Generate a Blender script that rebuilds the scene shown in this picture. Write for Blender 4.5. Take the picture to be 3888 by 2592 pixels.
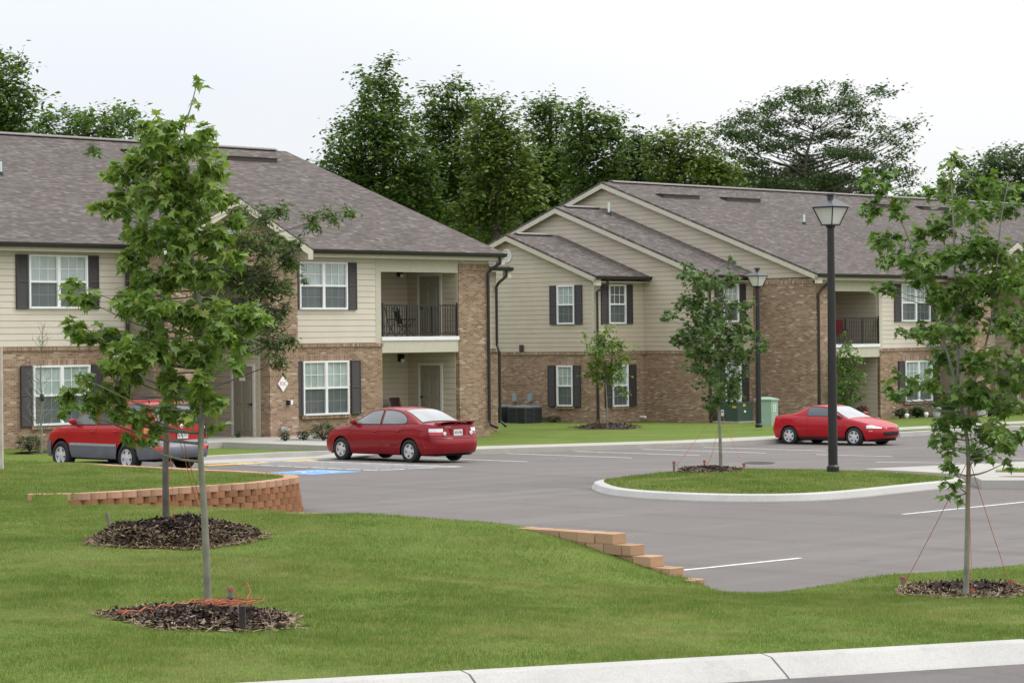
import bpy, math, random
import numpy as np
from mathutils import Vector, Matrix
rnd = random.Random(7)
NP = np.random.default_rng(11)
rad = math.radians
for o in list(bpy.data.objects): bpy.data.objects.remove(o)
SC = bpy.context.scene
# ---------------------------------------------------------------- camera
F, CX, CY, ROLL, PITCH, HC = 9632.0, 1944.0, 1296.0, 0.010, 0.001765, 3.1
CAM = Vector((0, 0, HC))
Fv = Vector((0, math.cos(PITCH), -math.sin(PITCH)))
U0 = Vector((0, math.sin(PITCH), math.cos(PITCH))); R0 = Vector((1, 0, 0))
Rv = R0*math.cos(ROLL) - U0*math.sin(ROLL); Uv = U0*math.cos(ROLL) + R0*math.sin(ROLL)
cam = bpy.data.objects.new('camera', bpy.data.cameras.new('camera'))
SC.collection.objects.link(cam); SC.camera = cam
cam.data.sensor_width = 36.0; cam.data.lens = F/3888.0*36.0
cam.data.clip_start = 0.5; cam.data.clip_end = 4000
M = Matrix.Identity(4)
for i in range(3):
    M[i][0] = Rv[i]; M[i][1] = Uv[i]; M[i][2] = -Fv[i]; M[i][3] = CAM[i]
cam.matrix_world = M
# ---------------------------------------------------------------- sky, sun, exposure
SUN_EL, SUN_AZ = 50.0, 82.0        # azimuth clockwise from the view direction
W = bpy.data.worlds.new('World'); SC.world = W; W.use_nodes = True
nt = W.node_tree; nt.nodes.clear()
N = nt.nodes.new; L = nt.links.new
out = N('ShaderNodeOutputWorld'); bg = N('ShaderNodeBackground'); bg.inputs['Strength'].default_value = 0.1
sky = N('ShaderNodeTexSky'); sky.sky_type = 'NISHITA'; sky.sun_disc = False
sky.sun_elevation = rad(SUN_EL); sky.sun_rotation = rad(SUN_AZ)
tc = N('ShaderNodeTexCoord'); sep = N('ShaderNodeSeparateXYZ'); L(tc.outputs['Generated'], sep.inputs[0])
mr = N('ShaderNodeMapRange'); mr.inputs['From Min'].default_value = 0.0; mr.inputs['From Max'].default_value = 1.0
mr.inputs['To Min'].default_value = 9.6; mr.inputs['To Max'].default_value = 27.0
L(sep.outputs['Z'], mr.inputs['Value'])
nz = N('ShaderNodeTexNoise'); nz.inputs['Scale'].default_value = 2.2; nz.inputs['Detail'].default_value = 3; nz.inputs['Roughness'].default_value = 0.45
mp = N('ShaderNodeMapping'); mp.inputs['Scale'].default_value = (1, 1, 2.6); mp.inputs['Location'].default_value = (0.35, 0.2, 0.1)
L(tc.outputs['Generated'], mp.inputs['Vector']); L(mp.outputs['Vector'], nz.inputs['Vector'])
cr = N('ShaderNodeValToRGB')
cr.color_ramp.elements[0].position = 0.34; cr.color_ramp.elements[0].color = (0.83, 0.86, 0.91, 1)
cr.color_ramp.elements[1].position = 0.60; cr.color_ramp.elements[1].color = (0.95, 0.95, 0.96, 1)
ad = N('ShaderNodeMath'); ad.operation = 'MULTIPLY_ADD'; ad.inputs[1].default_value = 0.75; L(sep.outputs['X'], ad.inputs[0]); L(nz.outputs['Fac'], ad.inputs[2]); L(ad.outputs[0], cr.inputs['Fac'])
vm = N('ShaderNodeVectorMath'); vm.operation = 'SCALE'; L(cr.outputs['Color'], vm.inputs[0]); L(mr.outputs['Result'], vm.inputs['Scale'])
mx = N('ShaderNodeMix'); mx.data_type = 'RGBA'; mx.inputs[0].default_value = 0.90
L(sky.outputs['Color'], mx.inputs[6]); L(vm.outputs['Vector'], mx.inputs[7])
L(mx.outputs[2], bg.inputs['Color']); L(bg.outputs['Background'], out.inputs['Surface'])
sun = bpy.data.objects.new('sun', bpy.data.lights.new('sun', 'SUN')); SC.collection.objects.link(sun)
sun.data.energy = 1.35; sun.data.angle = rad(26); sun.data.color = (1.0, 0.965, 0.91)
sd = Vector((math.sin(rad(SUN_AZ))*math.cos(rad(SUN_EL)), math.cos(rad(SUN_AZ))*math.cos(rad(SUN_EL)), math.sin(rad(SUN_EL))))
sun.rotation_euler = (-sd).to_track_quat('-Z', 'Y').to_euler(); sun.location = (30, 20, 60)
SC.view_settings.view_transform = 'Standard'; SC.view_settings.look = 'None'
SC.view_settings.exposure = 0.0; SC.view_settings.gamma = 1.0; SC.view_settings.use_curve_mapping = False
SC.cycles.max_bounces = 6; SC.cycles.transparent_max_bounces = 8
# ---------------------------------------------------------------- measuring: pixels of the photograph to points of the place
E1 = Vector((0.6972, 0.7169, 0)); E2 = Vector((-0.7169, 0.6972, 0)); ANG = math.atan2(E1.y, E1.x)
K = 3888/2352.0
def ray(x, y): return Fv + Rv*((x-CX)/F) - Uv*((y-CY)/F)
def on_plane(x, y, n, c):
    d = ray(x, y); k = (c - n.dot(CAM))/n.dot(d); return CAM + d*k
def on_z(x, y, z): return on_plane(x, y, Vector((0, 0, 1)), z)
def on_y(x, y, Y): return on_plane(x, y, Vector((0, 1, 0)), Y)
def on_t(x, y, t): p = on_plane(x, y, E2, t); return E1.dot(p), p.z        # (s, z) on a front wall
def on_s(x, y, s): p = on_plane(x, y, E1, s); return E2.dot(p), p.z        # (t, z) on an end wall
def st(s, t, z=0.0): p = E1*s + E2*t; return Vector((p.x, p.y, z))
def st_of(p): return E1.dot(p), E2.dot(p)
def lots(s): return -0.0172*min(20.0, max(0.0, s - 42.0)) - 0.002*max(0.0, s - 62.0)
def lotz(x, y): return lots(E1.x*x + E1.y*y)
def on_lot(x, y, dz=0.0):
    p = on_z(x, y, dz)
    for _ in range(6): p = on_z(x, y, lotz(p.x, p.y) + dz)
    return p
def px(p):
    q = Vector(p) - CAM; d = q.dot(Fv); return CX + F*q.dot(Rv)/d, CY - F*q.dot(Uv)/d
# ---------------------------------------------------------------- objects
def link(o): SC.collection.objects.link(o); return o
def tag(o, label=None, cat=None, group=None, kind=None):
    if label: o['label'] = label
    if cat: o['category'] = cat
    if group: o['group'] = group
    if kind: o['kind'] = kind
    return o
def empty(name, loc=(0, 0, 0), rz=0.0):
    o = bpy.data.objects.new(name, None); link(o); o.location = loc; o.rotation_euler = (0, 0, rz); o.empty_display_size = 0.3
    return o
def children(o): return [c for c in bpy.data.objects if c.parent is o]
def copy_tree(o, parent=None):
    kids = [c for c in SC.collection.objects if c.parent is o]
    c = o.copy(); link(c)
    if parent is not None: c.parent = parent
    for k in kids: copy_tree(k, c)
    return c
class MB:
    def __init__(s): s.v = []; s.f = []; s.m = []
    def add(s, vs, fs, mi=0):
        b = len(s.v); s.v += [tuple(p) for p in vs]
        for f in fs: s.f.append(tuple(i+b for i in f)); s.m.append(mi)
        return s
    def box(s, x0, x1, y0, y1, z0, z1, mi=0):
        vs = [(x, y, z) for x in (x0, x1) for y in (y0, y1) for z in (z0, z1)]
        return s.add(vs, [(0, 1, 3, 2), (4, 6, 7, 5), (0, 4, 5, 1), (2, 3, 7, 6), (0, 2, 6, 4), (1, 5, 7, 3)], mi)
    def quad(s, *p, mi=0): return s.add(p, [tuple(range(len(p)))], mi)
    def slab(s, top, th, mi=0, d=(0, 0, -1)):
        n = len(top); d = Vector(d)*th
        vs = [Vector(p) for p in top] + [Vector(p)+d for p in top]
        fs = [tuple(range(n)), tuple(range(2*n-1, n-1, -1))] + [(i, i+n, (i+1) % n+n, (i+1) % n) for i in range(n)]
        return s.add(vs, fs, mi)
    def bar(s, a, b, w, h, up=(0, 0, 1), mi=0):
        a = Vector(a); b = Vector(b); d = (b-a).normalized(); u = Vector(up); sd = d.cross(u)
        if sd.length < 1e-4: sd = d.cross(Vector((1, 0, 0)))
        sd.normalize(); u = sd.cross(d)
        vs = [p + sd*(i*w/2) + u*(j*h/2) for p in (a, b) for i, j in ((-1, -1), (1, -1), (1, 1), (-1, 1))]
        return s.add(vs, [(3, 2, 1, 0), (4, 5, 6, 7)] + [(i, (i+1) % 4, (i+1) % 4+4, i+4) for i in range(4)], mi)
    def tube(s, path, r, n=8, mi=0, cap=True):
        path = [Vector(p) for p in path]; m = len(path)
        if not hasattr(r, '__len__'): r = [r]*m
        prev = None; vs = []
        for i, p in enumerate(path):
            d = (path[min(i+1, m-1)] - path[max(i-1, 0)])
            if d.length < 1e-6: d = Vector((0, 0, 1))
            d.normalize()
            if prev is None:
                a = d.cross(Vector((0, 1, 0)))
                if a.length < 0.1: a = d.cross(Vector((1, 0, 0)))
            else: a = prev - d*prev.dot(d)
            a.normalize(); prev = a; b = d.cross(a)
            for k in range(n):
                t = 2*math.pi*k/n; vs.append(p + a*(math.cos(t)*r[i]) + b*(math.sin(t)*r[i]))
        fs = [(i*n+k, i*n+(k+1) % n, (i+1)*n+(k+1) % n, (i+1)*n+k) for i in range(m-1) for k in range(n)]
        if cap: fs += [tuple(range(n-1, -1, -1)), tuple((m-1)*n+k for k in range(n))]
        return s.add(vs, fs, mi)
    def lathe(s, prof, n=20, c=(0, 0, 0), ax='z', mi=0, cap=True):
        vs = []
        for r, h in prof:
            for k in range(n):
                t = 2*math.pi*k/n; a, b = r*math.cos(t), r*math.sin(t)
                p = (a, b, h) if ax == 'z' else ((a, h, b) if ax == 'y' else (h, a, b))
                vs.append((p[0]+c[0], p[1]+c[1], p[2]+c[2]))
        m = len(prof)
        fs = [(i*n+k, i*n+(k+1) % n, (i+1)*n+(k+1) % n, (i+1)*n+k) for i in range(m-1) for k in range(n)]
        if cap: fs += [tuple(range(n-1, -1, -1)), tuple((m-1)*n+k for k in range(n))]
        return s.add(vs, fs, mi)
    def grid(s, rows, mi=0, flip=False):
        n = len(rows[0]); vs = [p for r in rows for p in r]
        fs = [(i*n+j, i*n+j+1, (i+1)*n+j+1, (i+1)*n+j) for i in range(len(rows)-1) for j in range(n-1)]
        if flip: fs = [f[::-1] for f in fs]
        return s.add(vs, fs, mi)
    def build(s, name, mats, parent=None, smooth=False, bevel=0, recalc=True):
        me = bpy.data.meshes.new(name); me.from_pydata(s.v, [], s.f)
        if not isinstance(mats, (list, tuple)): mats = [mats]
        for m in mats: me.materials.append(m)
        if len(mats) > 1: me.polygons.foreach_set('material_index', s.m)
        if recalc:
            import bmesh
            b = bmesh.new(); b.from_mesh(me); bmesh.ops.recalc_face_normals(b, faces=b.faces); b.to_mesh(me); b.free()
        if smooth: me.polygons.foreach_set('use_smooth', [True]*len(me.polygons))
        me.update()
        o = bpy.data.objects.new(name, me); link(o)
        if parent is not None: o.parent = parent
        if bevel:
            m = o.modifiers.new('bevel', 'BEVEL'); m.width = bevel; m.segments = 2; m.limit_method = 'ANGLE'; m.angle_limit = rad(40)
        return o
def np_mesh(name, V, Fc, mat, parent=None, smooth=False):
    """V (n,3) floats, Fc (m,k) ints, all faces of k corners"""
    me = bpy.data.meshes.new(name); m, k = Fc.shape
    me.vertices.add(len(V)); me.vertices.foreach_set('co', np.ascontiguousarray(V, dtype=np.float32).ravel())
    me.loops.add(m*k); me.loops.foreach_set('vertex_index', np.ascontiguousarray(Fc, dtype=np.int32).ravel())
    me.polygons.add(m); me.polygons.foreach_set('loop_start', np.arange(0, m*k, k, dtype=np.int32))
    me.polygons.foreach_set('loop_total', np.full(m, k, dtype=np.int32))
    if smooth: me.polygons.foreach_set('use_smooth', np.ones(m, dtype=bool))
    me.materials.append(mat); me.update(calc_edges=True); me.validate()
    o = bpy.data.objects.new(name, me); link(o)
    if parent is not None: o.parent = parent
    return o
def text_mesh(name, body, size, mat, parent, loc, rot, sx=1.0, ext=0.002):
    c = bpy.data.curves.new(name, 'FONT'); c.body = body; c.size = size; c.align_x = 'CENTER'; c.align_y = 'CENTER'; c.extrude = ext
    t = bpy.data.objects.new(name, c); link(t)
    dg = bpy.context.evaluated_depsgraph_get(); me = bpy.data.meshes.new_from_object(t.evaluated_get(dg))
    bpy.data.objects.remove(t)
    me.materials.clear(); me.materials.append(mat)
    o = bpy.data.objects.new(name, me); link(o); o.parent = parent; o.location = loc; o.rotation_euler = rot; o.scale = (sx, 1, 1)
    return o
# ---------------------------------------------------------------- materials
class NT:
    def __init__(s, name):
        s.mat = bpy.data.materials.new(name); s.mat.use_nodes = True; s.t = s.mat.node_tree; s.t.nodes.clear()
        s.out = s.n('ShaderNodeOutputMaterial'); s.b = s.n('ShaderNodeBsdfPrincipled'); s.l(s.b.outputs[0], s.out.inputs['Surface'])
    def n(s, ty, **kw):
        x = s.t.nodes.new(ty)
        for k, v in kw.items():
            if k in x.inputs.keys(): x.inputs[k].default_value = v
            else: setattr(x, k, v)
        return x
    def l(s, a, b): s.t.links.new(a, b)
    def obj(s): return s.n('ShaderNodeTexCoord').outputs['Object']
    def pos(s): return s.n('ShaderNodeNewGeometry').outputs['Position']
    def noise(s, vec, scale, detail=3, rough=0.5, sc=None):
        if sc:
            m = s.n('ShaderNodeMapping'); m.inputs['Scale'].default_value = sc; s.l(vec, m.inputs['Vector']); vec = m.outputs['Vector']
        x = s.n('ShaderNodeTexNoise', Scale=scale, Detail=detail, Roughness=rough); s.l(vec, x.inputs['Vector']); return x.outputs['Fac']
    def ramp(s, fac, stops):
        r = s.n('ShaderNodeValToRGB'); e = r.color_ramp.elements
        while len(e) < len(stops): e.new(0.5)
        for i, (p, c) in enumerate(stops): e[i].position = p; e[i].color = (*c, 1) if len(c) == 3 else c
        s.l(fac, r.inputs['Fac']); return r.outputs['Color']
    def mix(s, fac, a, b, mode='MIX'):
        m = s.n('ShaderNodeMix', data_type='RGBA', blend_type=mode)
        for v, k in ((fac, 0), (a, 6), (b, 7)):
            if hasattr(v, 'is_output'): s.l(v, m.inputs[k])
            else: m.inputs[k].default_value = v if k == 0 else (*v, 1)
        return m.outputs[2]
    def math(s, op, a, b=None):
        m = s.n('ShaderNodeMath', operation=op)
        for i, v in enumerate((a, b)):
            if v is None: continue
            if hasattr(v, 'is_output'): s.l(v, m.inputs[i])
            else: m.inputs[i].default_value = v
        return m.outputs[0]
    def bump(s, h, dist=0.01, strength=0.6):
        b = s.n('ShaderNodeBump', Strength=strength, Distance=dist); s.l(h, b.inputs['Height']); s.l(b.outputs['Normal'], s.b.inputs['Normal'])
    def col(s, c):
        if hasattr(c, 'is_output'): s.l(c, s.b.inputs['Base Color'])
        else: s.b.inputs['Base Color'].default_value = (*c, 1)
    def rough(s, v): s.b.inputs['Roughness'].default_value = v; return s
def plain(name, c, rough=0.6, var=0.12, scale=6.0, metallic=0.0, coat=0.0, bump=0.0, spec=0.5):
    m = NT(name); v = m.obj(); f = m.noise(v, scale, 4)
    lo = tuple(x*(1-var) for x in c); hi = tuple(min(1, x*(1+var)) for x in c)
    m.col(m.ramp(f, [(0.3, lo), (0.7, hi)])); m.rough(rough); m.b.inputs['Metallic'].default_value = metallic
    m.b.inputs['Coat Weight'].default_value = coat; m.b.inputs['Coat Roughness'].default_value = 0.04; m.b.inputs['Specular IOR Level'].default_value = spec
    if bump: m.bump(m.noise(v, scale*8, 3), bump, 0.5)
    return m.mat
def cells(m, u, v, w, h, shift=None):
    """cell number and place inside it for a bond of w by h pieces; rows shifted by half, or by a random amount"""
    row = m.math('FLOOR', m.math('DIVIDE', v, h))
    if shift is None: sh = m.math('MULTIPLY', m.math('MODULO', row, 2.0), 0.5)
    else:
        wn = m.n('ShaderNodeTexWhiteNoise', noise_dimensions='1D'); m.l(row, wn.inputs['W']); sh = m.math('MULTIPLY', wn.outputs['Value'], shift)
    uu = m.math('ADD', m.math('DIVIDE', u, w), sh); cu = m.math('FLOOR', uu)
    cb = m.n('ShaderNodeCombineXYZ'); m.l(cu, cb.inputs['X']); m.l(row, cb.inputs['Y'])
    wn = m.n('ShaderNodeTexWhiteNoise', noise_dimensions='2D'); m.l(cb.outputs[0], wn.inputs['Vector'])
    fu = m.math('MULTIPLY', m.math('SUBTRACT', uu, cu), w); fv = m.math('MULTIPLY', m.math('SUBTRACT', m.math('DIVIDE', v, h), row), h)
    return wn.outputs['Value'], fu, fv
def brick_mat(name, bw=0.203, rh=0.0677, tones=None, mortar=(0.40, 0.335, 0.26), horizontal=True):
    m = NT(name); sp = m.n('ShaderNodeSeparateXYZ'); m.l(m.obj(), sp.inputs[0]); a = m.math('ADD', m.math('ADD', sp.outputs['X'], sp.outputs['Y']), 100.0); z = m.math('ADD', sp.outputs['Z'], 50.0)
    rv, fu, fv = cells(m, a, z, bw, rh) if horizontal else cells(m, z, a, bw, rh, 0.0)
    br = m.ramp(rv, tones or [(0.0, (0.105, 0.060, 0.038)), (0.16, (0.175, 0.102, 0.065)), (0.45, (0.275, 0.172, 0.110)), (0.75, (0.345, 0.232, 0.155)), (0.93, (0.43, 0.32, 0.235)), (1.0, (0.62, 0.54, 0.46))])
    sm = m.noise(m.obj(), 26, 3); br = m.mix(0.30, br, m.ramp(sm, [(0.3, (0.16, 0.092, 0.06)), (0.7, (0.42, 0.30, 0.205))]))
    lf = m.noise(m.obj(), 0.8, 3); br = m.mix(0.22, br, m.ramp(lf, [(0.35, (0.20, 0.12, 0.075)), (0.65, (0.40, 0.28, 0.19))]))
    mo = m.math('MAXIMUM', m.math('LESS_THAN', fu, 0.011), m.math('LESS_THAN', fv, 0.011)); m.col(m.mix(mo, br, mortar)); m.rough(0.9); m.b.inputs['Specular IOR Level'].default_value = 0.2
    m.bump(m.math('SUBTRACT', 1.0, mo), 0.008, 0.7); return m.mat
def shingle_mat(name, swap=False):
    m = NT(name); sp = m.n('ShaderNodeSeparateXYZ'); m.l(m.obj(), sp.inputs[0])
    u = m.math('ADD', sp.outputs['Y' if swap else 'X'], 60.0); v = m.math('ADD', sp.outputs['X' if swap else 'Y'], 60.0)
    rv, fu, fv = cells(m, u, v, 0.19, 0.132, 3.7); r2, _, _ = cells(m, u, v, 0.43, 0.132, 5.3)
    c = m.ramp(rv, [(0.0, (0.066, 0.058, 0.054)), (0.3, (0.098, 0.086, 0.079)), (0.62, (0.130, 0.114, 0.104)), (0.86, (0.165, 0.145, 0.132)), (1.0, (0.28, 0.25, 0.228))])
    c = m.mix(0.42, c, m.ramp(r2, [(0.0, (0.080, 0.068, 0.063)), (0.6, (0.122, 0.104, 0.096)), (0.9, (0.175, 0.150, 0.137)), (1.0, (0.23, 0.20, 0.182))]))
    n2 = m.noise(m.obj(), 0.5, 4, 0.6); c = m.mix(0.30, c, m.ramp(n2, [(0.3, (0.088, 0.076, 0.071)), (0.7, (0.148, 0.128, 0.118))]))
    mo = m.math('LESS_THAN', fv, 0.016); c = m.mix(mo, c, (0.055, 0.048, 0.045)); m.col(c); m.rough(0.95); m.b.inputs['Specular IOR Level'].default_value = 0.12
    m.bump(m.math('SUBTRACT', rv, mo), 0.012, 0.6); return m.mat
def leaf_mat(name, stops, trans=0.3, rough=0.45):
    m = NT(name); g = m.n('ShaderNodeNewGeometry'); c = m.ramp(g.outputs['Random Per Island'], stops)
    big = m.noise(m.pos(), 1.3, 2); c = m.mix(0.25, c, m.ramp(big, [(0.35, stops[0][1]), (0.65, stops[-2][1])]))
    m.col(c); m.rough(rough); m.b.inputs['Specular IOR Level'].default_value = 0.35
    t = m.n('ShaderNodeBsdfTranslucent'); m.l(m.mix(1.0, c, (1.25, 1.35, 0.55), 'MULTIPLY'), t.inputs['Color'])
    x = m.n('ShaderNodeMixShader', Fac=trans); m.l(m.b.outputs[0], x.inputs[1]); m.l(t.outputs[0], x.inputs[2]); m.l(x.outputs[0], m.out.inputs['Surface'])
    return m.mat
def grass_ground_mat(name):
    m = NT(name); p = m.pos()
    a = m.noise(p, 0.55, 4, 0.6); b = m.noise(p, 9, 4, 0.65); f = m.noise(p, 70, 2)
    c = m.ramp(a, [(0.3, (0.085, 0.150, 0.022)), (0.5, (0.130, 0.195, 0.036)), (0.72, (0.26, 0.26, 0.085))])
    c = m.mix(0.5, c, m.ramp(b, [(0.3, (0.060, 0.115, 0.016)), (0.7, (0.165, 0.215, 0.045))]))
    c = m.mix(0.4, c, m.ramp(f, [(0.3, (0.040, 0.085, 0.012)), (0.7, (0.20, 0.25, 0.06))]))
    m.col(c); m.rough(0.9); m.b.inputs['Specular IOR Level'].default_value = 0.1
    m.bump(m.mix(0.5, b, f), 0.04, 0.8); return m.mat
def blade_mat(name):
    m = NT(name); p = m.pos(); g = m.n('ShaderNodeNewGeometry')
    a = m.noise(p, 0.33, 6, 0.68); c = m.ramp(a, [(0.36, (0.085, 0.170, 0.022)), (0.46, (0.140, 0.225, 0.036)), (0.54, (0.225, 0.275, 0.066)), (0.63, (0.46, 0.41, 0.19))]); b_ = m.noise(p, 2.4, 5, 0.65); c = m.mix(0.45, c, m.ramp(b_, [(0.38, (0.070, 0.150, 0.018)), (0.50, (0.165, 0.240, 0.045)), (0.62, (0.44, 0.39, 0.17))]))
    c2 = m.ramp(g.outputs['Random Per Island'], [(0.0, (0.085, 0.165, 0.020)), (0.5, (0.170, 0.250, 0.044)), (0.80, (0.240, 0.295, 0.075)), (0.9, (0.46, 0.40, 0.20)), (1.0, (0.60, 0.52, 0.30))])
    c = m.mix(0.42, c, c2); m.col(c); m.rough(0.55); m.b.inputs['Specular IOR Level'].default_value = 0.2
    t = m.n('ShaderNodeBsdfTranslucent'); m.l(c, t.inputs['Color']); x = m.n('ShaderNodeMixShader', Fac=0.4)
    m.l(m.b.outputs[0], x.inputs[1]); m.l(t.outputs[0], x.inputs[2]); m.l(x.outputs[0], m.out.inputs['Surface']); return m.mat
def asphalt_mat(name, c0, c1):
    m = NT(name); p = m.pos(); rot = m.n('ShaderNodeMapping'); rot.inputs['Rotation'].default_value = (0, 0, -ANG); m.l(p, rot.inputs['Vector']); q = rot.outputs['Vector']
    a = m.noise(p, 0.16, 6, 0.65); b = m.noise(p, 75, 3, 0.75); s = m.noise(q, 0.6, 5, 0.6, sc=(0.12, 1.5, 1)); s2 = m.noise(q, 0.9, 5, 0.62, sc=(1.3, 0.10, 1)); st_ = m.noise(p, 1.4, 6, 0.75); sp_ = m.noise(p, 7.5, 3, 0.5)
    c = m.ramp(a, [(0.3, c0), (0.7, c1)]); c = m.mix(0.38, c, m.ramp(b, [(0.28, tuple(x*0.45 for x in c0)), (0.72, tuple(x*1.65 for x in c1))]))
    c = m.mix(m.ramp(s, [(0.50, (0, 0, 0)), (0.66, (0.38, 0.38, 0.38))]), c, tuple(x*1.35 for x in c1))
    c = m.mix(m.ramp(s2, [(0.52, (0, 0, 0)), (0.70, (0.42, 0.42, 0.42))]), c, tuple(x*0.62 for x in c0))
    c = m.mix(m.ramp(st_, [(0.56, (0, 0, 0)), (0.70, (0.45, 0.45, 0.45))]), c, tuple(x*0.55 for x in c0))
    c = m.mix(m.ramp(sp_, [(0.70, (0, 0, 0)), (0.76, (0.6, 0.6, 0.6))]), c, tuple(x*0.45 for x in c0))
    m.col(c); m.rough(0.85); m.b.inputs['Specular IOR Level'].default_value = 0.3; m.bump(b, 0.006, 0.5); return m.mat
def concrete_mat(name, c=(0.36, 0.345, 0.31), joints=None):
    m = NT(name); p = m.pos(); a = m.noise(p, 1.3, 5, 0.65); b = m.noise(p, 45, 3, 0.6)
    k = m.ramp(a, [(0.3, tuple(x*0.82 for x in c)), (0.7, tuple(x*1.1 for x in c))])
    k = m.mix(0.25, k, m.ramp(b, [(0.3, tuple(x*0.6 for x in c)), (0.7, tuple(min(1, x*1.3) for x in c))]))
    st_ = m.noise(p, 2.6, 7, 0.8); k = m.mix(m.ramp(st_, [(0.52, (0, 0, 0)), (0.70, (0.5, 0.5, 0.5))]), k, tuple(x*0.55 for x in c))
    m.col(k); m.rough(0.9); m.b.inputs['Specular IOR Level'].default_value = 0.2; m.bump(b, 0.004, 0.4); return m.mat
def glass_mat(name, c, rough=0.06, spec=0.6):
    m = NT(name); f = m.noise(m.obj(), 1.7, 3); m.col(m.ramp(f, [(0.3, tuple(x*0.8 for x in c)), (0.7, tuple(x*1.2 for x in c))])); m.rough(rough)
    m.b.inputs['Specular IOR Level'].default_value = spec; m.b.inputs['Coat Weight'].default_value = 0.6; m.b.inputs['Coat Roughness'].default_value = 0.02
    return m.mat
def bark_mat(name, c, var=0.4):
    m = NT(name); p = m.obj(); a = m.noise(p, 14, 5, 0.7, sc=(1, 1, 0.35)); b = m.noise(p, 5, 3)
    k = m.ramp(a, [(0.3, tuple(x*(1-var) for x in c)), (0.7, tuple(x*(1+var*0.7) for x in c))])
    m.col(m.mix(0.3, k, m.ramp(b, [(0.35, tuple(x*0.6 for x in c)), (0.65, tuple(x*1.3 for x in c))]))); m.rough(0.9); m.bump(a, 0.01, 0.8); return m.mat
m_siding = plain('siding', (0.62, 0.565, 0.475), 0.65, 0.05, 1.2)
m_siding2 = plain('siding_shaded', (0.52, 0.455, 0.36), 0.65, 0.05, 1.2)  # same siding, darkened to paint in shade on side, wing and recess walls
m_lap_shade = plain('siding_lap_shade', (0.20, 0.185, 0.15), 0.8, 0.05)  # dark backing colour in the board grooves paints the lap shadow lines
m_trim = plain('beige_trim', (0.52, 0.49, 0.39), 0.6, 0.05)
m_white = plain('white_vinyl', (0.80, 0.81, 0.82), 0.45, 0.03)
m_brown = plain('dark_gutter', (0.024, 0.021, 0.020), 0.35, 0.15)
m_shut = plain('shutter_brown', (0.046, 0.041, 0.042), 0.6, 0.1, 20)
m_soffit = plain('soffit', (0.40, 0.37, 0.29), 0.7, 0.05)
m_brick = brick_mat('brick'); m_sold = brick_mat('brick_soldier', 0.203, 0.0677, horizontal=False)
m_roof = shingle_mat('shingles'); m_roofx = shingle_mat('shingles_cross', True)
m_vent = plain('roof_vent_brown', (0.045, 0.028, 0.025), 0.5, 0.15)
m_cap = plain('ridge_cap', (0.22, 0.20, 0.185), 0.9, 0.15, 8)
m_pipe = plain('vent_pipe', (0.55, 0.70, 0.66), 0.5, 0.05)
m_gl_hi = glass_mat('glass_blind', (0.34, 0.41, 0.40)); m_gl_lo = glass_mat('glass_screen', (0.085, 0.105, 0.108), 0.25, 0.4)
m_munt_lo = plain('screened_grille', (0.22, 0.25, 0.25), 0.6, 0.05)
m_door = plain('door_taupe', (0.27, 0.245, 0.19), 0.5, 0.05); m_case = plain('door_casing', (0.62, 0.61, 0.57), 0.5, 0.04)
m_blackm = plain('black_metal', (0.012, 0.012, 0.013), 0.38, 0.2); m_steel = plain('steel', (0.45, 0.45, 0.45), 0.3, 0.1, metallic=0.8)
m_dark = plain('dark_inside', (0.035, 0.033, 0.03), 0.9, 0.1)
m_conc = concrete_mat('concrete', (0.40, 0.385, 0.345)); m_kerb = concrete_mat('kerb_concrete', (0.455, 0.445, 0.42))
m_asph = asphalt_mat('asphalt', (0.126, 0.114, 0.105), (0.154, 0.139, 0.128)); m_road = asphalt_mat('asphalt_road', (0.105, 0.094, 0.091), (0.136, 0.122, 0.118))
m_line = plain('line_paint', (0.62, 0.62, 0.62), 0.7, 0.25, 9); m_blue = plain('blue_paint', (0.12, 0.30, 0.60), 0.7, 0.2, 9); m_yel = plain('yellow_paint', (0.72, 0.42, 0.07), 0.7, 0.15, 9)
m_gg = grass_ground_mat('turf'); m_blade = blade_mat('grass_blades')
# ---------------------------------------------------------------- terrain
WALLTOP = 0.60
CORNER = Vector((-7.7, 41.0, 0)); STEP_END = Vector((2.28, 31.2, 0))
CTRL = [(-1.85, 20, .39), (1.6, 22, .29), (4.84, 24, .18), (-8, 16.4, .55), (9, 26.4, .08), (13, 28.8, .02), (-3.05, 25.4, .42), (-4.36, 32, .58),
        (-7.7, 41, .50), (-6, 39.3, .53), (-4.4, 37.7, .58), (-3, 36.3, .62), (-1.2, 34.5, .65), (-.2, 33.5, .61), (.75, 32.55, .50), (1.45, 31.75, .27), (2.2, 31.0, .045), (2.75, 30.3, .03), (4.0, 31.3, .03),
        (5.4, 32.5, .03), (6.9, 33.6, .03), (10, 36, .03), (5.4, 30, .07), (1.5, 27.5, .25), (2.6, 28.6, .14), (-6, 44, .64), (-8, 48, .64), (-12, 52, .6), (-15, 45, .6), (-12, 40, .62), (-9, 30, .58), (-10, 22, .56)]
_c = np.array(CTRL)
def _phi(r): return np.where(r > 1e-9, r*r*np.log(r + 1e-12), 0.0)
_d = np.linalg.norm(_c[:, None, :2] - _c[None, :, :2], axis=2); _n = len(_c)
_A = np.zeros((_n+3, _n+3)); _A[:_n, :_n] = _phi(_d) + np.eye(_n)*0.15; _A[:_n, _n] = 1; _A[:_n, _n+1:] = _c[:, :2]; _A[_n:, :_n] = _A[:_n, _n:].T
_w = np.linalg.solve(_A, np.concatenate([_c[:, 2], [0, 0, 0]]))
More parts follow.
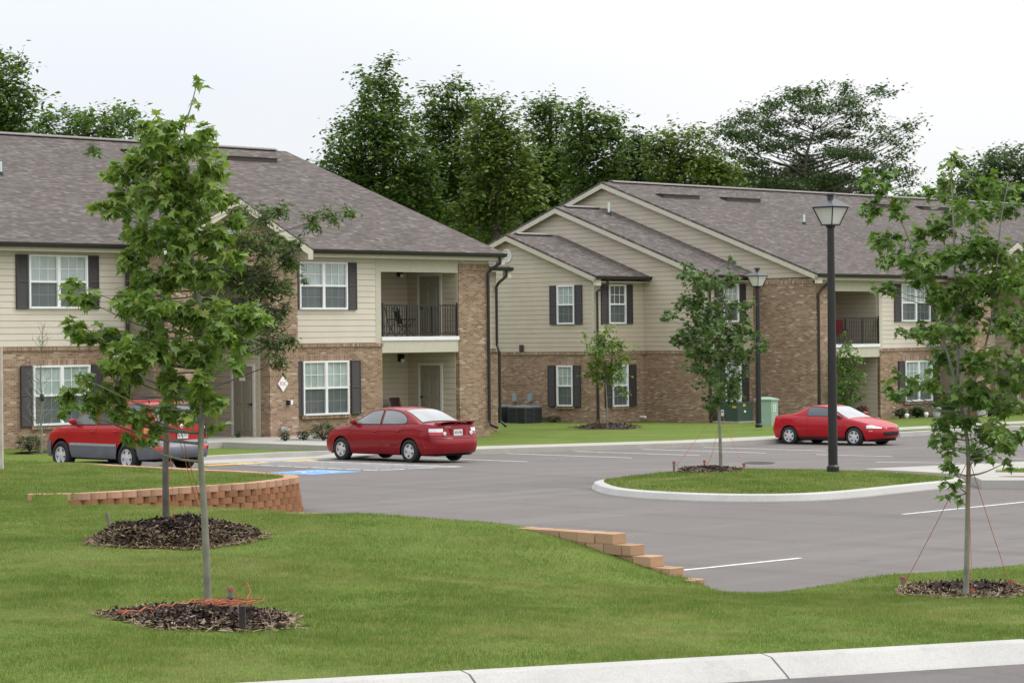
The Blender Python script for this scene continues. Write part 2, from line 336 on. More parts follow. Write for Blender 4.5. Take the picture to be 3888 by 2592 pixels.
def lawnz(x, y):
    r = np.hypot(_c[:, 0]-x, _c[:, 1]-y)
    z = float(_phi(r) @ _w[:_n] + _w[_n] + _w[_n+1]*x + _w[_n+2]*y)
    return max(0.025, z + 0.012*math.sin(x*1.7+y*.6) + 0.01*math.sin(y*2.3-x*.9))
def on_lawn(x, y, dz=0.0):
    z = 0.4
    for _ in range(25):
        p = on_z(x, y, z + dz); z = 0.5*z + 0.5*lawnz(p.x, p.y)
    return on_z(x, y, z + dz)
def interp_poly(pts, n):
    pts = [Vector(p) for p in pts]; d = [0.0]
    for a, b in zip(pts, pts[1:]): d.append(d[-1] + (b-a).length)
    o = []
    for i in range(n):
        t = d[-1]*i/(n-1); k = max(j for j in range(len(d)) if d[j] <= t+1e-9); k = min(k, len(pts)-2)
        o.append(pts[k].lerp(pts[k+1], (t-d[k])/max(1e-9, d[k+1]-d[k])))
    return o
def sheet(name, near, far, n, m, zf, mat, kind='structure', skirt=0.0):
    A = interp_poly(near, n); B = interp_poly(far, n); rows = []
    for j in range(m):
        t = j/(m-1); rows.append([(lambda q: (q.x, q.y, zf(q.x, q.y)))(a.lerp(b, t)) for a, b in zip(A, B)])
    if skirt:
        rows.append([(x, y, z-skirt) for x, y, z in rows[-1]]); rows.insert(0, [(x, y, z-skirt) for x, y, z in rows[0]])
    b = MB(); b.grid(rows); o = b.build(name, mat, smooth=True); tag(o, kind=kind); return o
g = MB(); g.quad((-1500, -300, -1.4), (1500, -300, -1.4), (1500, 2500, -1.4), (-1500, 2500, -1.4)); tag(g.build('ground', m_gg), kind='structure')
# the parking lot: one sheet, a little lower towards the right-hand building
rows = []
for t in np.linspace(6, 49.6, 12): rows.append([tuple(st(s_, t, lots(s_))) for s_ in (-2, 10, 20, 30, 42, 50, 60, 80, 110, 160)])
b = MB(); b.grid(rows); LOT = tag(b.build('parking_lot', m_asph), kind='structure')
def lot_poly(name, pts, mat, dz=0.004):
    b = MB(); b.quad(*[(p.x, p.y, lotz(p.x, p.y)+dz) for p in pts]); o = b.build(name, mat, LOT); return o
def lot_line(a, bb, w=0.10, dz=0.004):
    a = Vector(a); bb = Vector(bb); d = (bb-a); d.z = 0; d.normalize(); n = Vector((-d.y, d.x, 0))*w/2
    pts = [a+n, a-n]; k = 6; L1 = [a.lerp(bb, i/k) for i in range(k+1)]
    b = MB(); b.grid([[(q.x+n.x, q.y+n.y, lotz(q.x, q.y)+dz) for q in L1], [(q.x-n.x, q.y-n.y, lotz(q.x, q.y)+dz) for q in L1]])
    return b.build('parking_line', m_line, LOT)
for s_ in (46.6, 50.6, 53.4, 56.3, 59.1, 62.2, 65.0, 67.8, 70.6, 73.4): lot_line(st(s_, 44.8), st(s_, 49.45))
lot_line(on_lot(2583, 2165), on_lot(3039, 2118)); lot_line(on_lot(3427, 1952), on_lot(4100, 1884))
lot_line(on_lot(3325, 1754), on_lot(3645, 1757)); lot_line(on_lot(3720, 1738), on_lot(3960, 1742))
lot_line(on_lot(3100, 1725), on_lot(3390, 1733)); lot_line(on_lot(3300, 1684), on_lot(3540, 1688))
h = [on_lot(857, 1760), on_lot(1439, 1786), on_lot(1752, 1771), on_lot(1160, 1749)]
for a, bb in ((0, 1), (1, 2), (2, 3), (3, 0)): lot_line(h[a], h[bb], 0.10)
for i in range(-2, 9):
    t = i/9; t2 = t+0.33; ua = max(0.0, -t/0.33); ub = min(1.0, (1-t)/0.33) if t2 > 1 else 1.0
    A_ = h[0].lerp(h[1], t); B_ = h[3]+(h[2]-h[3])*t2; lot_line(A_.lerp(B_, ua), A_.lerp(B_, ub), 0.09)
# blue wheelchair mark
c0 = on_lot(1195, 1792); u = E2*0.80; v = E1*0.80
lot_poly('blue_pad', [c0-u-v, c0+u-v, c0+u+v, c0-u+v], m_blue, 0.004)
def dpt(a, bq): return c0 + E2*a + E1*bq
ws = MB()
def stroke(pts, w):
    for p, q in zip(pts, pts[1:]):
        d = (q-p).normalized(); n = Vector((-d.y, d.x, 0))*w/2; ws.quad(*[(r.x, r.y, lotz(r.x, r.y)+0.009) for r in (p+n, p-n, q-n, q+n)])
arc = [dpt(-0.18+0.36*math.sin(a), -0.05+0.36*math.cos(a)) for a in np.linspace(1.9, 5.6, 12)]; stroke(arc, 0.09)
stroke([dpt(0.42, -0.02), dpt(0.0, 0.0)], 0.11); stroke([dpt(0.02, 0.0), dpt(0.02, 0.36), dpt(-0.36, 0.44)], 0.10); stroke([dpt(0.22, 0), dpt(0.22, 0.3)], 0.08)
hd = [dpt(0.56+0.10*math.cos(a), -0.02+0.10*math.sin(a)) for a in np.linspace(0, 6.283, 13)[:-1]]; ws.quad(*[(r.x, r.y, lotz(r.x, r.y)+0.009) for r in hd])
ws.build('wheelchair_mark', m_line, LOT)
st_ = [on_lot(1744*K+60*math.cos(a)*1.0, 1063*K+5*math.sin(a)) for a in np.linspace(0, 6.283, 17)[:-1]]
dr = MB(); dr.quad(*[(p.x, p.y, lotz(p.x, p.y)+0.006) for p in st_]); dr.build('storm_drain', m_dark, LOT)
# far kerb with sidewalk, ramp, walks
def strip(name, segs, mat, top, th=0.35, kind='structure'):
    """segs: list of (s, t0, t1, dz) cross lines; a raised walk between them"""
    b = MB(); R1 = []
    for s_, t0, t1, dz in segs:
        z = lots(s_)+dz
        R1.append([tuple(st(s_, t0, z-th)), tuple(st(s_, t0, z)), tuple(st(s_, t1, z)), tuple(st(s_, t1, z-th))])
    b.grid(R1); b.quad(*R1[0][::-1]); b.quad(*R1[-1]); return tag(b.build(name, mat), kind=kind)
strip('sidewalk', [(44.9, 49.5, 51.3, .02), (46.2, 49.5, 51.3, .13), (50, 49.5, 51.3, .15), (60, 49.5, 51.3, .15), (68, 49.5, 51.3, .15), (69.3, 49.5, 52.4, .15), (70.3, 51.2, 52.6, .15), (74, 51.2, 52.6, .15), (110, 51.2, 52.6, .15)], m_conc, .15)
strip('kerb', [(69.3, 49.48, 49.78, .16), (110, 49.48, 49.78, .16)], m_kerb, .15)
strip('kerb_ramp', [(38.9, 49.5, 51.2, .145), (39.9, 49.5, 51.3, .03), (41.5, 49.3, 51.6, .02), (44.9, 49.3, 51.3, .02)], m_conc, .1)
strip('yellow_strip', [(39.6, 48.98, 49.28, .012), (43.2, 48.98, 49.28, .012)], m_yel, .1, 0.02)
strip('kerb_wall', [(31, 51.12, 51.4, .145), (44, 51.12, 51.4, .145), (47.1, 51.12, 51.4, .14)], m_kerb, .15)
strip('kerb_band', [(33.9, 49.9, 50.15, .14), (38.9, 49.9, 50.15, .14)], m_kerb, .15)
b = MB(); b.slab([tuple(st(s_, t, .125)) for s_, t in ((47.1, 51.3), (49.0, 51.3), (49.0, 57.6), (47.1, 57.6))], .2); b.slab([tuple(st(s_, t, .125)) for s_, t in ((45.2, 57.6), (52.4, 57.6), (52.4, 69), (45.2, 69))], .2)
tag(b.build('walkway', m_conc), kind='structure')
# lawns at the buildings: from the kerb back past both houses
def bz(x, y):
    s_, t_ = E1.x*x+E1.y*y, E2.x*x+E2.y*y
    return lots(s_) + 0.10 + 0.02*math.sin(s_*.9) + min(1.0, max(0.0, (t_-51)/8))*-0.06
b = MB(); ss = [20, 26, 30, 34, 38, 40, 42, 44, 46, 47.05, 49.05, 50, 52, 54, 57, 60, 64, 68, 72, 76, 80, 90, 100, 120, 170]
for (sa, sb, ta, tb) in ((5, 31.5, 41.8, 51.2), (31.5, 33.9, 46.5, 51.2), (5, 170, 51.25, 90), (70.3, 170, 49.75, 51.22)):
    sv = [sa] + [q for q in ss if sa < q < sb] + [sb]; tv = np.linspace(ta, tb, max(2, int((tb-ta)/1.2)))
    rows = []
    for t in tv:
        r_ = []
        for s_ in sv:
            p = st(s_, t); r_.append((p.x, p.y, bz(p.x, p.y)))
        rows.append(r_)
    b.grid(rows)
BLAWN = tag(b.build('back_lawn', m_gg, smooth=False), kind='structure')
# the near lawn: from the road kerb to the wall line and the lot
ne = [(-24, 6.8, 0), (-8, 16.4, 0), (-1.85, 20.0, 0), (1.6, 22.0, 0), (4.84, 24.0, 0), (9, 26.4, 0), (16, 30.6, 0)]
edge = [on_z(x, y, 0.03) for x, y in ((2711, 2235), (2810, 2258), (2909, 2252), (3141, 2218), (3389, 2185), (3888, 2144))]
far_pts = [(-22, 55, 0), (CORNER.x, CORNER.y, 0), (-3, 36.43, 0), (0.3, 33.2, 0), (STEP_END.x, STEP_END.y, 0)] + [(p.x, p.y, 0) for p in edge] + [(16, 40.0, 0)]
NEAR = sheet('near_lawn', ne, far_pts, 150, 60, lawnz, m_gg, skirt=0.5)
# the raised lawn behind the left-hand block wall
wallpath = [(CORNER.x, CORNER.y, 0)] + [tuple(on_z(x, y, .64)) for x, y in ((300, 1869), (459, 1861), (689, 1846), (972, 1828), (1065, 1817), (1112, 1810), (1124, 1804))] + [tuple(on_z(x, y, .64)) for x, y in ((1110, 1798), (1071, 1795), (918, 1784), (765, 1778), (551, 1767), (321, 1755))]
wallpath = [Vector((p[0], p[1], 0)) for p in wallpath]
back_end = wallpath[-1]
frontp = wallpath[:8]; backp = [Vector((back_end.x-9, back_end.y+7.2, 0))] + wallpath[:7:-1]
UP = sheet('raised_lawn', [(-22, 55, 0)] + [tuple(p) for p in frontp], [tuple(p) for p in backp] + [tuple(wallpath[7])], 80, 14, lambda x, y: 0.60+0.012*math.sin(x*2+y), m_gg, skirt=0.5)
# near road and its kerb
def kerb_line(name, pts, prof, mat, n=60, zf=None, joints=None):
    P = interp_poly(pts, n); rows = []
    for i, p in enumerate(P):
        d = (P[min(i+1, n-1)]-P[max(i-1, 0)]); d.z = 0; d.normalize(); nn = Vector((d.y, -d.x, 0)); z = zf(p.x, p.y)
        rows.append([(p.x+nn.x*a, p.y+nn.y*a, z+h) for a, h in prof])
    b = MB(); b.grid(rows); return tag(b.build(name, mat, smooth=False), kind='structure')
def rz(x, y): return 0.45 - 0.04*((x+1.85)*0.858+(y-20)*0.513)
def kz(x, y):
    k = (x+1.85)*0.858+(y-20)*0.513; return 0.40-0.0275*k
PIECE = 3.05
kk = [Vector(p) for p in ne]; 
def along_kerb(d): 
    base = Vector((-1.85, 20.0, 0)); u = Vector((0.858, 0.513, 0)); return base+u*d
prof = [(-0.02, -0.25), (-0.02, 0.01), (0.06, 0.022), (0.20, 0.005), (0.42, -0.13), (0.46, -0.16), (0.46, -0.3)]
KB = MB()
for i in range(-4, 6):
    a = along_kerb(-0.35 + i*PIECE + 0.012 + 1.95); c = along_kerb(-0.35 + (i+1)*PIECE - 0.012 + 1.95)
    nn = Vector((0.513, -0.858, 0)); rows = [[tuple(Vector((p.x, p.y, kz(p.x, p.y)+h))+nn*w) for w, h in prof] for p in interp_poly([a, c], 6)]
    KB.grid(rows); KB.quad(*rows[0]); KB.quad(*rows[-1][::-1])
tag(KB.build('road_kerb', m_kerb), kind='structure')
b = MB(); rows = []
for w in (0.40, 2, 5, 9): rows.append([(lambda p: (p.x+0.513*w, p.y-0.858*w, kz(p.x, p.y)-0.155))(along_kerb(d)) for d in (-30, -15, -6, 0, 6, 12, 25)])
b.grid(rows); tag(b.build('road', m_road), kind='structure')
# planted island in the lot, with its poured kerb
isl_front = [(1347, 1117), (1365, 1128), (1392, 1138), (1460, 1145), (1550, 1150), (1640, 1153), (1700, 1154), (1800, 1154), (1885, 1151), (1960, 1145), (2040, 1136), (2130, 1126), (2200, 1120), (2250, 1113)]
isl_back = [(1395, 1091), (1420, 1088), (1480, 1081), (1560, 1075.5), (1700, 1071.5), (1800, 1071), (1900, 1072.5), (2000, 1075), (2060, 1077), (2130, 1083), (2180, 1087)]
IF = [on_z(x*K, y*K, 0.0) for x, y in isl_front]; IB = [on_z(x*K, y*K, 0.20) for x, y in isl_back]
KI = MB(); ringp = [(p.x, p.y) for p in IF] + [(p.x, p.y) for p in IB[::-1]]
cen = Vector((sum(p[0] for p in ringp)/len(ringp), sum(p[1] for p in ringp)/len(ringp), 0))
def smooth_closed(pts, n):
    P = interp_poly([(*p, 0) for p in pts] + [(*pts[0], 0)], n+1)[:-1]
    for _ in range(9): P = [(P[i-1]+P[i]*2+P[(i+1) % n])/4 for i in range(n)]
    return P
RG = smooth_closed(ringp, 90); rows = []
inn = []
for i, p in enumerate(RG):
    d = RG[(i+1) % 90]-RG[i-1]; d.normalize(); nn = Vector((-d.y, d.x, 0))
    if nn.dot(cen-p) < 0: nn = -nn
    rows.append([tuple(p+nn*w+Vector((0, 0, h))) for w, h in ((0, -.1), (0.01, 0.02), (.07, .125), (.12, .14), (.26, .145), (.28, .05))]); inn.append(p+nn*0.26)
rows.append(rows[0]); KI.grid(rows); tag(KI.build('island_kerb', m_kerb, smooth=False), kind='structure')
b = MB(); rr = []
for k in range(9):
    f = 1-k/8.0; rr.append([tuple(cen.lerp(p, f)+Vector((0, 0, 0.135+0.12*(1-f**2)))) for p in inn+inn[:1]])
b.grid(rr); ISL = tag(b.build('island_lawn', m_gg, smooth=True), kind='structure')
# concrete pad at the right with a planted square
pad = [(3277, 1779), (3560, 1766), (3888, 1751), (4060, 1743), (4060, 1822), (3728, 1822), (3702, 1810), (3640, 1799), (3500, 1790)]
b = MB(); b.slab([tuple(on_z(x, y, .16)) for x, y in pad], 0.4); tag(b.build('concrete_pad', m_conc), kind='structure')
b = MB(); b.slab([tuple(on_z(x, y, .172)) for x, y in ((3778, 1789), (3830, 1780), (4000, 1772), (4050, 1792))], 0.02); PADG = tag(b.build('pad_turf', m_gg), kind='structure')
b = MB(); b.slab([tuple(on_z(x, y, .165)) for x, y in ((3790, 1808), (3830, 1806), (4000, 1806), (4000, 1812))], 0.003)
tag(b.build('tactile_strip', plain('terracotta_paver', (0.17, 0.065, 0.045), 0.9, 0.2, 12)), kind='structure')
# ---------------------------------------------------------------- grass blades
def in_view(P, margin=160):
    q = P - np.array(CAM)[None, :]; d = q @ np.array(Fv); x = CX + F*(q @ np.array(Rv))/d; y = CY - F*(q @ np.array(Uv))/d
    return (x > -margin) & (x < 3888+margin) & (y > -margin) & (y < 2592+margin)
def face_points(o, dens, edge_pad=0.0):
    me = o.data; pts = []
    for p in me.polygons:
        if p.normal.z < 0.35: continue
        vs = [np.array(me.vertices[i].co) for i in p.vertices]
        for k in range(1, len(vs)-1):
            a, bq, c = vs[0], vs[k], vs[k+1]; ar = 0.5*np.linalg.norm(np.cross(bq-a, c-a)); cy = (a[1]+bq[1]+c[1])/3
            if not in_view(np.array([a, bq, c]), 500).any(): continue
            n = NP.poisson(ar*dens(cy))
            if n <= 0: continue
            r1 = np.sqrt(NP.random(n))[:, None]; r2 = NP.random(n)[:, None]; pts.append(a*(1-r1) + bq*(r1*(1-r2)) + c*(r1*r2))
    P = np.concatenate(pts); return P[in_view(P)]
def grass_on(o, dens, hgt, wid, skip=()):
    P = face_points(o, dens)
    for c, r in skip: P = P[np.hypot(P[:, 0]-c[0], P[:, 1]-c[1]) > r*(0.93+0.12*NP.random(len(P)))]
    n = len(P); a = NP.random(n)*6.283; pat = 0.75+0.35*np.sin(P[:, 0]*1.9+np.sin(P[:, 1]*1.3)*2)*np.sin(P[:, 1]*2.3+P[:, 0])
    h = hgt*(0.45+0.8*NP.random(n))*pat; far_ = np.maximum(1.0, P[:, 1]/30.0); w = wid*(0.7+0.6*NP.random(n))*far_
    lean = 0.65*NP.random(n); b2 = NP.random(n)*6.283
    V = np.empty((n, 3, 3)); dx = np.cos(a)*w/2; dy = np.sin(a)*w/2; z0 = P[:, 2]-0.01
    V[:, 0] = np.stack([P[:, 0]-dx, P[:, 1]-dy, z0], 1); V[:, 1] = np.stack([P[:, 0]+dx, P[:, 1]+dy, z0], 1)
    V[:, 2] = np.stack([P[:, 0]+np.cos(b2)*lean*h, P[:, 1]+np.sin(b2)*lean*h, P[:, 2]+h], 1)
    g_ = np_mesh('grass', V.reshape(-1, 3), np.arange(n*3).reshape(-1, 3), m_blade); tag(g_, kind='stuff'); return g_
# ---------------------------------------------------------------- building pieces (s along the front, t into the lot, z up)
class Bld:
    def __init__(s, name, s0, t0, zb, label):
        p = st(s0, t0, zb); s.root = empty(name, p, ANG); s.o = Vector((s0, t0, zb)); tag(s.root, label, 'apartment building')
    def put(s, mb, name, mat, parent=None, **kw):
        mb.v = [(x-s.o.x, y-s.o.y, z-s.o.z) for x, y, z in mb.v]
        return mb.build(name, mat, parent if parent is not None else s.root, **kw)
class Face:
    """a wall plane: axis 's' runs along s in the plane t=c and looks to -t; axis 't' runs along t in the plane s=c and looks to -s"""
    def __init__(s, axis, c): s.a = axis; s.c = c
    def p(s, a, z, d=0.0): return (a, s.c-d, z) if s.a == 's' else (s.c-d, a, z)
    def box(s, mb, a0, a1, z0, z1, d0, d1, mi=0):
        vs = [s.p(a, z, d) for a in (a0, a1) for d in (d0, d1) for z in (z0, z1)]
        mb.add(vs, [(0, 1, 3, 2), (4, 6, 7, 5), (0, 4, 5, 1), (2, 3, 7, 6), (0, 2, 6, 4), (1, 5, 7, 3)], mi)
    def pix(s, x0, y0, x1, y1):
        f = on_t if s.a == 's' else on_s; a = f(x0, y0, s.c); b = f(x1, y1, s.c); a0, a1 = sorted((a[0], b[0])); z0, z1 = sorted((a[1], b[1])); return a0, a1, z0, z1
def siding(B, F_, a0, a1, z0, z1, clip=None, mat=None, holes=(), name='siding', exp=0.186):
    mb = MB(); back = MB(); z = z0; n = 0
    while z < z1-0.01:
        zt = min(z+exp, z1)
        def seg(lo, hi):
            if hi-lo < 0.02: return
            zb_ = z+0.011
            if clip:
                l0, h0 = clip(zb_); l1, h1 = clip(zt); l0, h0, l1, h1 = max(lo, l0), min(hi, h0), max(lo, l1), min(hi, h1)
                if h0 <= l0: return
                if h1 < l1: l1 = h1 = (l1+h1)/2
            else: l0 = l1 = lo; h0 = h1 = hi
            pr, pt = 0.026, 0.018
            vs = [F_.p(l0, zb_, 0), F_.p(h0, zb_, 0), F_.p(h1, zt, 0), F_.p(l1, zt, 0), F_.p(l0, zb_, pr), F_.p(h0, zb_, pr), F_.p(h1, zt, pt), F_.p(l1, zt, pt)]
            mb.add(vs, [(4, 5, 6, 7), (0, 1, 5, 4), (3, 7, 6, 2), (0, 4, 7, 3), (1, 2, 6, 5)])
            back.add([F_.p(l0, z, 0.001), F_.p(h0, z, 0.001), F_.p(h1, zt, 0.001), F_.p(l1, zt, 0.001)], [(0, 1, 2, 3)])
        cuts = [(a0, a1)]
        for h0, h1, hz0, hz1 in holes:
            if hz0 < zt-0.02 and hz1 > z+0.02:
                nc = []
                for lo, hi in cuts:
                    if h1 <= lo or h0 >= hi: nc.append((lo, hi)); continue
                    if h0 > lo: nc.append((lo, h0))
                    if h1 < hi: nc.append((h1, hi))
                cuts = nc
        for lo, hi in cuts: seg(lo, hi)
        z = zt; n += 1
    o = B.put(mb, name, mat or m_siding, recalc=True); mb2 = back
    B.put(mb2, 'siding_backing', m_lap_shade, o); return o
def panel(B, F_, a0, a1, z0, z1, d0, d1, name, mat, parent=None):
    mb = MB(); F_.box(mb, a0, a1, z0, z1, d0, d1); return B.put(mb, name, mat, parent)
def window(B, F_, a0, a1, z0, z1, units=2, sh=(None, None), brick=False, d=0.03, dark=False):
    """frame with mullion and grilles, blinds behind the upper panes, screens over the lower; sh = shutter spans"""
    f = MB(); W_ = 0.058; D0, D1 = d-0.03, d+0.045
    F_.box(f, a0, a0+W_, z0, z1, D0, D1); F_.box(f, a1-W_, a1, z0, z1, D0, D1); F_.box(f, a0+W_, a1-W_, z1-W_, z1, D0, D1); F_.box(f, a0+W_, a1-W_, z0, z0+W_*1.05, D0, D1+0.02)
    ww = (a1-a0-2*W_); mul = 0.10; zm = (z0+z1)/2
    spans = [(a0+W_, a1-W_)] if units == 1 else [(a0+W_, a0+W_+(ww-mul)/2), (a1-W_-(ww-mul)/2, a1-W_)]
    if units == 2: F_.box(f, spans[0][1], spans[1][0], z0+W_, z1-W_, D0, D1)
    g = MB(); sc = MB(); gl = MB()
    for p, q in spans:
        F_.box(f, p, q, zm-0.03, zm+0.03, D0, D1-0.012); sw = 0.022
        for k in (0, 1): F_.box(f, (p, q-sw)[k], (p+sw, q)[k], zm+0.03, z1-W_, D0, D1-0.02)
        for k in (1, 2): F_.box(f, p+(q-p)*k/3-0.009, p+(q-p)*k/3+0.009, zm+0.03, z1-W_, D0, D0+0.03)
        F_.box(f, p+sw, q-sw, (zm+z1-W_+.03)/2-0.009, (zm+z1-W_+.03)/2+0.009, D0, D0+0.0285)
        F_.box(g, p, q, zm+0.03, z1-W_, D0-0.02, D0+0.012); F_.box(sc, p, q, z0+W_, zm-0.03, D0-0.02, D0+0.012)
        for k in (1, 2): F_.box(gl, p+(q-p)*k/3-0.008, p+(q-p)*k/3+0.008, z0+W_*1.05, zm-0.03, D0+0.012, D0+0.018)
        F_.box(gl, p, q, (z0+W_+zm-.03)/2-0.008, (z0+W_+zm-.03)/2+0.008, D0+0.012, D0+0.0175)
    o = B.put(f, 'window', m_white); B.put(g, 'upper_pane', m_gl_lo if dark else m_gl_hi, o); s2 = B.put(sc, 'lower_pane', m_gl_lo, o); B.put(gl, 'screened_grille', m_munt_lo, o)
    for x0, x1, zz0, zz1 in [q for q in sh if q]:
        m = MB(); F_.box(m, x0, x1, zz0, zz1, d-0.025, d+0.012); r_ = 0.045; zc = (zz0+zz1)/2
        for lo, hi in ((zz0+r_, zc-r_/2), (zc+r_/2, zz1-r_)):
            n = 16
            for k in range(n):
                z_ = lo+(hi-lo)*k/n; h_ = (hi-lo)/n
                vs = [F_.p(x0+r_, z_, d+0.032), F_.p(x1-r_, z_, d+0.032), F_.p(x1-r_, z_+h_*0.95, d+0.014), F_.p(x0+r_, z_+h_*0.95, d+0.014)]
                m.add(vs, [(0, 1, 2, 3)]); m.add([vs[0], vs[1], F_.p(x1-r_, z_, d+0.012), F_.p(x0+r_, z_, d+0.012)], [(0, 1, 2, 3)])
        for lo, hi, p, q in ((x0, x0+r_, zz0, zz1), (x1-r_, x1, zz0, zz1), (x0+r_, x1-r_, zz0, zz0+r_), (x0+r_, x1-r_, zz1-r_, zz1), (x0+r_, x1-r_, zc-r_/2, zc+r_/2)): F_.box(m, lo, hi, p, q, d+0.012, d+0.034)
        B.put(m, 'shutter', m_shut)
    if brick:
        panel(B, F_, a0-0.08, a1+0.08, z1+0.0, z1+0.21, 0.0, 0.07, 'brick_lintel', m_sold)
        panel(B, F_, a0-0.06, a1+0.06, z0-0.11, z0-0.002, 0.0, 0.13, 'brick_sill', m_sold)
def pix_window(B, F_, fr, units, shs, brick=False, d=0.03, dark=False):
    a0, a1, z0, z1 = F_.pix(*fr); sh = []
    for q in shs:
        if q is None: continue
        p = F_.pix(q[0], fr[1], q[1], fr[3]); sh.append((p[0], p[1], z0-0.01, z1-0.0))
    window(B, F_, a0, a1, z0, z1, units, sh, brick, d, dark)
def door(B, F_, a0, a1, z0, z1, glazed=False, hinge_right=False, d=0.02):
    c = MB(); w = 0.085
    F_.box(c, a0-w, a0, z0, z1+w, 0, d+0.035); F_.box(c, a1, a1+w, z0, z1+w, 0, d+0.035); F_.box(c, a0, a1, z1, z1+w, 0, d+0.035)
    cs = B.put(c, 'door_casing', m_case); m = MB(); F_.box(m, a0, a1, z0, z1, d-0.02, d); o = B.put(m, 'door', m_door, cs)
    H = z1-z0; Wd = a1-a0
    if glazed:
        fr = MB(); F_.box(fr, a0+.14*Wd, a1-.14*Wd, z0+.1*H, z1-.08*H, d, d+0.016); fo = B.put(fr, 'door_glazing_frame', m_white, cs)
        gl = MB(); F_.box(gl, a0+.2*Wd, a1-.2*Wd, z0+.14*H, z1-.11*H, d+0.016, d+0.02); B.put(gl, 'door_pane', m_gl_lo, cs)
        gr = MB(); F_.box(gr, (a0+a1)/2-0.012, (a0+a1)/2+0.012, z0+.14*H, z1-.11*H, d+0.02, d+0.028)
        for k in range(1, 5): zz = z0+.14*H+(.75*H)*k/5; F_.box(gr, a0+.2*Wd, a1-.2*Wd, zz-0.012, zz+0.012, d+0.02, d+0.027)
        B.put(gr, 'door_grille', m_white, cs)
    else:
        pm = MB()
        for lo, hi in ((.84, .95), (.47, .80), (.08, .41)):
            for u, v in ((.14, .45), (.55, .86)):
                x0, x1, p, q = a0+u*Wd, a0+v*Wd, z0+lo*H, z0+hi*H; e = 0.022
                vs = [F_.p(x0, p, d+.001), F_.p(x1, p, d+.001), F_.p(x1, q, d+.001), F_.p(x0, q, d+.001)] + [F_.p(x0+e, p+e, d+.014), F_.p(x1-e, p+e, d+.014), F_.p(x1-e, q-e, d+.014), F_.p(x0+e, q-e, d+.014)]
                pm.add(vs, [(4, 5, 6, 7), (0, 1, 5, 4), (1, 2, 6, 5), (2, 3, 7, 6), (3, 0, 4, 7)])
        B.put(pm, 'door_panelling', m_door, cs)
    k = MB(); xa = a0+0.07 if not hinge_right else a1-0.07
    F_.box(k, xa-0.03, xa+0.03, z0+0.98, z0+1.06, d, d+0.02); F_.box(k, *(sorted((xa, xa+(0.12 if not hinge_right else -0.12)))), z0+1.005, z0+1.03, d+0.04, d+0.06); F_.box(k, xa-0.01, xa+0.01, z0+1.0, z0+1.035, d+0.02, d+0.0399)
    B.put(k, 'door_handle', m_steel if glazed else m_blackm, cs); return cs
def downspout(B, pts, r=0.052):
    m = MB(); m.tube([Vector(p) for p in pts], r, 8); return B.put(m, 'downspout', m_brown, smooth=False)
def gutter(B, s0, s1, t, z, name='gutter'):
    m = MB(); pr = [(0, 0), (-0.13, 0), (-0.125, -0.05), (-0.09, -0.13), (0, -0.13)]
    m.grid([[(s_, t+a, z+h) for a, h in pr+pr[:1]] for s_ in (s0, s1)]); m.quad(*[(s0, t+a, z+h) for a, h in pr]); m.quad(*[(s1, t+a, z+h) for a, h in pr[::-1]])
    return B.put(m, name, m_brown)
PIT_ = 0.365
def gable_roof(B, s0, s1, tf, tr, zf, rake_left=False, rake_right=False, end_left=None, name='roof'):
    """front eave at (tf, zf), ridge at tr, symmetrical back"""
    zr = zf+PIT_*(tr-tf); tb = 2*tr-tf; th = 0.09
    m = MB(); m.slab([(s0, tf, zf), (s1, tf, zf), (s1, tr, zr), (s0, tr, zr)], th); m.slab([(s0, tr, zr-0.0005), (s1, tr, zr-0.0005), (s1, tb, zf), (s0, tb, zf)], th)
    o = B.put(m, name, m_roof)
    c = MB(); e0, e1 = s0+(0.6 if rake_left else 0.9), s1-0.55
    for sg in (-1, 1): c.slab([(e0, tr, zr+0.085), (e1, tr, zr+0.085), (e1, tr+sg*0.17, zr+0.025), (e0, tr+sg*0.17, zr+0.025)], 0.03)
    B.put(c, 'ridge_cap', m_cap, o); v = MB(); v.box(e0+.02, e1-.02, tr-0.11, tr+0.11, zr-0.05, zr+0.03); B.put(v, 'ridge_vent_shadow', m_dark, o)  # dark strip at the ridge vent paints the shadow line below the cap
    for flag, sx, w in ((rake_left, s0, 1), (rake_right, s1, -1)):
        if not flag: continue
        k = MB()
        for ta, za, tb_, zb_ in ((tf, zf, tr, zr), (tb, zf, tr, zr)):
            k.slab([(sx-0.0*w, ta, za-th), (sx, tb_, zb_-th), (sx, tb_, zb_-th-0.19), (sx, ta, za-th-0.19)], 0.035, d=(w, 0, 0))
        k.box(*sorted((sx, sx+w*0.30)), tf, tf+0.14, zf-th-0.30, zf-th-0.0)
        B.put(k, 'rake_board', m_trim, o)
        sf = MB(); 
        for ta, tb_ in ((tf, tr), (2*tr-tf, tr)): sf.quad((sx+w*.035, ta, zf-th-.02), (sx+w*.035, tb_, zr-th-.02), (sx+w*0.34, tb_, zr-th-.02), (sx+w*0.34, ta, zf-th-.02))
        B.put(sf, 'rake_soffit', m_soffit, o)
    return o, zr
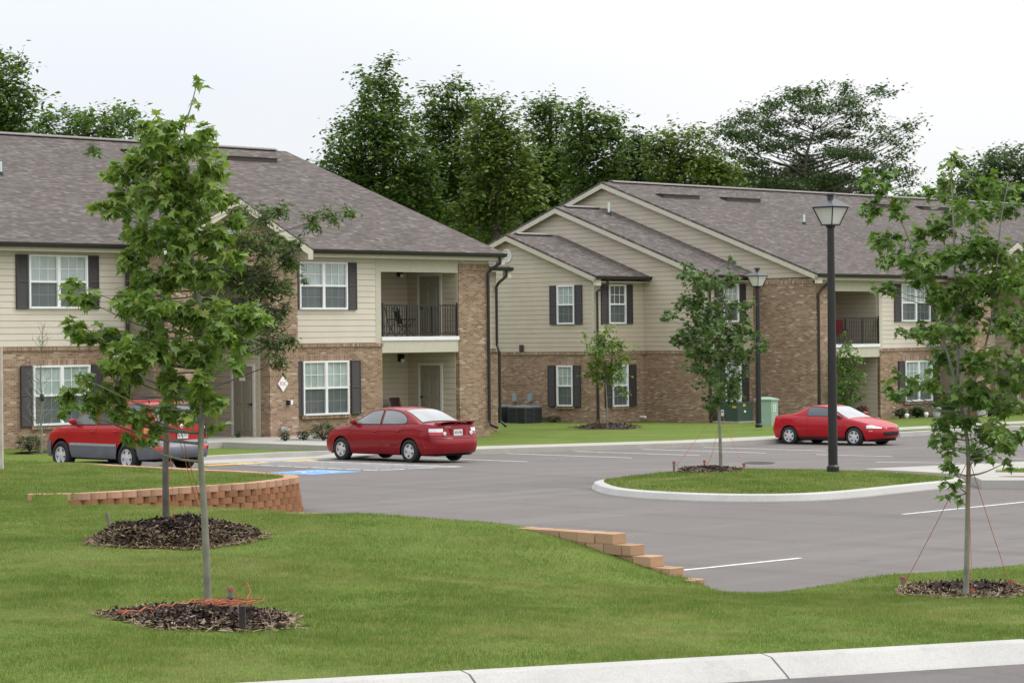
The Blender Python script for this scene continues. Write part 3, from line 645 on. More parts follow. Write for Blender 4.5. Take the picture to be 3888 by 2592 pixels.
def roof_vent(B, x0, y0, x1, y1, tf, zf, parent):
    """long louvred vent lying on the front slope, from pixel span"""
    n = (E2*(-PIT_)+Vector((0, 0, 1))); n.normalize(); P0 = st(0, tf, zf); c = n.dot(P0); A = on_plane(x0, y0, n, c); Bp = on_plane(x1, y1, n, c)
    s0, t0 = st_of(A); s1 = s0+max(1.2, (E1.dot(Bp)-s0)); m = MB(); zz = lambda t: zf+PIT_*(t-tf)
    t1 = t0+0.42; vs = [(s0, t0, zz(t0)-.02), (s1, t0, zz(t0)-.02), (s1, t1, zz(t1)-.02), (s0, t1, zz(t1)-.02), (s0-.0, t0, zz(t0)+0.15), (s1, t0, zz(t0)+0.15), (s1, t1, zz(t1)+0.03), (s0, t1, zz(t1)+0.03)]
    m.add(vs, [(0, 1, 5, 4), (4, 5, 6, 7), (3, 7, 6, 2), (0, 4, 7, 3), (1, 2, 6, 5)]); m.slab([(s0-.05, t0-.04, zz(t0)+.17), (s1+.05, t0-.04, zz(t0)+.17), (s1+.05, t1, zz(t1)+.045), (s0-.05, t1, zz(t1)+.045)], 0.02)
    B.put(m, 'roof_vent', m_vent, parent)
def vent_pipe(B, x, y, tf, zf, parent, h=0.42, r=0.05):
    n = (E2*(-PIT_)+Vector((0, 0, 1))); n.normalize(); p = on_plane(x, y, n, n.dot(st(0, tf, zf))); s_, t_ = st_of(p)
    m = MB(); m.lathe([(r, -0.1), (r, h)], 12, (s_, t_, p.z)); o = B.put(m, 'vent_pipe', m_pipe, parent)
    k = MB(); k.lathe([(r*2.2, -0.06), (r*1.7, 0.08), (r*1.05, 0.10)], 12, (s_, t_, p.z)); B.put(k, 'pipe_boot', m_brown, parent)
def railing(B, s0, s1, t, z0, z1):
    m = MB(); m.box(s0, s1, t-0.02, t+0.02, z1-0.04, z1); m.box(s0, s1, t-0.018, t+0.018, z0+0.06, z0+0.10); n = int((s1-s0)/0.115)
    for i in range(1, n): x = s0+(s1-s0)*i/n; m.box(x-0.009, x+0.009, t-0.009, t+0.009, z0+0.10, z1-0.04)
    for k in (0.012, 0.33, 0.66, 0.99): x = s0+(s1-s0)*k; m.box(x-0.022, x+0.022, t-0.0225, t+0.0225, z0, z1+(0.07 if k in (0.012, 0.99) else -0.0015))
    return B.put(m, 'railing', m_blackm)
def round_vent(B, F_, a, z, r=0.27):
    m = MB(); n = 28; ro, ri = r, r*0.78
    vs = [F_.p(a+q*math.cos(2*math.pi*i/n), z+q*math.sin(2*math.pi*i/n), d) for q, d in ((ro, 0.0), (ro, 0.06), (ri, 0.06), (ri, 0.0)) for i in range(n)]
    m.add(vs, [(k*n+i, k*n+(i+1) % n, (k+1)*n+(i+1) % n, (k+1)*n+i) for k in range(3) for i in range(n)])
    for k in range(6):
        zz = -0.8+k*0.32; hw = ri*math.sqrt(max(0.02, 1-min(0.98, (zz*1.0)**2))); y0 = z+zz*ri
        m.add([F_.p(a-hw, y0, 0.045), F_.p(a+hw, y0, 0.045), F_.p(a+hw*0.96, y0+ri*0.24, 0.015), F_.p(a-hw*0.96, y0+ri*0.24, 0.015)], [(0, 1, 2, 3)])
    o = B.put(m, 'gable_vent', m_white); d = MB(); d.add([F_.p(a+ri*math.cos(2*math.pi*i/n), z+ri*math.sin(2*math.pi*i/n), 0.004) for i in range(n)], [tuple(range(n))]); B.put(d, 'vent_backing', m_munt_lo, o)
def portico(B, s0, s1, t, zo, ze, za, pier, tm, zb, tmeet, zmeet_e):
    """brick gabled porch: two piers, opening up to zo, eave ze, apex za"""
    sm = (s0+s1)/2; m = MB(); m.box(s0, s0+pier, t, t+0.45, zb, zo); m.box(s1-pier, s1, t, t+0.45, zb, zo); B.put(m, 'brick_pier', m_brick)
    m = MB(); k = (za-ze)/((s1-s0)/2+0.25); zc = lambda x: za-0.12-abs(x-sm)*k
    front = [(s0, zo), (s1, zo), (s1, zc(s1)), (sm, zc(sm)), (s0, zc(s0))]
    m.slab([(x, t, z) for x, z in front], 0.45, d=(0, 1, 0)); B.put(m, 'brick_gable', m_brick)
    panel(B, Face('s', t), s0+pier-0.1, s1-pier+0.1, zo, zo+0.21, -0.02, 0.04, 'brick_lintel', m_sold)
    for x in (s0, s1-0.1): m = MB(); m.box(x, x+0.1, t+0.45, tm+0.3, zb, ze-0.1); B.put(m, 'brick_return', m_brick)
    r = MB(); tf = t-0.4; e = 0.28
    for sg, xe in ((-1, s0-e), (1, s1+e)):
        r.slab([(sm, tf, za), (sm, tmeet, za), (xe, zmeet_e, ze), (xe, tf, ze)] if sg < 0 else [(sm, tf, za), (xe, tf, ze), (xe, zmeet_e, ze), (sm, tmeet, za)], 0.08)
    o = B.put(r, 'porch_roof', m_roofx); rb = MB()
    for xe in (s0-e, s1+e): rb.slab([(sm, tf, za-.08), (xe, tf, ze-.08), (xe, tf, ze-.30), (sm, tf, za-.30)], 0.035, d=(0, -1, 0))
    for xe, w in ((s0-e, 1), (s1+e, -1)): rb.box(*sorted((xe, xe+w*0.20)), tf-0.037, tf+0.36, ze-0.36, ze-0.08)
    B.put(rb, 'rake_board', m_trim, o); sf = MB()
    for xe in (s0-e, s1+e): sf.quad((sm, tf, za-.1), (xe, tf, ze-.1), (xe, t, ze-.1), (sm, t, za-.1)); sf.slab([(sm, t-0.001, za-.1), (xe, t-0.001, ze-.1), (xe, t-0.001, ze-.36), (sm, t-0.001, za-.36)], 0.03, d=(0, -1, 0))
    B.put(sf, 'rake_soffit', m_soffit, o)
# ================================================================= left-hand house
TF = 61.04; EV = 60.60
zB, zE = 2.92, 5.96
LB = Bld('apartment_building', 61.6, TF, 0.0, 'left brick and beige two storey apartment house behind the red saloon, nearest roof')
FL = Face('s', TF)
sL, sA, sPl, sPr, sOp0, sOp1, sEnd = 27.0, 46.3, 46.3, 51.5, 56.6, 60.15, 61.6
roof, zr = gable_roof(LB, 26.5, 62.0, EV, 71.95, zE, rake_right=True)
for x0, y0, x1, y1 in ((487, 585, 597, 592), (866, 609, 1052, 619)): roof_vent(LB, x0, y0, x1, y1, EV, zE, roof)
vent_pipe(LB, 795, 686, EV, zE, roof); vent_pipe(LB, 2, 664, EV, zE, roof)
gutter(LB, 26.5, 46.25, EV, zE-0.01); gutter(LB, 51.7, 62.0, EV, zE-0.01)
m = MB(); m.box(26.6, 61.9, EV+0.002, TF+0.05, 5.70, 5.74); m.box(26.6, 61.9, EV-0.001, EV+0.03, 5.70, zE-0.10); LB.put(m, 'soffit', m_soffit)
siding(LB, FL, sL, sA, zB+0.03, 5.70, name='siding'); siding(LB, FL, sPr, sOp0-0.24, zB+0.03, 5.70, name='siding')
def brickwall(B, F_, a0, a1, z0, z1, th=0.12, name='brick_wall', out=0.06): return panel(B, F_, a0, a1, z0, z1, out-th, out, name, m_brick)
brickwall(LB, FL, sL, sA, -0.4, zB-0.08); brickwall(LB, FL, sPr, sOp0, -0.4, zB-0.08)
panel(LB, FL, sL, sA, zB-0.08, zB+0.025, -0.06, 0.10, 'brick_ledge', m_sold); panel(LB, FL, sPr, sOp0+0.02, zB-0.08, zB+0.025, -0.06, 0.10, 'brick_ledge', m_sold)
m = MB(); FL.box(m, sOp0-0.24, sOp0, zB+0.0, 5.70, -0.1, 0.03); FL.box(m, sOp0, sOp1, 5.28, 5.70, -0.10, 0.03); FL.box(m, sOp0, sOp1, 2.62, 3.02, -0.10, 0.032); FL.box(m, sOp1-0.02, sOp1+0.12, 2.62, 5.70, -0.1, 0.025); LB.put(m, 'balcony_trim', m_trim)
panel(LB, FL, sOp0+0.001, sOp1-0.001, 3.021, 3.15, -0.1, 0.07, 'balcony_edge', m_white)
m = MB(); m.box(sOp0, sOp1, TF+0.1, 63.5, 2.66, 3.10); LB.put(m, 'balcony_floor', m_soffit); m = MB(); m.box(sOp0, sOp1, TF+0.1, 63.5, 5.60, 5.70); LB.put(m, 'balcony_ceiling', m_soffit)
m = MB(); m.box(sOp0-.05, sOp1, TF-0.02, 63.5, -0.3, 0.06); LB.put(m, 'patio_slab', m_conc)
FB = Face('s', 63.5); FR = Face('t', sOp1)
for z0, z1 in ((0.06, 2.66), (3.10, 5.60)):
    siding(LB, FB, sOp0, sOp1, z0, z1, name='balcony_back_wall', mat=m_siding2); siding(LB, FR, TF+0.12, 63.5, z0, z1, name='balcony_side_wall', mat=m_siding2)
    door(LB, FB, sOp0+0.35, sOp0+1.32, z0, z0+2.1, glazed=True)
    a = on_s(1598, 1400, sOp1)[0]; a2 = on_s(1676, 1400, sOp1)[0]; door(LB, FR, min(a, a2), max(a, a2), z0, z0+2.1, d=0.035, hinge_right=True)
m = MB(); m.box(sOp0-0.12, sOp0, TF, 63.5, -0.3, 5.7); LB.put(m, 'balcony_end_wall', m_siding2)
railing(LB, sOp0+0.02, sOp1-0.02, TF-0.02, 3.15, 4.20)
for z in (2.05, 4.95):
    m = MB(); a, b2 = on_t(1513, 1345, 63.5); m.box(a-.07, a+.07, 63.34, 63.5, z+.25, z+.50); m.box(a-.05, a+.05, 63.26, 63.34, z+.34, z+.5); o = LB.put(m, 'wall_light', m_blackm); k = MB(); k.lathe([(.06, z+.02+.2), (.07, z+.30), (.05, z+.34)], 10, (a+.0, 63.29, 0)); LB.put(k, 'light_shade', m_white, o)
m = MB(); m.box(sOp1, sEnd, TF-0.06, TF+1.2, -0.4, 5.58); LB.put(m, 'brick_pier', m_brick)
panel(LB, Face('s', TF-0.06), sOp1+.001, sEnd-.001, 5.36, 5.57, 0.001, 0.02, 'brick_lintel', m_sold); m = MB(); m.box(sOp1+.1, sEnd, TF-.05, TF+.2, 5.581, 5.70); LB.put(m, 'frieze', m_trim)
for fr, shs, br in (((104, 966, 329, 1172), ((56, 103), (330, 372)), False), ((116, 1388, 335, 1608), ((70, 114), (338, 385)), True), ((1131, 993, 1315, 1175), ((1085, 1130), (1317, 1351)), False), ((1141, 1371, 1317, 1571), ((1100, 1140), (1325, 1362)), True)):
    pix_window(LB, FL, fr, 2, shs, br, 0.10 if br else 0.045)
# porch with the open stairwell
portico(LB, sPl, sPr, 59.3, 5.35, 5.90, 7.38, 1.14, TF, -0.4, 64.45, 60.45)
round_vent(LB, Face('s', 59.3), *on_t(886, 868, 59.3))
m = MB(); m.box(sPl+.35, sPr-.35, 59.75, 69, 5.36, 5.5); LB.put(m, 'stairwell_ceiling', m_soffit)
m = MB(); m.box(sPl+.6, sPr-1.14, 61.5, 68, 2.86, 3.06); LB.put(m, 'stair_landing', m_conc); m = MB(); m.box(sPl, sPr, 68, 68.2, -.3, 5.5); m.box(sPl, sPl+1.1, 59.8, 68, -.3, 5.35); LB.put(m, 'stairwell_wall', m_siding2)
FS = Face('t', sPr-1.10); siding(LB, FS, 59.75, 68, 0.08, 5.35, name='stairwell_siding', mat=m_siding2)
m = MB(); FS.box(m, 59.75, 59.86, 0.08, 5.35, 0.0, 0.045); LB.put(m, 'corner_trim', m_trim)
a = on_s(965, 1500, FS.c)[0]; a2 = on_s(889, 1500, FS.c)[0]; dr_ = door(LB, FS, a, a2, 0.09, 2.27, d=0.035)
m = MB(); FS.box(m, a+.36, a+.64, 1.83, 1.93, .052, .058); LB.put(m, 'door_sign', m_white, dr_)
railing(LB, sPl+1.2, sPr-1.2, 61.5, 3.06, 4.1)
downspout(LB, [(46.22, 60.5, 5.85), (46.22, 60.6, 5.6), (46.2, 60.9, 5.35), (46.2, 60.93, 0.3), (46.2, 60.7, 0.12)])
s_ds = sEnd-0.10; downspout(LB, [(s_ds+.22, EV-.06, 5.83), (s_ds+.22, EV-.05, 5.62), (s_ds+.1, EV+.15, 5.46), (s_ds, TF-.13, 5.30), (s_ds, TF-.13, .25), (s_ds, TF-.18, .12), (s_ds+.05, TF-.45, .02)])
# the wing that peeps out behind the right-hand corner
WT = 64.1; FW = Face('s', WT); m = MB(); m.box(sEnd, 65.15, WT, 70, -.6, zB-.35); LB.put(m, 'wing_brick', m_brick); panel(LB, FW, sEnd, 65.2, zB-.35, zB-.24, -.2, .05, 'brick_ledge', m_sold)
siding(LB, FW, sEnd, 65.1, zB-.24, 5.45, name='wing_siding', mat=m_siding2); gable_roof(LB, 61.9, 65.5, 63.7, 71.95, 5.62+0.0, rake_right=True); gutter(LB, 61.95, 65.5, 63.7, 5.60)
downspout(LB, [(65.2, 63.64, 5.47), (65.2, 63.66, 5.28), (65.0, 63.85, 5.05), (65.0, 63.97, 4.9), (65.0, 63.97, zB-.1), (65.0, 63.85, zB-.35), (65.0, 63.85, .1), (65.05, 63.6, -.1)])
m = MB(); m.box(sL, sEnd, TF+.2, 82.5, -.4, 5.7) if False else None
# closing walls: right gable, back, left end
gb = MB(); zt = 10.0; gb.slab([(sEnd, TF, -.4), (sEnd, 82.6, -.4), (sEnd, 82.6, 5.8), (sEnd, 71.95, 9.75), (sEnd, TF, 5.8)], .1, d=(-1, 0, 0)); gb.slab([(sL, TF, -.4), (sL, 82.6, -.4), (sL, 82.6, 5.8), (sL, 71.95, 9.75), (sL, TF, 5.8)], .1, d=(1, 0, 0)); gb.box(sL+.1, sEnd-.1, 82.4, 82.6, -.4, 5.8); LB.put(gb, 'end_wall', m_siding2)
# ================================================================= right-hand house
dz = -0.47; zb2, ze2 = zB+dz+0.0, zE+dz-0.02
RB = Bld('apartment_building', 79.8, TF, -0.4, 'right beige apartment house with three stepped gables, farther away behind the small red coupe')
sM, sO0, sO1 = 79.8, 80.72, 84.1; sE2 = 128.0; FM = Face('s', TF)
roof2, zr2 = gable_roof(RB, 79.5, sE2, EV, 71.95, ze2, rake_left=True)
for x0, y0, x1, y1 in ((2520, 751, 2655, 757), (2762, 764, 2890, 771), (3300, 786, 3420, 795), (3505, 797, 3610, 803)): roof_vent(RB, x0, y0, x1, y1, EV, ze2, roof2)
vent_pipe(RB, 3053, 851, EV, ze2, roof2); vent_pipe(RB, 3561, 873, EV, ze2, roof2)
gutter(RB, 79.5, 88.2, EV, ze2-.01); gutter(RB, 93.9, sE2, EV, ze2-.01)
m = MB(); m.box(79.6, sE2, EV+.002, TF+.05, ze2-.26, ze2-.22); m.box(79.8, sE2, EV-.001, EV+.03, ze2-.26, ze2-.1); RB.put(m, 'soffit', m_soffit)
zs2 = ze2-.26
def tri_clip(tf, zf, tr, off=0.10):
    zz = zf+PIT_*(tr-tf)
    def c(z):
        h_ = (zz-off-z)/PIT_; return tr-h_, tr+h_
    return c
FE = Face('t', sM); siding(RB, FE, TF, 82.8, zs2+.12, zr2-.1, clip=tri_clip(EV, ze2, 71.95, .2), mat=m_siding2, name='gable_siding')
m = MB(); m.box(sM, sO0, TF-.06, TF+.3, -1.2, zs2-.12); m.box(sM, sM+.12, TF+.3, 64.3, -1.2, zs2+.1); RB.put(m, 'brick_pier', m_brick)
panel(RB, Face('s', TF-.06), sM+.001, sO0-.001, zs2-.33, zs2-.125, .001, .02, 'brick_lintel', m_sold); panel(RB, Face('t', sM), TF, 64.2, zs2-.12, zs2+.1, 0.001, .02, 'brick_lintel', m_sold); m = MB(); m.box(sM+.1, sO0, TF-.05, TF+.2, zs2-.12, zs2); RB.put(m, 'frieze', m_trim)
downspout(RB, [(80.25, EV-.06, ze2-.14), (80.25, EV-.04, ze2-.3), (80.12, EV+.2, ze2-.55), (79.95, TF-.13, ze2-.8), (79.95, TF-.13, .0), (79.95, TF-.2, -.2), (79.97, TF-.5, -.3)])
m = MB(); FM.box(m, sO0, sO1, zs2-.42, zs2, -.1, .03); FM.box(m, sO0, sO1, 2.62+dz, 3.02+dz, -.1, .032); FM.box(m, sO1, sO1+.2, zb2, zs2, -.1, .03); RB.put(m, 'balcony_trim', m_trim)
panel(RB, FM, sO0+.001, sO1-.001, 3.021+dz, 3.15+dz, -.1, .07, 'balcony_edge', m_white)
m = MB(); m.box(sO0, sO1, TF+.1, 63.5, 2.66+dz, 3.10+dz); RB.put(m, 'balcony_floor', m_soffit); m = MB(); m.box(sO0, sO1, TF+.1, 63.5, zs2-.1, zs2); RB.put(m, 'balcony_ceiling', m_soffit); m = MB(); m.box(sO0, sO1, TF-.02, 63.5, -1, -.3); RB.put(m, 'patio_slab', m_conc)
FR2 = Face('t', sO1); FB2 = Face('s', 63.5)
for z0, z1 in ((-.3, 2.66+dz), (3.10+dz, zs2-.1)):
    siding(RB, FR2, TF+.1, 63.5, z0, z1, name='balcony_side_wall', mat=m_siding2); siding(RB, FB2, sO0, sO1, z0, z1, name='balcony_back_wall', mat=m_siding2); door(RB, FB2, sO0+.9, sO0+1.9, z0, z0+2.1, glazed=True)
railing(RB, sO0+.02, sO1-.02, TF-.02, 3.15+dz, 4.2+dz)
siding(RB, FM, sO1+.2, sE2, zb2+.03, zs2, name='siding'); brickwall(RB, FM, sO1, sE2, -1.2, zb2-.08); panel(RB, FM, sO1, sE2, zb2-.08, zb2+.025, -.06, .10, 'brick_ledge', m_sold); m = MB(); m.box(sO1, sO1+.12, TF, TF+1.0, -1.2, zb2-.08); RB.put(m, 'brick_return', m_brick)
pix_window(RB, FM, (3417, 1078, 3528, 1220), 2, ((3392, 3416), (3530, 3552)), False, .045); pix_window(RB, FM, (3428, 1370, 3532, 1520), 2, ((3404, 3427), (3536, 3560)), True, .10)
portico(RB, 88.4, 93.6, 59.3, 5.35+dz, 5.90+dz, 7.38+dz, 1.14, TF, -1.2, 64.45, 60.45); round_vent(RB, Face('s', 59.3), *on_t(3866, 997, 59.3))
FS2 = Face('t', 93.6-1.10); siding(RB, FS2, 59.75, 68, -.35, 5.0, name='stairwell_siding', mat=m_siding2); m = MB(); m.box(88.4, 93.6, 68, 68.2, -.8, 5.2); m.box(88.4, 89.5, 59.8, 68, -.8, 5); RB.put(m, 'stairwell_wall', m_siding2)
door(RB, FS2, 59.95, 60.95, -.35, 1.8, d=.035); m = MB(); m.box(88.6, 93.4, 59.75, 69, 4.9, 5.05); RB.put(m, 'stairwell_ceiling', m_soffit)
# the two stepped wings
W2s, W2t, W1s, W1t = 76.9, 64.1, 73.95, 67.4
ro2, zw2 = gable_roof(RB, 76.6, 79.8, 63.7, 71.95, ze2, rake_left=True); ro1, zw1 = gable_roof(RB, 73.65, 76.9, 67.0, 71.95, ze2, rake_left=True)
gutter(RB, 76.6, 79.8, 63.7, ze2-.01); gutter(RB, 73.65, 77.2, 67.0, ze2-.01); vent_pipe(RB, 2312, 815, 63.7, ze2, ro2, .5)
for (sa, sb, tf, fc, ee) in ((W2s, sM, W2t, 63.7, zw2), (W1s, W2s, W1t, 67.0, zw1)):
    Fs = Face('t', sa); Ff = Face('s', tf); tbk = 2*71.95-tf
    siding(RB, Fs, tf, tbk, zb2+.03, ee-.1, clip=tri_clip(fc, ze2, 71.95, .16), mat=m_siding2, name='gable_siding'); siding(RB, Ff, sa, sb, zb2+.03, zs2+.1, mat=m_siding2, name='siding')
    m = MB(); m.box(sa-.06, sb, tf-.06, tf+.2, -1.2, zb2-.08); m.box(sa-.06, sa+.2, tf+.2, tbk, -1.2, zb2-.08); RB.put(m, 'brick_wall', m_brick)
    m = MB(); m.box(sa-.10, sb, tf-.10, tf+.2, zb2-.08, zb2+.025); m.box(sa-.10, sa+.2, tf+.2, tbk, zb2-.08, zb2+.025); RB.put(m, 'brick_ledge', m_sold)
    m = MB(); m.box(sa-.03, sa+.1, tf-.035, tf+.1, zb2+.03, zs2); RB.put(m, 'corner_trim', m_trim)
    m = MB(); m.box(sa-.2, sb, fc+.002, tf+.05, zs2, zs2+.04); RB.put(m, 'soffit', m_soffit)
    downspout(RB, [(sa+.35, fc-.06, ze2-.14), (sa+.35, fc-.03, ze2-.32), (sa+.22, fc+.15, ze2-.5), (sa+.05, tf-.14, ze2-.62), (sa+.05, tf-.14, -.45)])
F1e, F1f, F2f = Face('t', W1s), Face('s', W1t), Face('s', W2t)
pix_window(RB, F1e, (2118, 1084, 2185, 1230), 1, ((2090, 2117), (2186, 2214)), False, .045); pix_window(RB, F1e, (2121, 1387, 2183, 1542), 1, ((2087, 2115), (2183, 2211)), True, .10)
pix_window(RB, F1f, (2307, 1080, 2373, 1229), 1, ((2279, 2306), (2374, 2399)), False, .045, True); pix_window(RB, F1f, (2317, 1385, 2378, 1541), 1, ((2290, 2316), (2381, 2409)), True, .10)
pix_window(RB, F2f, (2741, 1077, 2801, 1222), 1, ((2711, 2740), (2803, 2828)), False, .045); pix_window(RB, F2f, (2744, 1376, 2806, 1524), 1, ((2715, 2743), (2808, 2836)), True, .10)
round_vent(RB, F1e, *on_s(1927, 971, W1s)); m = MB(); a, z = on_s(1984, 1322, W1s); F1e.box(m, a-.09, a+.09, z-.14, z+.14, .0, .1); RB.put(m, 'vent_hood', m_vent)
for x in (1962, 2021):
    a, z = on_s(x, 1508, W1s); m = MB(); F1e.box(m, a-.11, a+.11, z-.15, z+.15, .06, .16); F1e.box(m, a-.13, a-.10, z-.9, z-.15, .06, .09); RB.put(m, 'disconnect_box', plain('grey_box', (.28, .33, .35), .5, .05))
m = MB(); a, z = on_t(2427, 1582, W1t); m.tube([(a, W1t-.06, z), (a, W1t-.25, z), (a+.1, W1t-.27, z-.02)], .05, 10); RB.put(m, 'drain_pipe', m_white)
gb = MB(); gb.box(sM, sE2, 82.6, 82.8, -1, ze2-.2); gb.slab([(sE2, TF, -.8), (sE2, 82.6, -.8), (sE2, 82.6, 5.3), (sE2, 71.95, 9.2), (sE2, TF, 5.3)], .1, d=(-1, 0, 0)); RB.put(gb, 'back_wall', m_siding2)
# ---------------------------------------------------------------- cars
def crom(pts, n):
    P = [Vector((*p, 0)) for p in pts]; o = []
    for i in range(len(P)-1):
        p0, p1, p2, p3 = P[max(i-1, 0)], P[i], P[i+1], P[min(i+2, len(P)-1)]
        for k in range(n):
            t = k/n; o.append(0.5*((2*p1)+(p2-p0)*t+(2*p0-5*p1+4*p2-p3)*t*t+(3*p1-p0-3*p2+p3)*t**3))
    o.append(P[-1]); return o
def lut(tab):
    xs = [a for a, _ in tab]; ys = [b for _, b in tab]
    return lambda x: float(np.interp(x, xs, ys))
def slut(tab):
    xs = [a for a, _ in tab]; ys = [b for _, b in tab]
    def f(x):
        if x <= xs[0]: return ys[0]
        if x >= xs[-1]: return ys[-1]
        k = max(i for i in range(len(xs)) if xs[i] <= x); k = min(k, len(xs)-2)
        t = (x-xs[k])/(xs[k+1]-xs[k]); m0 = (ys[k+1]-ys[max(k-1, 0)])/(xs[k+1]-xs[max(k-1, 0)]); m1 = (ys[min(k+2, len(xs)-1)]-ys[k])/(xs[min(k+2, len(xs)-1)]-xs[k]); h = xs[k+1]-xs[k]
        return (2*t**3-3*t*t+1)*ys[k]+(t**3-2*t*t+t)*h*m0+(-2*t**3+3*t*t)*ys[k+1]+(t**3-t*t)*h*m1
    return f
def paint(name, c):
    m = NT(name); m.col(c); m.rough(0.5); m.b.inputs['Specular IOR Level'].default_value = 0.1; m.b.inputs['Coat Weight'].default_value = 0.55; m.b.inputs['Coat Roughness'].default_value = 0.03
    nz_ = m.noise(m.obj(), 3.0, 3); m.bump(nz_, 0.002, 0.15); return m.mat
m_tyre = plain('tyre_rubber', (0.014, 0.014, 0.015), 0.8, 0.2, 10); m_rim = plain('alloy', (0.58, 0.58, 0.59), 0.35, 0.08, 8, metallic=0.2); m_well = plain('wheel_well', (0.008, 0.008, 0.008), 0.9, 0.1)
m_seam = plain('seam_black', (0.012, 0.008, 0.008), 0.6, 0.1); m_plate = plain('plate_white', (0.62, 0.66, 0.62), 0.5, 0.05); m_plt = plain('plate_ink', (0.05, 0.10, 0.09), 0.6, 0.1)
m_red_l = plain('red_lens', (0.40, 0.010, 0.012), 0.12, 0.2, 12, coat=0.8); m_clear = plain('clear_lens', (0.70, 0.70, 0.69), 0.1, 0.12, 12, coat=0.8); m_amber = plain('amber_lens', (0.65, 0.20, 0.02), 0.15, 0.15, 12, coat=0.8)
m_chrome = plain('chrome', (0.7, 0.7, 0.7), 0.15, 0.05, metallic=0.95); m_blacktrim = plain('black_trim', (0.015, 0.015, 0.016), 0.5, 0.1)
class Car:
    def __init__(c, name, sp, loc, heading, label, group=None):
        c.sp = sp; c.root = empty(name, loc, heading); tag(c.root, label, 'car', group)
        c.half = crom(sp['plan'], 7); c.fz = slut(sp['fz']); c.zs = slut(sp['shoulder']); c.rsh = slut(sp['rear_shift']); c.fsh = slut(sp['front_shift'])
        c.x0 = c.half[0].x; c.x1 = c.half[-1].x
        # denser outline with extra samples at the arches
        pts = []
        for a, b in zip(c.half, c.half[1:]):
            n = max(1, int((b-a).length/0.035))
            for k in range(n): pts.append(a.lerp(b, k/n))
        pts.append(c.half[-1]); c.out = pts
        c.R = sp['wr']; c.ra = sp['arch']; c.ax = (-sp['wb']/2, sp['wb']/2)
    def zb(c, x, y):
        z = c.sp['rocker'](x)
        if abs(y) > 0.55:
            for a in c.ax:
                if abs(x-a) < c.ra: z = max(z, c.R+math.sqrt(max(0, c.ra**2-(x-a)**2)))
        return z
    def P(c, i, z, sg=1, off=0.0):
        """point on the outline sample i at height z"""
        o = c.out[i]; zt = c.zs(o.x); zr = c.sp['zlow']; k = (z-zr)/(zt-zr)
        wr_ = max(0.0, (c.x0+0.55-o.x)/0.55)**2; wf = max(0.0, (o.x-(c.x1-0.6))/0.6)**2
        x = o.x+c.rsh(z)*wr_+c.fsh(z)*wf; y = o.y*c.fz(k)
        if off:
            a = c.out[max(0, i-1)]; b = c.out[min(len(c.out)-1, i+1)]; d = b-a; n = Vector((-d.y, d.x, 0)); n.normalize(); x += n.x*off; y += n.y*off
        return Vector((x, y*sg, z))
    def idx_x(c, x):
        k = [i for i, o in enumerate(c.out) if abs(o.y) > 0.5]; return min(k, key=lambda i: abs(c.out[i].x-x))
    def idx_rear(c, y): k = [i for i, o in enumerate(c.out) if o.x < c.x0+0.5]; return min(k, key=lambda i: abs(c.out[i].y-y))
    def idx_front(c, y): k = [i for i, o in enumerate(c.out) if o.x > c.x1-0.5]; return min(k, key=lambda i: abs(c.out[i].y-y))
    def patch(c, mb, i0, i1, z0, z1, off=0.008, n=5, sides=(1, -1), zfun=None, mi=0):
        for sg in sides:
            rows = []
            for k in range(n+1):
                row = []
                for i in range(i0, i1+1):
                    a, b = (z0, z1) if zfun is None else zfun(c.out[i].x)
                    b = min(b, c.zs(c.out[i].x)); a = max(a, c.zb(c.out[i].x, c.out[i].y)); b = max(a, b); row.append(c.P(i, a+(b-a)*k/n, sg, off))
                rows.append(row)
            mb.grid(rows, mi, flip=sg < 0)
            # thin edge back to the body
            mb.grid([[p for p in rows[-1]], [c.P(i0+j, rows[-1][j].z, sg, 0) for j in range(len(rows[-1]))]], mi); mb.grid([[p for p in rows[0]], [c.P(i0+j, rows[0][j].z, sg, 0) for j in range(len(rows[0]))]], mi)
        return mb
    # greenhouse
    def yb(c, x): i = c.idx_x(x); return c.out[i].y*c.fz(1.0)*0.985
    def zr(c, x): return c.roofz(x)
    def ye(c, x):
        b = c.yb(x); h = (c.zr(x)-c.zs(x))/(c.zmax-c.zs(x)); h = max(0, min(1, h)); return b+(c.sp['roof_w']-b)*h**0.9
    def sidey(c, x, z):
        zb_, zt = c.zs(x), c.zr(x)-0.035; k = (z-zb_)/max(0.02, zt-zb_); k = max(0, min(1, k)); return c.yb(x)+(c.ye(x)-c.yb(x))*k+0.018*math.sin(math.pi*k)
    def rooft(c, x, v):
        """roof / screen surface at x, lateral fraction v of the edge"""
        y = c.ye(x)*v; return Vector((x, y, c.zr(x)-0.035*abs(v)**3.0))
    def body(c, mat):
        sp = c.sp; b = MB(); n = len(c.out); L_ = 9
        for sg in (1, -1):
            rows = []
            for k in range(L_+1):
                t = k/L_; rows.append([c.P(i, c.zb(c.out[i].x, c.out[i].y)+(c.zs(c.out[i].x)-c.zb(c.out[i].x, c.out[i].y))*t, sg) for i in range(n)])
            b.grid(rows, flip=sg < 0); top = rows[-1]; cr = sp['crown']; deck = []
            for v in (1, .96, .88, .7, .45, .2, 0): deck.append([Vector((p.x-0.0, p.y*v, p.z+cr*(1-abs(v)**2.2))) for p in top])
            b.grid(deck, flip=sg < 0); bot = [Vector((p.x, p.y*0.0, p.z)) for p in rows[0]]
        o = b.build('body', mat, c.root, smooth=True)
        u = MB(); u.box(c.x0+.25, c.x1-.25, -(sp['w']/2-.24), sp['w']/2-.24, sp['zlow']-.02, .62); u.box(c.x0+.30, c.x1-.34, -(sp['w']/2-.2), sp['w']/2-.2, sp['zlow']+.0, sp['zlow']+.06); u.build('underbody', m_well, c.root)
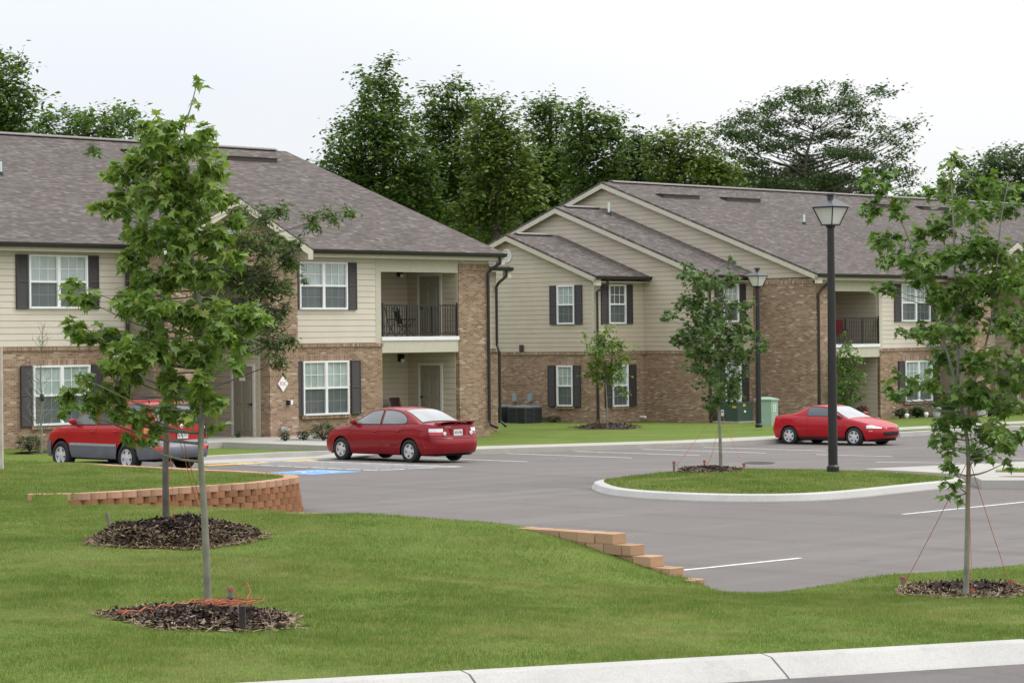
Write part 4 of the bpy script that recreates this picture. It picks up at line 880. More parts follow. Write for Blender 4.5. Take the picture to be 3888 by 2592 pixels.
        # greenhouse
        g = MB(); xs = np.linspace(sp['x_rb'], sp['x_wb'], 46); c.zmax = max(c.roofz(x) for x in xs)
        for sg in (1, -1):
            rows = []
            for x in xs:
                x = float(x); zt = c.zr(x)-0.035; zb_ = c.zs(x)-0.03; r = [Vector((x, c.yb(x)*1.0, min(zb_, zt)))]
                for k in (0, .25, .5, .75, 1.0): z = c.zs(x)+(zt-c.zs(x))*k; r.append(Vector((x, c.sidey(x, z), max(z, r[0].z))))
                for v in (.98, .93, .8, .6, .3, 0): r.append(c.rooft(x, v))
                rows.append([(p.x, p.y*sg, p.z) for p in r])
            g.grid(rows, flip=sg > 0)
        g.build('cabin', mat, c.root, smooth=True); return o
    def side_glass(c, cols, name, mat, off=0.007, trim=True):
        """cols: (x, z low, z high)"""
        for sg in (1, -1):
            if trim:
                m = MB(); e = 0.022; cs = [(cols[0][0]-e*math.copysign(1, cols[-1][0]-cols[0][0]), cols[0][1]-e*.7, cols[0][2]+e*.5)]+[(x, a-e, b+e*.8) for x, a, b in cols]+[(cols[-1][0]+e*math.copysign(1, cols[-1][0]-cols[0][0]), cols[-1][1]-e*.7, cols[-1][2]+e*.5)]
                m.grid([[Vector((x, (c.sidey(x, a+(b-a)*k/4)+off*0.5)*sg, a+(b-a)*k/4)) for k in range(5)] for x, a, b in cs]); m.build('window_seal', m_seam, c.root, smooth=True)
            m = MB(); m.grid([[Vector((x, (c.sidey(x, a+(b-a)*k/4)+off)*sg, a+(b-a)*k/4)) for k in range(5)] for x, a, b in cols]); m.build(name, mat, c.root, smooth=True)
    def screen(c, xa, xb, va, vb, name, mat, off=0.008, n=9):
        for nm, mt, e, of in (('screen_seal', m_seam, 0.03, off*.5), (name, mat, 0.0, off)):
            m = MB(); s_ = 1 if xb > xa else -1; xs = np.linspace(xa-e*s_, xb+e*s_, n); rows = []
            for j, x in enumerate(xs):
                vm_ = va+(vb-va)*j/(n-1)+e; x = float(x); dzdx = (c.zr(x+.02)-c.zr(x-.02))/.04; nn = Vector((-dzdx, 0, 1)).normalized()
                rows.append([c.rooft(x, vm_*k)+nn*of for k in np.linspace(-1, 1, 11)])
            m.grid(rows); m.build(nm, mt, c.root, smooth=True)
    def wheels(c, style, tw=0.19):
        sp = c.sp; R_ = c.R; rr = sp['rim']
        for a in c.ax:
            for sg in (1, -1):
                yc = sp['track']*sg; t = MB(); w = tw/2
                t.lathe([(rr*.98, -w), (R_*.93, -w), (R_, -w*.7), (R_, w*.7), (R_*.93, w), (rr*.98, w), (rr*.95, w*.6), (rr*.95, -w*.6), (rr*.98, -w)], 30, (0, 0, 0), 'y', cap=False)
                o = t.build('wheel', m_tyre, c.root, smooth=True); o.location = (a, yc, R_)
                f = MB(); yo = sg*w*0.78
                f.lathe([(rr*.99, yo+sg*.02), (rr*.90, yo+sg*.022), (rr*.86, yo-sg*.015), (rr*.84, yo-sg*.05)], 30, (0, 0, 0), 'y', cap=False)
                hub = rr*.32
                f.lathe([(hub, yo-sg*.02), (hub*.95, yo+sg*.008), (hub*.5, yo+sg*.016), (0.002, yo+sg*.018)], 20, (0, 0, 0), 'y', cap=False)
                ns = style['n']; sw0, sw1 = style['w']
                for k in range(ns):
                    an = 2*math.pi*k/ns+.3; tw_ = style.get('twist', 0)
                    ca, sa = math.cos(an), math.sin(an); cb, sb = math.cos(an+tw_), math.sin(an+tw_)
                    p0 = Vector((ca*hub*.8, 0, sa*hub*.8)); p1 = Vector((cb*rr*.9, 0, sb*rr*.9)); t0 = Vector((-sa, 0, ca)); t1 = Vector((-sb, 0, cb))
                    f.add([p0-t0*sw0+Vector((0, yo+sg*.012, 0)), p0+t0*sw0+Vector((0, yo+sg*.012, 0)), p1+t1*sw1+Vector((0, yo+sg*.006, 0)), p1-t1*sw1+Vector((0, yo+sg*.006, 0)), p0-t0*sw0+Vector((0, yo-sg*.03, 0)), p0+t0*sw0+Vector((0, yo-sg*.03, 0)), p1+t1*sw1+Vector((0, yo-sg*.03, 0)), p1-t1*sw1+Vector((0, yo-sg*.03, 0))], [(0, 1, 2, 3), (0, 4, 5, 1), (1, 5, 6, 2), (2, 6, 7, 3), (3, 7, 4, 0)])
                r_ = f.build('rim', m_rim, o, smooth=False)
                d = MB(); d.lathe([(rr*.9, yo-sg*.05), (0.002, yo-sg*.05)], 24, (0, 0, 0), 'y', cap=False); d.build('brake_shadow', m_well, o)
    def strip_at(c, mb, x, z0, z1, w=0.007, off=0.003, lean=0.0):
        for sg in (1, -1):
            i = c.idx_x(x); rows = []
            for k in range(9):
                z = z0+(z1-z0)*k/8; p = c.P(i, z, sg, off); dx = x-c.out[i].x+lean*(z-z0); rows.append([p+Vector((dx-w/2, 0, 0)), p+Vector((dx+w/2, 0, 0))])
            mb.grid(rows)
    def line_along(c, mb, i0, i1, z, w=0.008, off=0.003, sides=(1, -1)):
        for sg in sides: mb.grid([[c.P(i, max(z-w/2, c.zb(c.out[i].x, c.out[i].y)), sg, off) for i in range(i0, i1+1)], [c.P(i, max(z+w/2, c.zb(c.out[i].x, c.out[i].y)), sg, off) for i in range(i0, i1+1)]])
    def handle(c, x, z):
        for sg in (1, -1):
            i = c.idx_x(x); p = c.P(i, z, sg, 0.0); m = MB(); m.tube([p+Vector((-.07, 0, 0)), p+Vector((-.06, sg*.025, 0)), p+Vector((.06, sg*.025, .003)), p+Vector((.075, 0, .003))], .014, 6); m.build('door_handle', c.sp['paint'], c.root, smooth=True)
    def mirror(c, x, z, mat):
        for sg in (1, -1):
            y = c.sidey(x, z)*sg; m = MB(); m.lathe([(.02, -.10), (.065, -.06), (.08, 0.0), (.078, .045), (.06, .055)], 12, (0, 0, 0), 'x'); m.v = [(x_*-0.9+x, y+sg*.11+b_*1.15, z+.05+d_*.85) for x_, b_, d_ in m.v]
            m.bar((x, y-sg*.02, z+.01), (x, y+sg*.06, z+.03), .05, .04); m.build('mirror', mat, c.root, smooth=True)
def plate(c, x, z, txt, col=None, lean=0.0):
    m = MB(); m.box(x-.012, x, -.155, .155, z-.078, z+.078); o = m.build('licence_plate', m_plate, c.root); o.rotation_euler = (0, 0, 0)
    t = text_mesh('plate_number', txt, .085, m_plt, o, (x-.0135, 0, z+.002), (rad(90), 0, rad(-90)), 0.86); return o
HEAD = math.atan2(E2.y, E2.x)
# ---- red saloon, seen from behind
red1 = paint('red_saloon_paint', (0.225, 0.006, 0.012))
sp1 = dict(w=1.695, wb=2.56, wr=.298, rim=.185, arch=.345, track=.745, zlow=.20, crown=.035, roof_w=.56, x_rb=-1.62, x_wb=1.02, paint=red1, rocker=lambda x: .215+.05*max(0, abs(x)-1.7),
  plan=[(-2.29, 0), (-2.285, .30), (-2.24, .58), (-2.12, .755), (-1.88, .815), (-1.3, .84), (-.5, .848), (.4, .848), (1.2, .838), (1.62, .812), (1.92, .74), (2.07, .58), (2.135, .32), (2.15, 0)],
  fz=[(0, .93), (.12, .965), (.35, .995), (.6, 1.0), (.8, .975), (.93, .945), (1, .90)],
  shoulder=[(-2.29, .93), (-2.15, .965), (-1.6, .985), (-1.0, .965), (0, .935), (.7, .92), (1.05, .905), (1.5, .835), (1.85, .745), (2.05, .67), (2.15, .62)],
  rear_shift=[(.2, .12), (.35, .02), (.5, 0), (.60, .01), (.635, .075), (.75, .10), (.95, .15)], front_shift=[(.2, -.08), (.35, 0), (.5, 0), (.62, -.05), (.8, -.1)])
p = on_lot(1428, 1750); cc = p+E1*.78+E2*0.0; SED = Car('red_saloon', sp1, (cc.x, cc.y, lotz(cc.x, cc.y)), HEAD, 'dark red four door saloon with boot spoiler, parked at the kerb facing the left house')
SED.roofz = slut([(-1.66, .985), (-1.35, 1.14), (-1.0, 1.29), (-.6, 1.372), (-.2, 1.392), (.1, 1.375), (.32, 1.325), (.6, 1.18), (.85, 1.03), (1.05, .91)])
c = SED; c.body(red1); gl1 = glass_mat('saloon_glass', (0.17, 0.185, 0.185), 0.05); gl1b = glass_mat('saloon_rear_glass', (0.22, 0.235, 0.24), 0.05)  # grey base colour paints the sky reflection into the opaque glass
c.side_glass([(.83, .955, .962), (.7, .957, 1.045), (.5, .96, 1.16), (.3, .962, 1.255), (.1, .965, 1.295), (-.13, .968, 1.305)], 'front_window', gl1)
c.side_glass([(-.22, .97, 1.305), (-.5, .975, 1.30), (-.75, .98, 1.27), (-.95, .985, 1.20), (-1.06, 1.0, 1.13), (-1.10, 1.02, 1.08)], 'rear_window', gl1)
c.screen(-1.54, -.86, .86, .90, 'rear_screen', gl1b); c.screen(.98, .36, .90, .90, 'windscreen', gl1)
c.wheels(dict(n=5, w=(.045, .040), twist=.25))
s1 = MB(); 
for x, z0, z1 in ((-.18, .30, .955), (.93, .30, .92)): c.strip_at(s1, x, z0, z1)
c.strip_at(s1, -1.0, .62, .96, lean=-.2); c.line_along(s1, 0, c.idx_x(-1.75), .625); c.line_along(s1, c.idx_x(1.65), len(c.out)-1, .56); s1.build('door_seams', m_seam, c.root)
m = MB(); c.line_along(m, c.idx_x(-.93), c.idx_x(.9), .50, .035, .012); m.build('rub_strip', red1, c.root, smooth=True)
for sd_ in (1, -1):
    m = MB(); c.patch(m, c.idx_rear(.50), c.idx_x(-2.0), .70, .79, .010, sides=(sd_,)); o = m.build('tail_light', m_red_l, c.root, smooth=True)
    m = MB(); c.patch(m, c.idx_rear(.50), c.idx_x(-1.98), .79, .875, .011, sides=(sd_,)); m.build('clear_lens', m_clear, o, smooth=True)
    m = MB(); pp = c.P(c.idx_rear(.47), .745, sd_, .012); m.lathe([(.052, 0), (.05, -.02), (.03, -.026)], 14, (pp.x, pp.y, pp.z), 'x'); m.build('reverse_lens', m_clear, o)
    m = MB(); c.patch(m, c.idx_front(.70), c.idx_front(.35), .60, .70, .008, sides=(sd_,)); m.build('headlight', m_clear, c.root, smooth=True)
c.handle(-.02, .78); c.handle(-.88, .80); c.mirror(.78, .96, red1)
m = MB(); xs_ = c.x0+.10; rows = []
for y in np.linspace(-.60, .60, 13): e = 1-(abs(y)/.62)**6; rows.append([(xs_+.26, y, 1.00+.02*e), (xs_+.10, y, 1.02+.03*e), (xs_-.02, y, 1.025+.03*e), (xs_-.02, y, 1.0+.028*e), (xs_+.26, y, .99+.02*e)])
m.grid(rows)
for y in (-.57, 0, .57): m.box(xs_+.05, xs_+.2, y-.03, y+.03, .95, 1.02)
m.build('spoiler', red1, c.root, smooth=True)
plate(c, c.x0+.092, .765, 'BZA-06J'); m = MB(); m.box(c.x0+.09, c.x0+.13, -.26, .26, .66, .86); m.build('plate_recess', red1, c.root)
text_mesh('badge', 'SEPHIA', .07, m_chrome, c.root, (c.x0+.118, .33, .905), (rad(90), 0, rad(-90)))
m = MB(); m.bar((-1.2, .66, 1.02), (-1.25, .66, 1.06), .006, .006); m.build('aerial_base', m_blacktrim, c.root)
m = MB(); m.tube([(c.x0+.35, -.45, .24), (c.x0+.02, -.45, .23)], .025, 8); m.build('exhaust', m_steel, c.root)
for y in (.38, -.38):
    for x in (.12, -.72): m = MB(); m.lathe([(.17, .3), (.2, .7), (.16, .93), (.09, .95), (.10, 1.10), (.05, 1.14)], 10, (x, y, 0)); m.build('seat', m_blacktrim, c.root)
# ---- red and grey four wheel drive
red2 = paint('red_suv_paint', (0.36, 0.007, 0.010)); m_clad = plain('grey_cladding', (0.135, 0.14, 0.165), 0.42, 0.12, 4, metallic=0.25); m_cladhi = plain('silver_strip', (0.34, 0.345, 0.38), 0.35, 0.1, metallic=0.4)
sp2 = dict(w=1.845, wb=2.62, wr=.345, rim=.215, arch=.415, track=.80, zlow=.28, crown=.04, roof_w=.66, x_rb=-2.17, x_wb=1.08, paint=red2, rocker=lambda x: .31+.06*max(0, abs(x)-1.8),
  plan=[(-2.36, 0), (-2.35, .36), (-2.30, .66), (-2.17, .83), (-1.9, .89), (-1.3, .915), (-.5, .90), (.4, .90), (1.25, .912), (1.7, .885), (1.98, .80), (2.12, .60), (2.18, .32), (2.20, 0)],
  fz=[(0, .95), (.15, .985), (.4, 1.0), (.6, .985), (.8, .985), (.93, .955), (1, .91)],
  shoulder=[(-2.36, 1.11), (-1.8, 1.13), (-1.0, 1.11), (0, 1.085), (.8, 1.07), (1.1, 1.055), (1.5, 1.01), (1.85, .93), (2.05, .85), (2.2, .78)],
  rear_shift=[(.25, .12), (.4, 0), (.62, 0), (.68, .07), (.9, .09), (1.15, .12)], front_shift=[(.25, -.1), (.4, 0), (.6, 0), (.7, -.03), (.9, -.1)])
p = on_lot(489, 1793); cc = p+E1*.84+E2*1.31; SUV = Car('red_four_wheel_drive', sp2, (cc.x, cc.y, 0.0), HEAD, 'red four wheel drive with grey lower cladding, parked behind the maple and the raised lawn')
c = SUV; c.roofz = slut([(-2.22, 1.12), (-2.10, 1.36), (-1.98, 1.56), (-1.85, 1.635), (-1.2, 1.68), (-.4, 1.685), (.1, 1.655), (.35, 1.58), (.6, 1.42), (.9, 1.19), (1.1, 1.06)])
c.body(red2); gl2 = glass_mat('tinted_glass', (0.05, 0.055, 0.06), 0.05); gl2f = glass_mat('suv_front_glass', (0.16, 0.185, 0.19), 0.05)
c.side_glass([(.88, 1.10, 1.115), (.7, 1.10, 1.26), (.5, 1.105, 1.41), (.3, 1.11, 1.52), (.12, 1.11, 1.565), (-.05, 1.115, 1.58)], 'front_window', gl2f)
c.side_glass([(-.16, 1.12, 1.59), (-.5, 1.125, 1.60), (-.85, 1.13, 1.60), (-1.05, 1.15, 1.595)], 'rear_window', gl2); c.side_glass([(-1.17, 1.17, 1.59), (-1.5, 1.19, 1.58), (-1.72, 1.22, 1.56), (-1.80, 1.27, 1.50)], 'quarter_window', gl2)
gl2r = plain('suv_rear_glass', (.03, .036, .038), .12, .2, 2, spec=.25); c.screen(-2.20, -1.96, .84, .86, 'rear_screen', gl2r); c.screen(1.05, .40, .9, .9, 'windscreen', gl2f); c.wheels(dict(n=5, w=(.05, .055)), .225)
m = MB(); c.patch(m, c.idx_x(-.93), c.idx_x(.93), .2, .60, .014, 5); m.build('side_cladding', m_clad, c.root, smooth=True); m = MB(); c.patch(m, c.idx_x(-.93), c.idx_x(.93), .60, .66, .020, 2); m.build('side_strip', m_cladhi, c.root, smooth=True)
m = MB(); c.patch(m, 0, c.idx_x(-1.70), .2, .74, .020, 7, zfun=lambda x: (.2, .70+.06*min(1, max(0, (-x-1.7)/.3)))); m.build('rear_bumper', m_clad, c.root, smooth=True); m = MB(); c.patch(m, c.idx_rear(.0), c.idx_x(-1.72), .70, .76, .024, 2); m.build('bumper_strip', m_cladhi, c.root, smooth=True)
m = MB(); c.patch(m, c.idx_x(1.72), len(c.out)-1, .2, .70, .018, 6); m.build('front_bumper', m_clad, c.root, smooth=True)
for sd_ in (1, -1):
    m = MB(); c.patch(m, c.idx_rear(.76), c.idx_x(-1.98), .80, 1.06, .012, sides=(sd_,)); o = m.build('tail_light', m_red_l, c.root, smooth=True); m = MB(); c.patch(m, c.idx_x(-2.16), c.idx_x(-1.98), .93, 1.05, .015, sides=(sd_,)); m.build('amber_lens', m_amber, o, smooth=True); m = MB(); c.patch(m, c.idx_rear(.74), c.idx_rear(.80), .86, 1.06, .016, sides=(sd_,)); m.build('clear_lens', m_clear, o, smooth=True)
    m = MB(); c.patch(m, c.idx_rear(.54), c.idx_rear(.80), .53, .645, .028, sides=(sd_,)); m.build('bumper_reflector', m_red_l, c.root, smooth=True); m = MB(); c.patch(m, c.idx_x(1.93), c.idx_x(2.0), .54, .60, .024, sides=(sd_,)); m.build('side_marker', m_amber, c.root)
    m = MB(); yr = .55*sd_; m.tube([(-1.75, yr, 1.64), (-1.7, yr, 1.725), (-.2, yr, 1.745), (.1, yr, 1.73), (.18, yr, 1.65)], .018, 6); m.build('roof_rail', m_blacktrim, c.root, smooth=True)
for x in (-1.35, -.45): m = MB(); m.bar((x, -.55, 1.735), (x, .55, 1.735), .05, .022); m.build('cross_bar', m_blacktrim, c.root)
s1 = MB()
for x, z0, z1 in ((-.11, .35, 1.10), (.97, .35, 1.05), (-1.08, .72, 1.12)): c.strip_at(s1, x, z0, z1)
for yy in (.70, -.70): s1.box(c.x0+.075, c.x0+.10, yy-.004, yy+.004, .78, 1.11)
s1.build('door_seams', m_seam, c.root); c.handle(.06, .93); c.handle(-.9, .95); c.mirror(.80, 1.12, red2)
plate(c, c.x0+.072, .87, 'GGA-41L'); m = MB(); m.box(c.x0+.07, c.x0+.12, -.36, .36, .955, .985); m.build('tailgate_grip', red2, c.root); m = MB(); m.lathe([(.055, 0), (.04, -.012)], 16, (c.x0+.105, 0, 1.07), 'x'); m.build('badge', m_chrome, c.root)
text_mesh('badge_letter', 'H', .08, m_chrome, c.root, (c.x0+.10, 0, 1.07), (rad(90), 0, rad(-90)), 1.2, .006)
m = MB(); m.bar((-2.20, .02, 1.16), (-2.15, .45, 1.20), .03, .02); m.lathe([(.035, -.03), (.03, .03)], 10, (-2.21, .02, 1.15), 'x'); m.build('rear_wiper', m_blacktrim, c.root)
m = MB(); m.tube([(c.x0+.4, -.5, .32), (c.x0+.06, -.5, .30)], .032, 8); m.build('exhaust', m_steel, c.root)
# ---- small red coupe, nose towards the lot
red3 = paint('red_coupe_paint', (0.36, 0.006, 0.014))
sp3 = dict(w=1.695, wb=2.37, wr=.29, rim=.19, arch=.335, track=.75, zlow=.17, crown=.03, roof_w=.55, x_rb=-1.28, x_wb=.92, paint=red3, rocker=lambda x: .20+.07*max(0, abs(x)-1.5),
  plan=[(-1.98, 0), (-1.97, .32), (-1.92, .60), (-1.80, .755), (-1.5, .825), (-.9, .845), (0, .84), (.7, .842), (1.25, .835), (1.6, .79), (1.85, .68), (1.98, .48), (2.03, .25), (2.045, 0)],
  fz=[(0, .92), (.12, .96), (.35, .99), (.6, 1.0), (.8, .97), (.93, .94), (1, .885)],
  shoulder=[(-1.98, .84), (-1.8, .90), (-1.3, .92), (-.6, .905), (.2, .885), (.9, .845), (1.3, .775), (1.6, .70), (1.85, .62), (2.045, .55)],
  rear_shift=[(.2, .12), (.35, .02), (.5, 0), (.65, .03), (.9, .10)], front_shift=[(.18, -.16), (.3, -.04), (.45, 0), (.6, -.04), (.8, -.1)])
p = on_lot(3073, 1690); cc = p+E1*.80-E2*.42; HD3 = math.atan2(-E2.y, -E2.x)+rad(4); CPE = Car('red_coupe', sp3, (cc.x, cc.y, lotz(cc.x, cc.y)), HD3, 'small bright red two seat coupe with dark windows, parked nose out by the lamp posts')
c = CPE; c.roofz = slut([(-1.30, .92), (-1.0, 1.035), (-.78, 1.145), (-.6, 1.215), (-.35, 1.25), (-.05, 1.245), (.15, 1.205), (.4, 1.09), (.7, .95), (.94, .845)])
c.body(red3); gl3 = glass_mat('coupe_glass', (0.035, 0.04, 0.05), 0.05); gl3w = glass_mat('coupe_screen', (0.26, 0.28, 0.30), 0.05)
c.side_glass([(.70, .895, .905), (.55, .90, .985), (.35, .905, 1.075), (.15, .91, 1.14), (-.1, .915, 1.175), (-.35, .92, 1.18), (-.52, .925, 1.17), (-.57, .94, 1.13)], 'side_window', gl3)
c.screen(.90, .19, .9, .9, 'windscreen', gl3w); m = MB(); c.wheels(dict(n=6, w=(.040, .034), twist=.18), .19)
s1 = MB(); c.strip_at(s1, -.52, .28, .91); c.strip_at(s1, .82, .28, .85); c.line_along(s1, c.idx_x(1.5), len(c.out)-1, .545); s1.build('door_seams', m_seam, c.root); c.mirror(.56, .90, red3)
m = MB(); c.line_along(m, c.idx_x(-.85), c.idx_x(.85), .245, .07, .010); m.build('sill_trim', m_blacktrim, c.root, smooth=True)
for sd_ in (1, -1):
    m = MB(); c.patch(m, c.idx_x(1.62), c.idx_front(.52), .555, .655, .010, sides=(sd_,)); m.build('headlight', m_clear, c.root, smooth=True); m = MB(); c.patch(m, c.idx_x(1.70), c.idx_x(1.80), .46, .495, .010, sides=(sd_,)); m.build('side_marker', m_amber, c.root)
    m = MB(); c.patch(m, c.idx_front(.34), c.idx_front(.28), .545, .60, .010, sides=(sd_,)); m.build('nose_lens', m_clear, c.root); m = MB(); c.patch(m, c.idx_x(-1.90), c.idx_x(-1.78), .66, .75, .010, sides=(sd_,)); m.build('rear_marker', m_amber, c.root)
m = MB(); c.patch(m, c.idx_front(.42), len(c.out)-1, .33, .44, .012); m.build('grille', m_seam, c.root); m = MB(); c.line_along(m, c.idx_front(.42), len(c.out)-1, .385, .012, .018); m.build('grille_bar', m_blacktrim, c.root)
text_mesh('nose_badge', 'H', .05, m_chrome, c.root, (c.x1-.055, 0, .575), (rad(70), 0, rad(90)), 1.2, .004); m = MB(); m.bar((-1.35, -.72, .90), (-1.47, -.73, 1.17), .008, .008); m.build('aerial', m_blacktrim, c.root)
for sd_ in (1, -1): text_mesh('door_script', 'V T E C', .045, plain('script_dark', (.12, .01, .02), .5, .1), c.root, (-.35, sd_*.853, .36), (rad(90), 0, rad(180) if sd_ > 0 else 0))
# ---------------------------------------------------------------- block retaining walls
def wall_blocks(name, path, label, courses, start_of, hgt=0.11, bl=0.295, depth=0.22, side=1, cap_over=0.02, mats=None):
    """dry laid blocks along a ground path; side = which hand of the path the face is on; start_of(course) trims the near end"""
    n = 400; P = interp_poly(path, n)
    for _ in range(6): P = [P[0]]+[(P[i-1]+P[i]*2+P[i+1])/4 for i in range(1, n-1)]+[P[-1]]
    d = [0.0]
    for a, b in zip(P, P[1:]): d.append(d[-1]+(b-a).length)
    def at(L):
        L = min(max(L, 0), d[-1]-1e-4); k = int(np.searchsorted(d, L, side='right'))-1; k = min(k, n-2); t = (L-d[k])/(d[k+1]-d[k]); q = P[k].lerp(P[k+1], t); u = (P[k+1]-P[k]).normalized(); return q, u
    mb = MB(); caps = MB()
    for c in range(courses):
        L0 = start_of(c); L = L0 + (bl/2 if c % 2 and c else 0)*0; L -= (bl*0.5 if c % 2 else 0)*0
        L = L0 if c % 2 == 0 else L0+bl*0.5-bl*0.5; off = (courses-1-c)*0.018; k = 0
        if c % 2: L = L0-bl*.0
        Ls = [L0]; 
        if c % 2: Ls.append(L0+bl*.5)
        while Ls[-1] < d[-1]: Ls.append(Ls[-1]+bl)
        for La, Lb in zip(Ls, Ls[1:]):
            if Lb > d[-1]+bl*.4: break
            a, ua = at(La+0.007); b, ub = at(Lb-0.007); na = Vector((ua.y, -ua.x, 0))*side; nb = Vector((ub.y, -ub.x, 0))*side
            j = rnd.uniform(-.006, .006); z0 = -0.03+c*hgt; z1 = z0+hgt-0.004; o = off+j+(cap_over if c == courses-1 else 0)
            m1 = (a+b)/2; nm = (na+nb).normalized(); bulge = 0.055; q = (b-a)
            fr = [a+na*o, a+q*.2+nm*(o+bulge*.75), a+q*.5+nm*(o+bulge), a+q*.8+nm*(o+bulge*.75), b+nb*o, b-nb*(depth-o), a-na*(depth-o)]
            vs = [(p.x, p.y, z0) for p in fr]+[(p.x, p.y, z1) for p in fr]; m_ = len(fr)
            fs = [tuple(range(m_-1, -1, -1)), tuple(range(m_, 2*m_))]+[(i, (i+1) % m_, (i+1) % m_+m_, i+m_) for i in range(m_)]
            (caps if c == courses-1 else mb).add(vs, fs)
    mats = mats or (m_block, m_blockcap); o = mb.build(name, mats[0], recalc=True); tag(o, label, 'retaining wall'); caps.build('capping_row', mats[1], o); return o
def block_mat(name, c):
    m = NT(name); g = m.n('ShaderNodeNewGeometry'); v = m.pos(); k = m.ramp(g.outputs['Random Per Island'], [(0, tuple(x*.78 for x in c)), (.5, c), (1, tuple(min(1, x*1.2) for x in c))])
    f = m.noise(v, 90, 3, .7); k = m.mix(.35, k, m.ramp(f, [(.3, tuple(x*.55 for x in c)), (.7, tuple(min(1, x*1.35) for x in c))])); m.col(k); m.rough(.95); m.b.inputs['Specular IOR Level'].default_value = .15; m.bump(f, .01, .8); return m.mat
m_block = block_mat('tan_block', (0.30, 0.152, 0.080)); m_blockcap = block_mat('tan_block_cap', (0.45, 0.275, 0.18)); m_block2 = block_mat('pale_block', (0.43, 0.275, 0.175))
wp = [Vector((CORNER.x-0.2, CORNER.y+.2, 0))]+wallpath[1:]
wall_blocks('retaining_wall', wp, 'curved wall of tan split blocks holding up the raised lawn at the left', 6, lambda c: 0.0, side=1)
we = [(STEP_END.x+.02-.7169*.0, STEP_END.y, 0), (-3.2, 36.65, 0)]
wall_blocks('retaining_wall', we, 'tan block wall ending in five descending steps beside the near lawn', 5, lambda c: 0.0 if c == 0 else 0.02+c*0.31, side=1, hgt=0.128, bl=.31, depth=.25, mats=(m_block2, m_block2))
# ---------------------------------------------------------------- lamps
def lamp(base, top_px_y, base_px_y, label):
    p, H = base, None
    q = Vector((p.x, p.y, 0)); Hh = on_y(px(p)[0], top_px_y, p.y).z-p.z
    r = empty('street_lamp', p, rad(45)); tag(r, label, 'street lamp', 'black lantern posts in the lot')
    hd = 0.66; z1 = Hh-0.93*hd*0.97
    m = MB(); m.lathe([(.13, 0), (.13, .10), (.10, .14), (.098, .9), (.075, z1-.35), (.075, z1-.06), (.10, z1-.04), (.10, z1-.02), (.06, z1)], 18); m.build('post', m_blackm, r, smooth=False)
    zb_, zt_ = z1+.02, z1+.36; a, b_ = .135, .255
    m = MB(); m.box(-a-.01, a+.01, -a-.01, a+.01, zb_-.03, zb_)
    for sx in (-1, 1):
        for sy in (-1, 1): m.bar((sx*a, sy*a, zb_), (sx*b_, sy*b_, zt_), .022, .022)
    m.box(-b_-.012, b_+.012, -b_-.012, b_+.012, zt_-.0, zt_+.022); m.build('lantern_frame', m_blackm, r)
    g = MB(); a2, b2 = a-.012, b_-.014
    for k in range(4):
        c_, s_ = (1, 0, -1, 0)[k], (0, 1, 0, -1)[k]
        f = lambda u, w: (c_*w-s_*u, s_*w+c_*u)
        g.add([(*f(-a2, a2), zb_), (*f(a2, a2), zb_), (*f(b2, b2), zt_), (*f(-b2, b2), zt_)], [(0, 1, 2, 3)])
    g.build('lantern_pane', m_frost, r)
    m = MB(); e = b_+.075; vs = [(-e, -e, zt_+.023), (e, -e, zt_+.023), (e, e, zt_+.023), (-e, e, zt_+.023), (-.075, -.075, zt_+.19), (.075, -.075, zt_+.19), (.075, .075, zt_+.19), (-.075, .075, zt_+.19)]
    m.add(vs, [(0, 1, 5, 4), (1, 2, 6, 5), (2, 3, 7, 6), (3, 0, 4, 7), (4, 5, 6, 7), (3, 2, 1, 0)]); m.lathe([(.07, zt_+.19), (.07, zt_+.25), (.105, zt_+.262), (.105, zt_+.30)], 14); m.build('lantern_roof', m_lroof, r)
m_frost = plain('frosted_glass', (0.62, 0.61, 0.58), 0.35, 0.06, 3); m_lroof = plain('lantern_roof_black', (0.03, 0.03, 0.035), 0.3, 0.1)
zi = 0.24; p1 = on_z(3163, 1789, zi); lamp(p1, 747, 1789, 'tall black lamp post with white lantern standing on the grass island')
p2 = on_z(2881, 1622, -.20); lamp(p2, 1024, 1622, 'black lamp post behind the kerb, left of the red coupe')
# ---------------------------------------------------------------- signs and fittings
def sign_post(x, ytop, ybase_z, label):
    pass
Ys = 61.5; pz = on_y(446, 1418, Ys); r = empty('parking_sign', (pz.x, pz.y, 0.12), 0.0); tag(r, 'white sign with blue wheelchair symbol on green post behind the four wheel drive', 'parking sign')
m = MB(); m.bar((0, 0, -.1), (0, 0, on_y(438, 1290, Ys).z-.12), .05, .045); m.build('post', plain('green_post', (.012, .04, .03), .5, .1), r)
zt = on_y(446, 1330, Ys).z-.12; zb_ = on_y(446, 1399, Ys).z-.12
m = MB(); m.box(-.15, .15, -.035, -.03, zb_, zt); pl = m.build('sign_panel', m_white, r, bevel=.004); m = MB(); m.box(-.075, .075, -.0385, -.0352, zb_+.13, zb_+.29); m.build('blue_panel', m_blue, pl)
m = MB(); zc_ = zb_+.19
m.tube([(.045*math.cos(a)-.01, -.041, zc_+.045*math.sin(a)) for a in np.linspace(1.9, 5.9, 12)], .007, 5); m.tube([(-.012, -.041, zc_+.075), (-.008, -.041, zc_+.01), (.035, -.041, zc_+.01), (.05, -.041, zc_-.035)], .009, 5); m.lathe([(.002, -.012), (.012, 0), (.002, .012)], 8, (-.014, -.041, zc_+.092)); m.build('wheelchair_symbol', m_white, pl)
for (t_, z_, sz) in (('RESERVED', zt-.06, .045), ('PARKING', zt-.11, .045)): text_mesh('lettering', t_, sz, plain('green_ink', (.03, .2, .08), .5, .1), pl, (0, -.036, z_), (rad(90), 0, 0))
def on_front(x, y, t, d=0.0): s_, z = on_t(x, y, t); return st(s_, t-d, z)
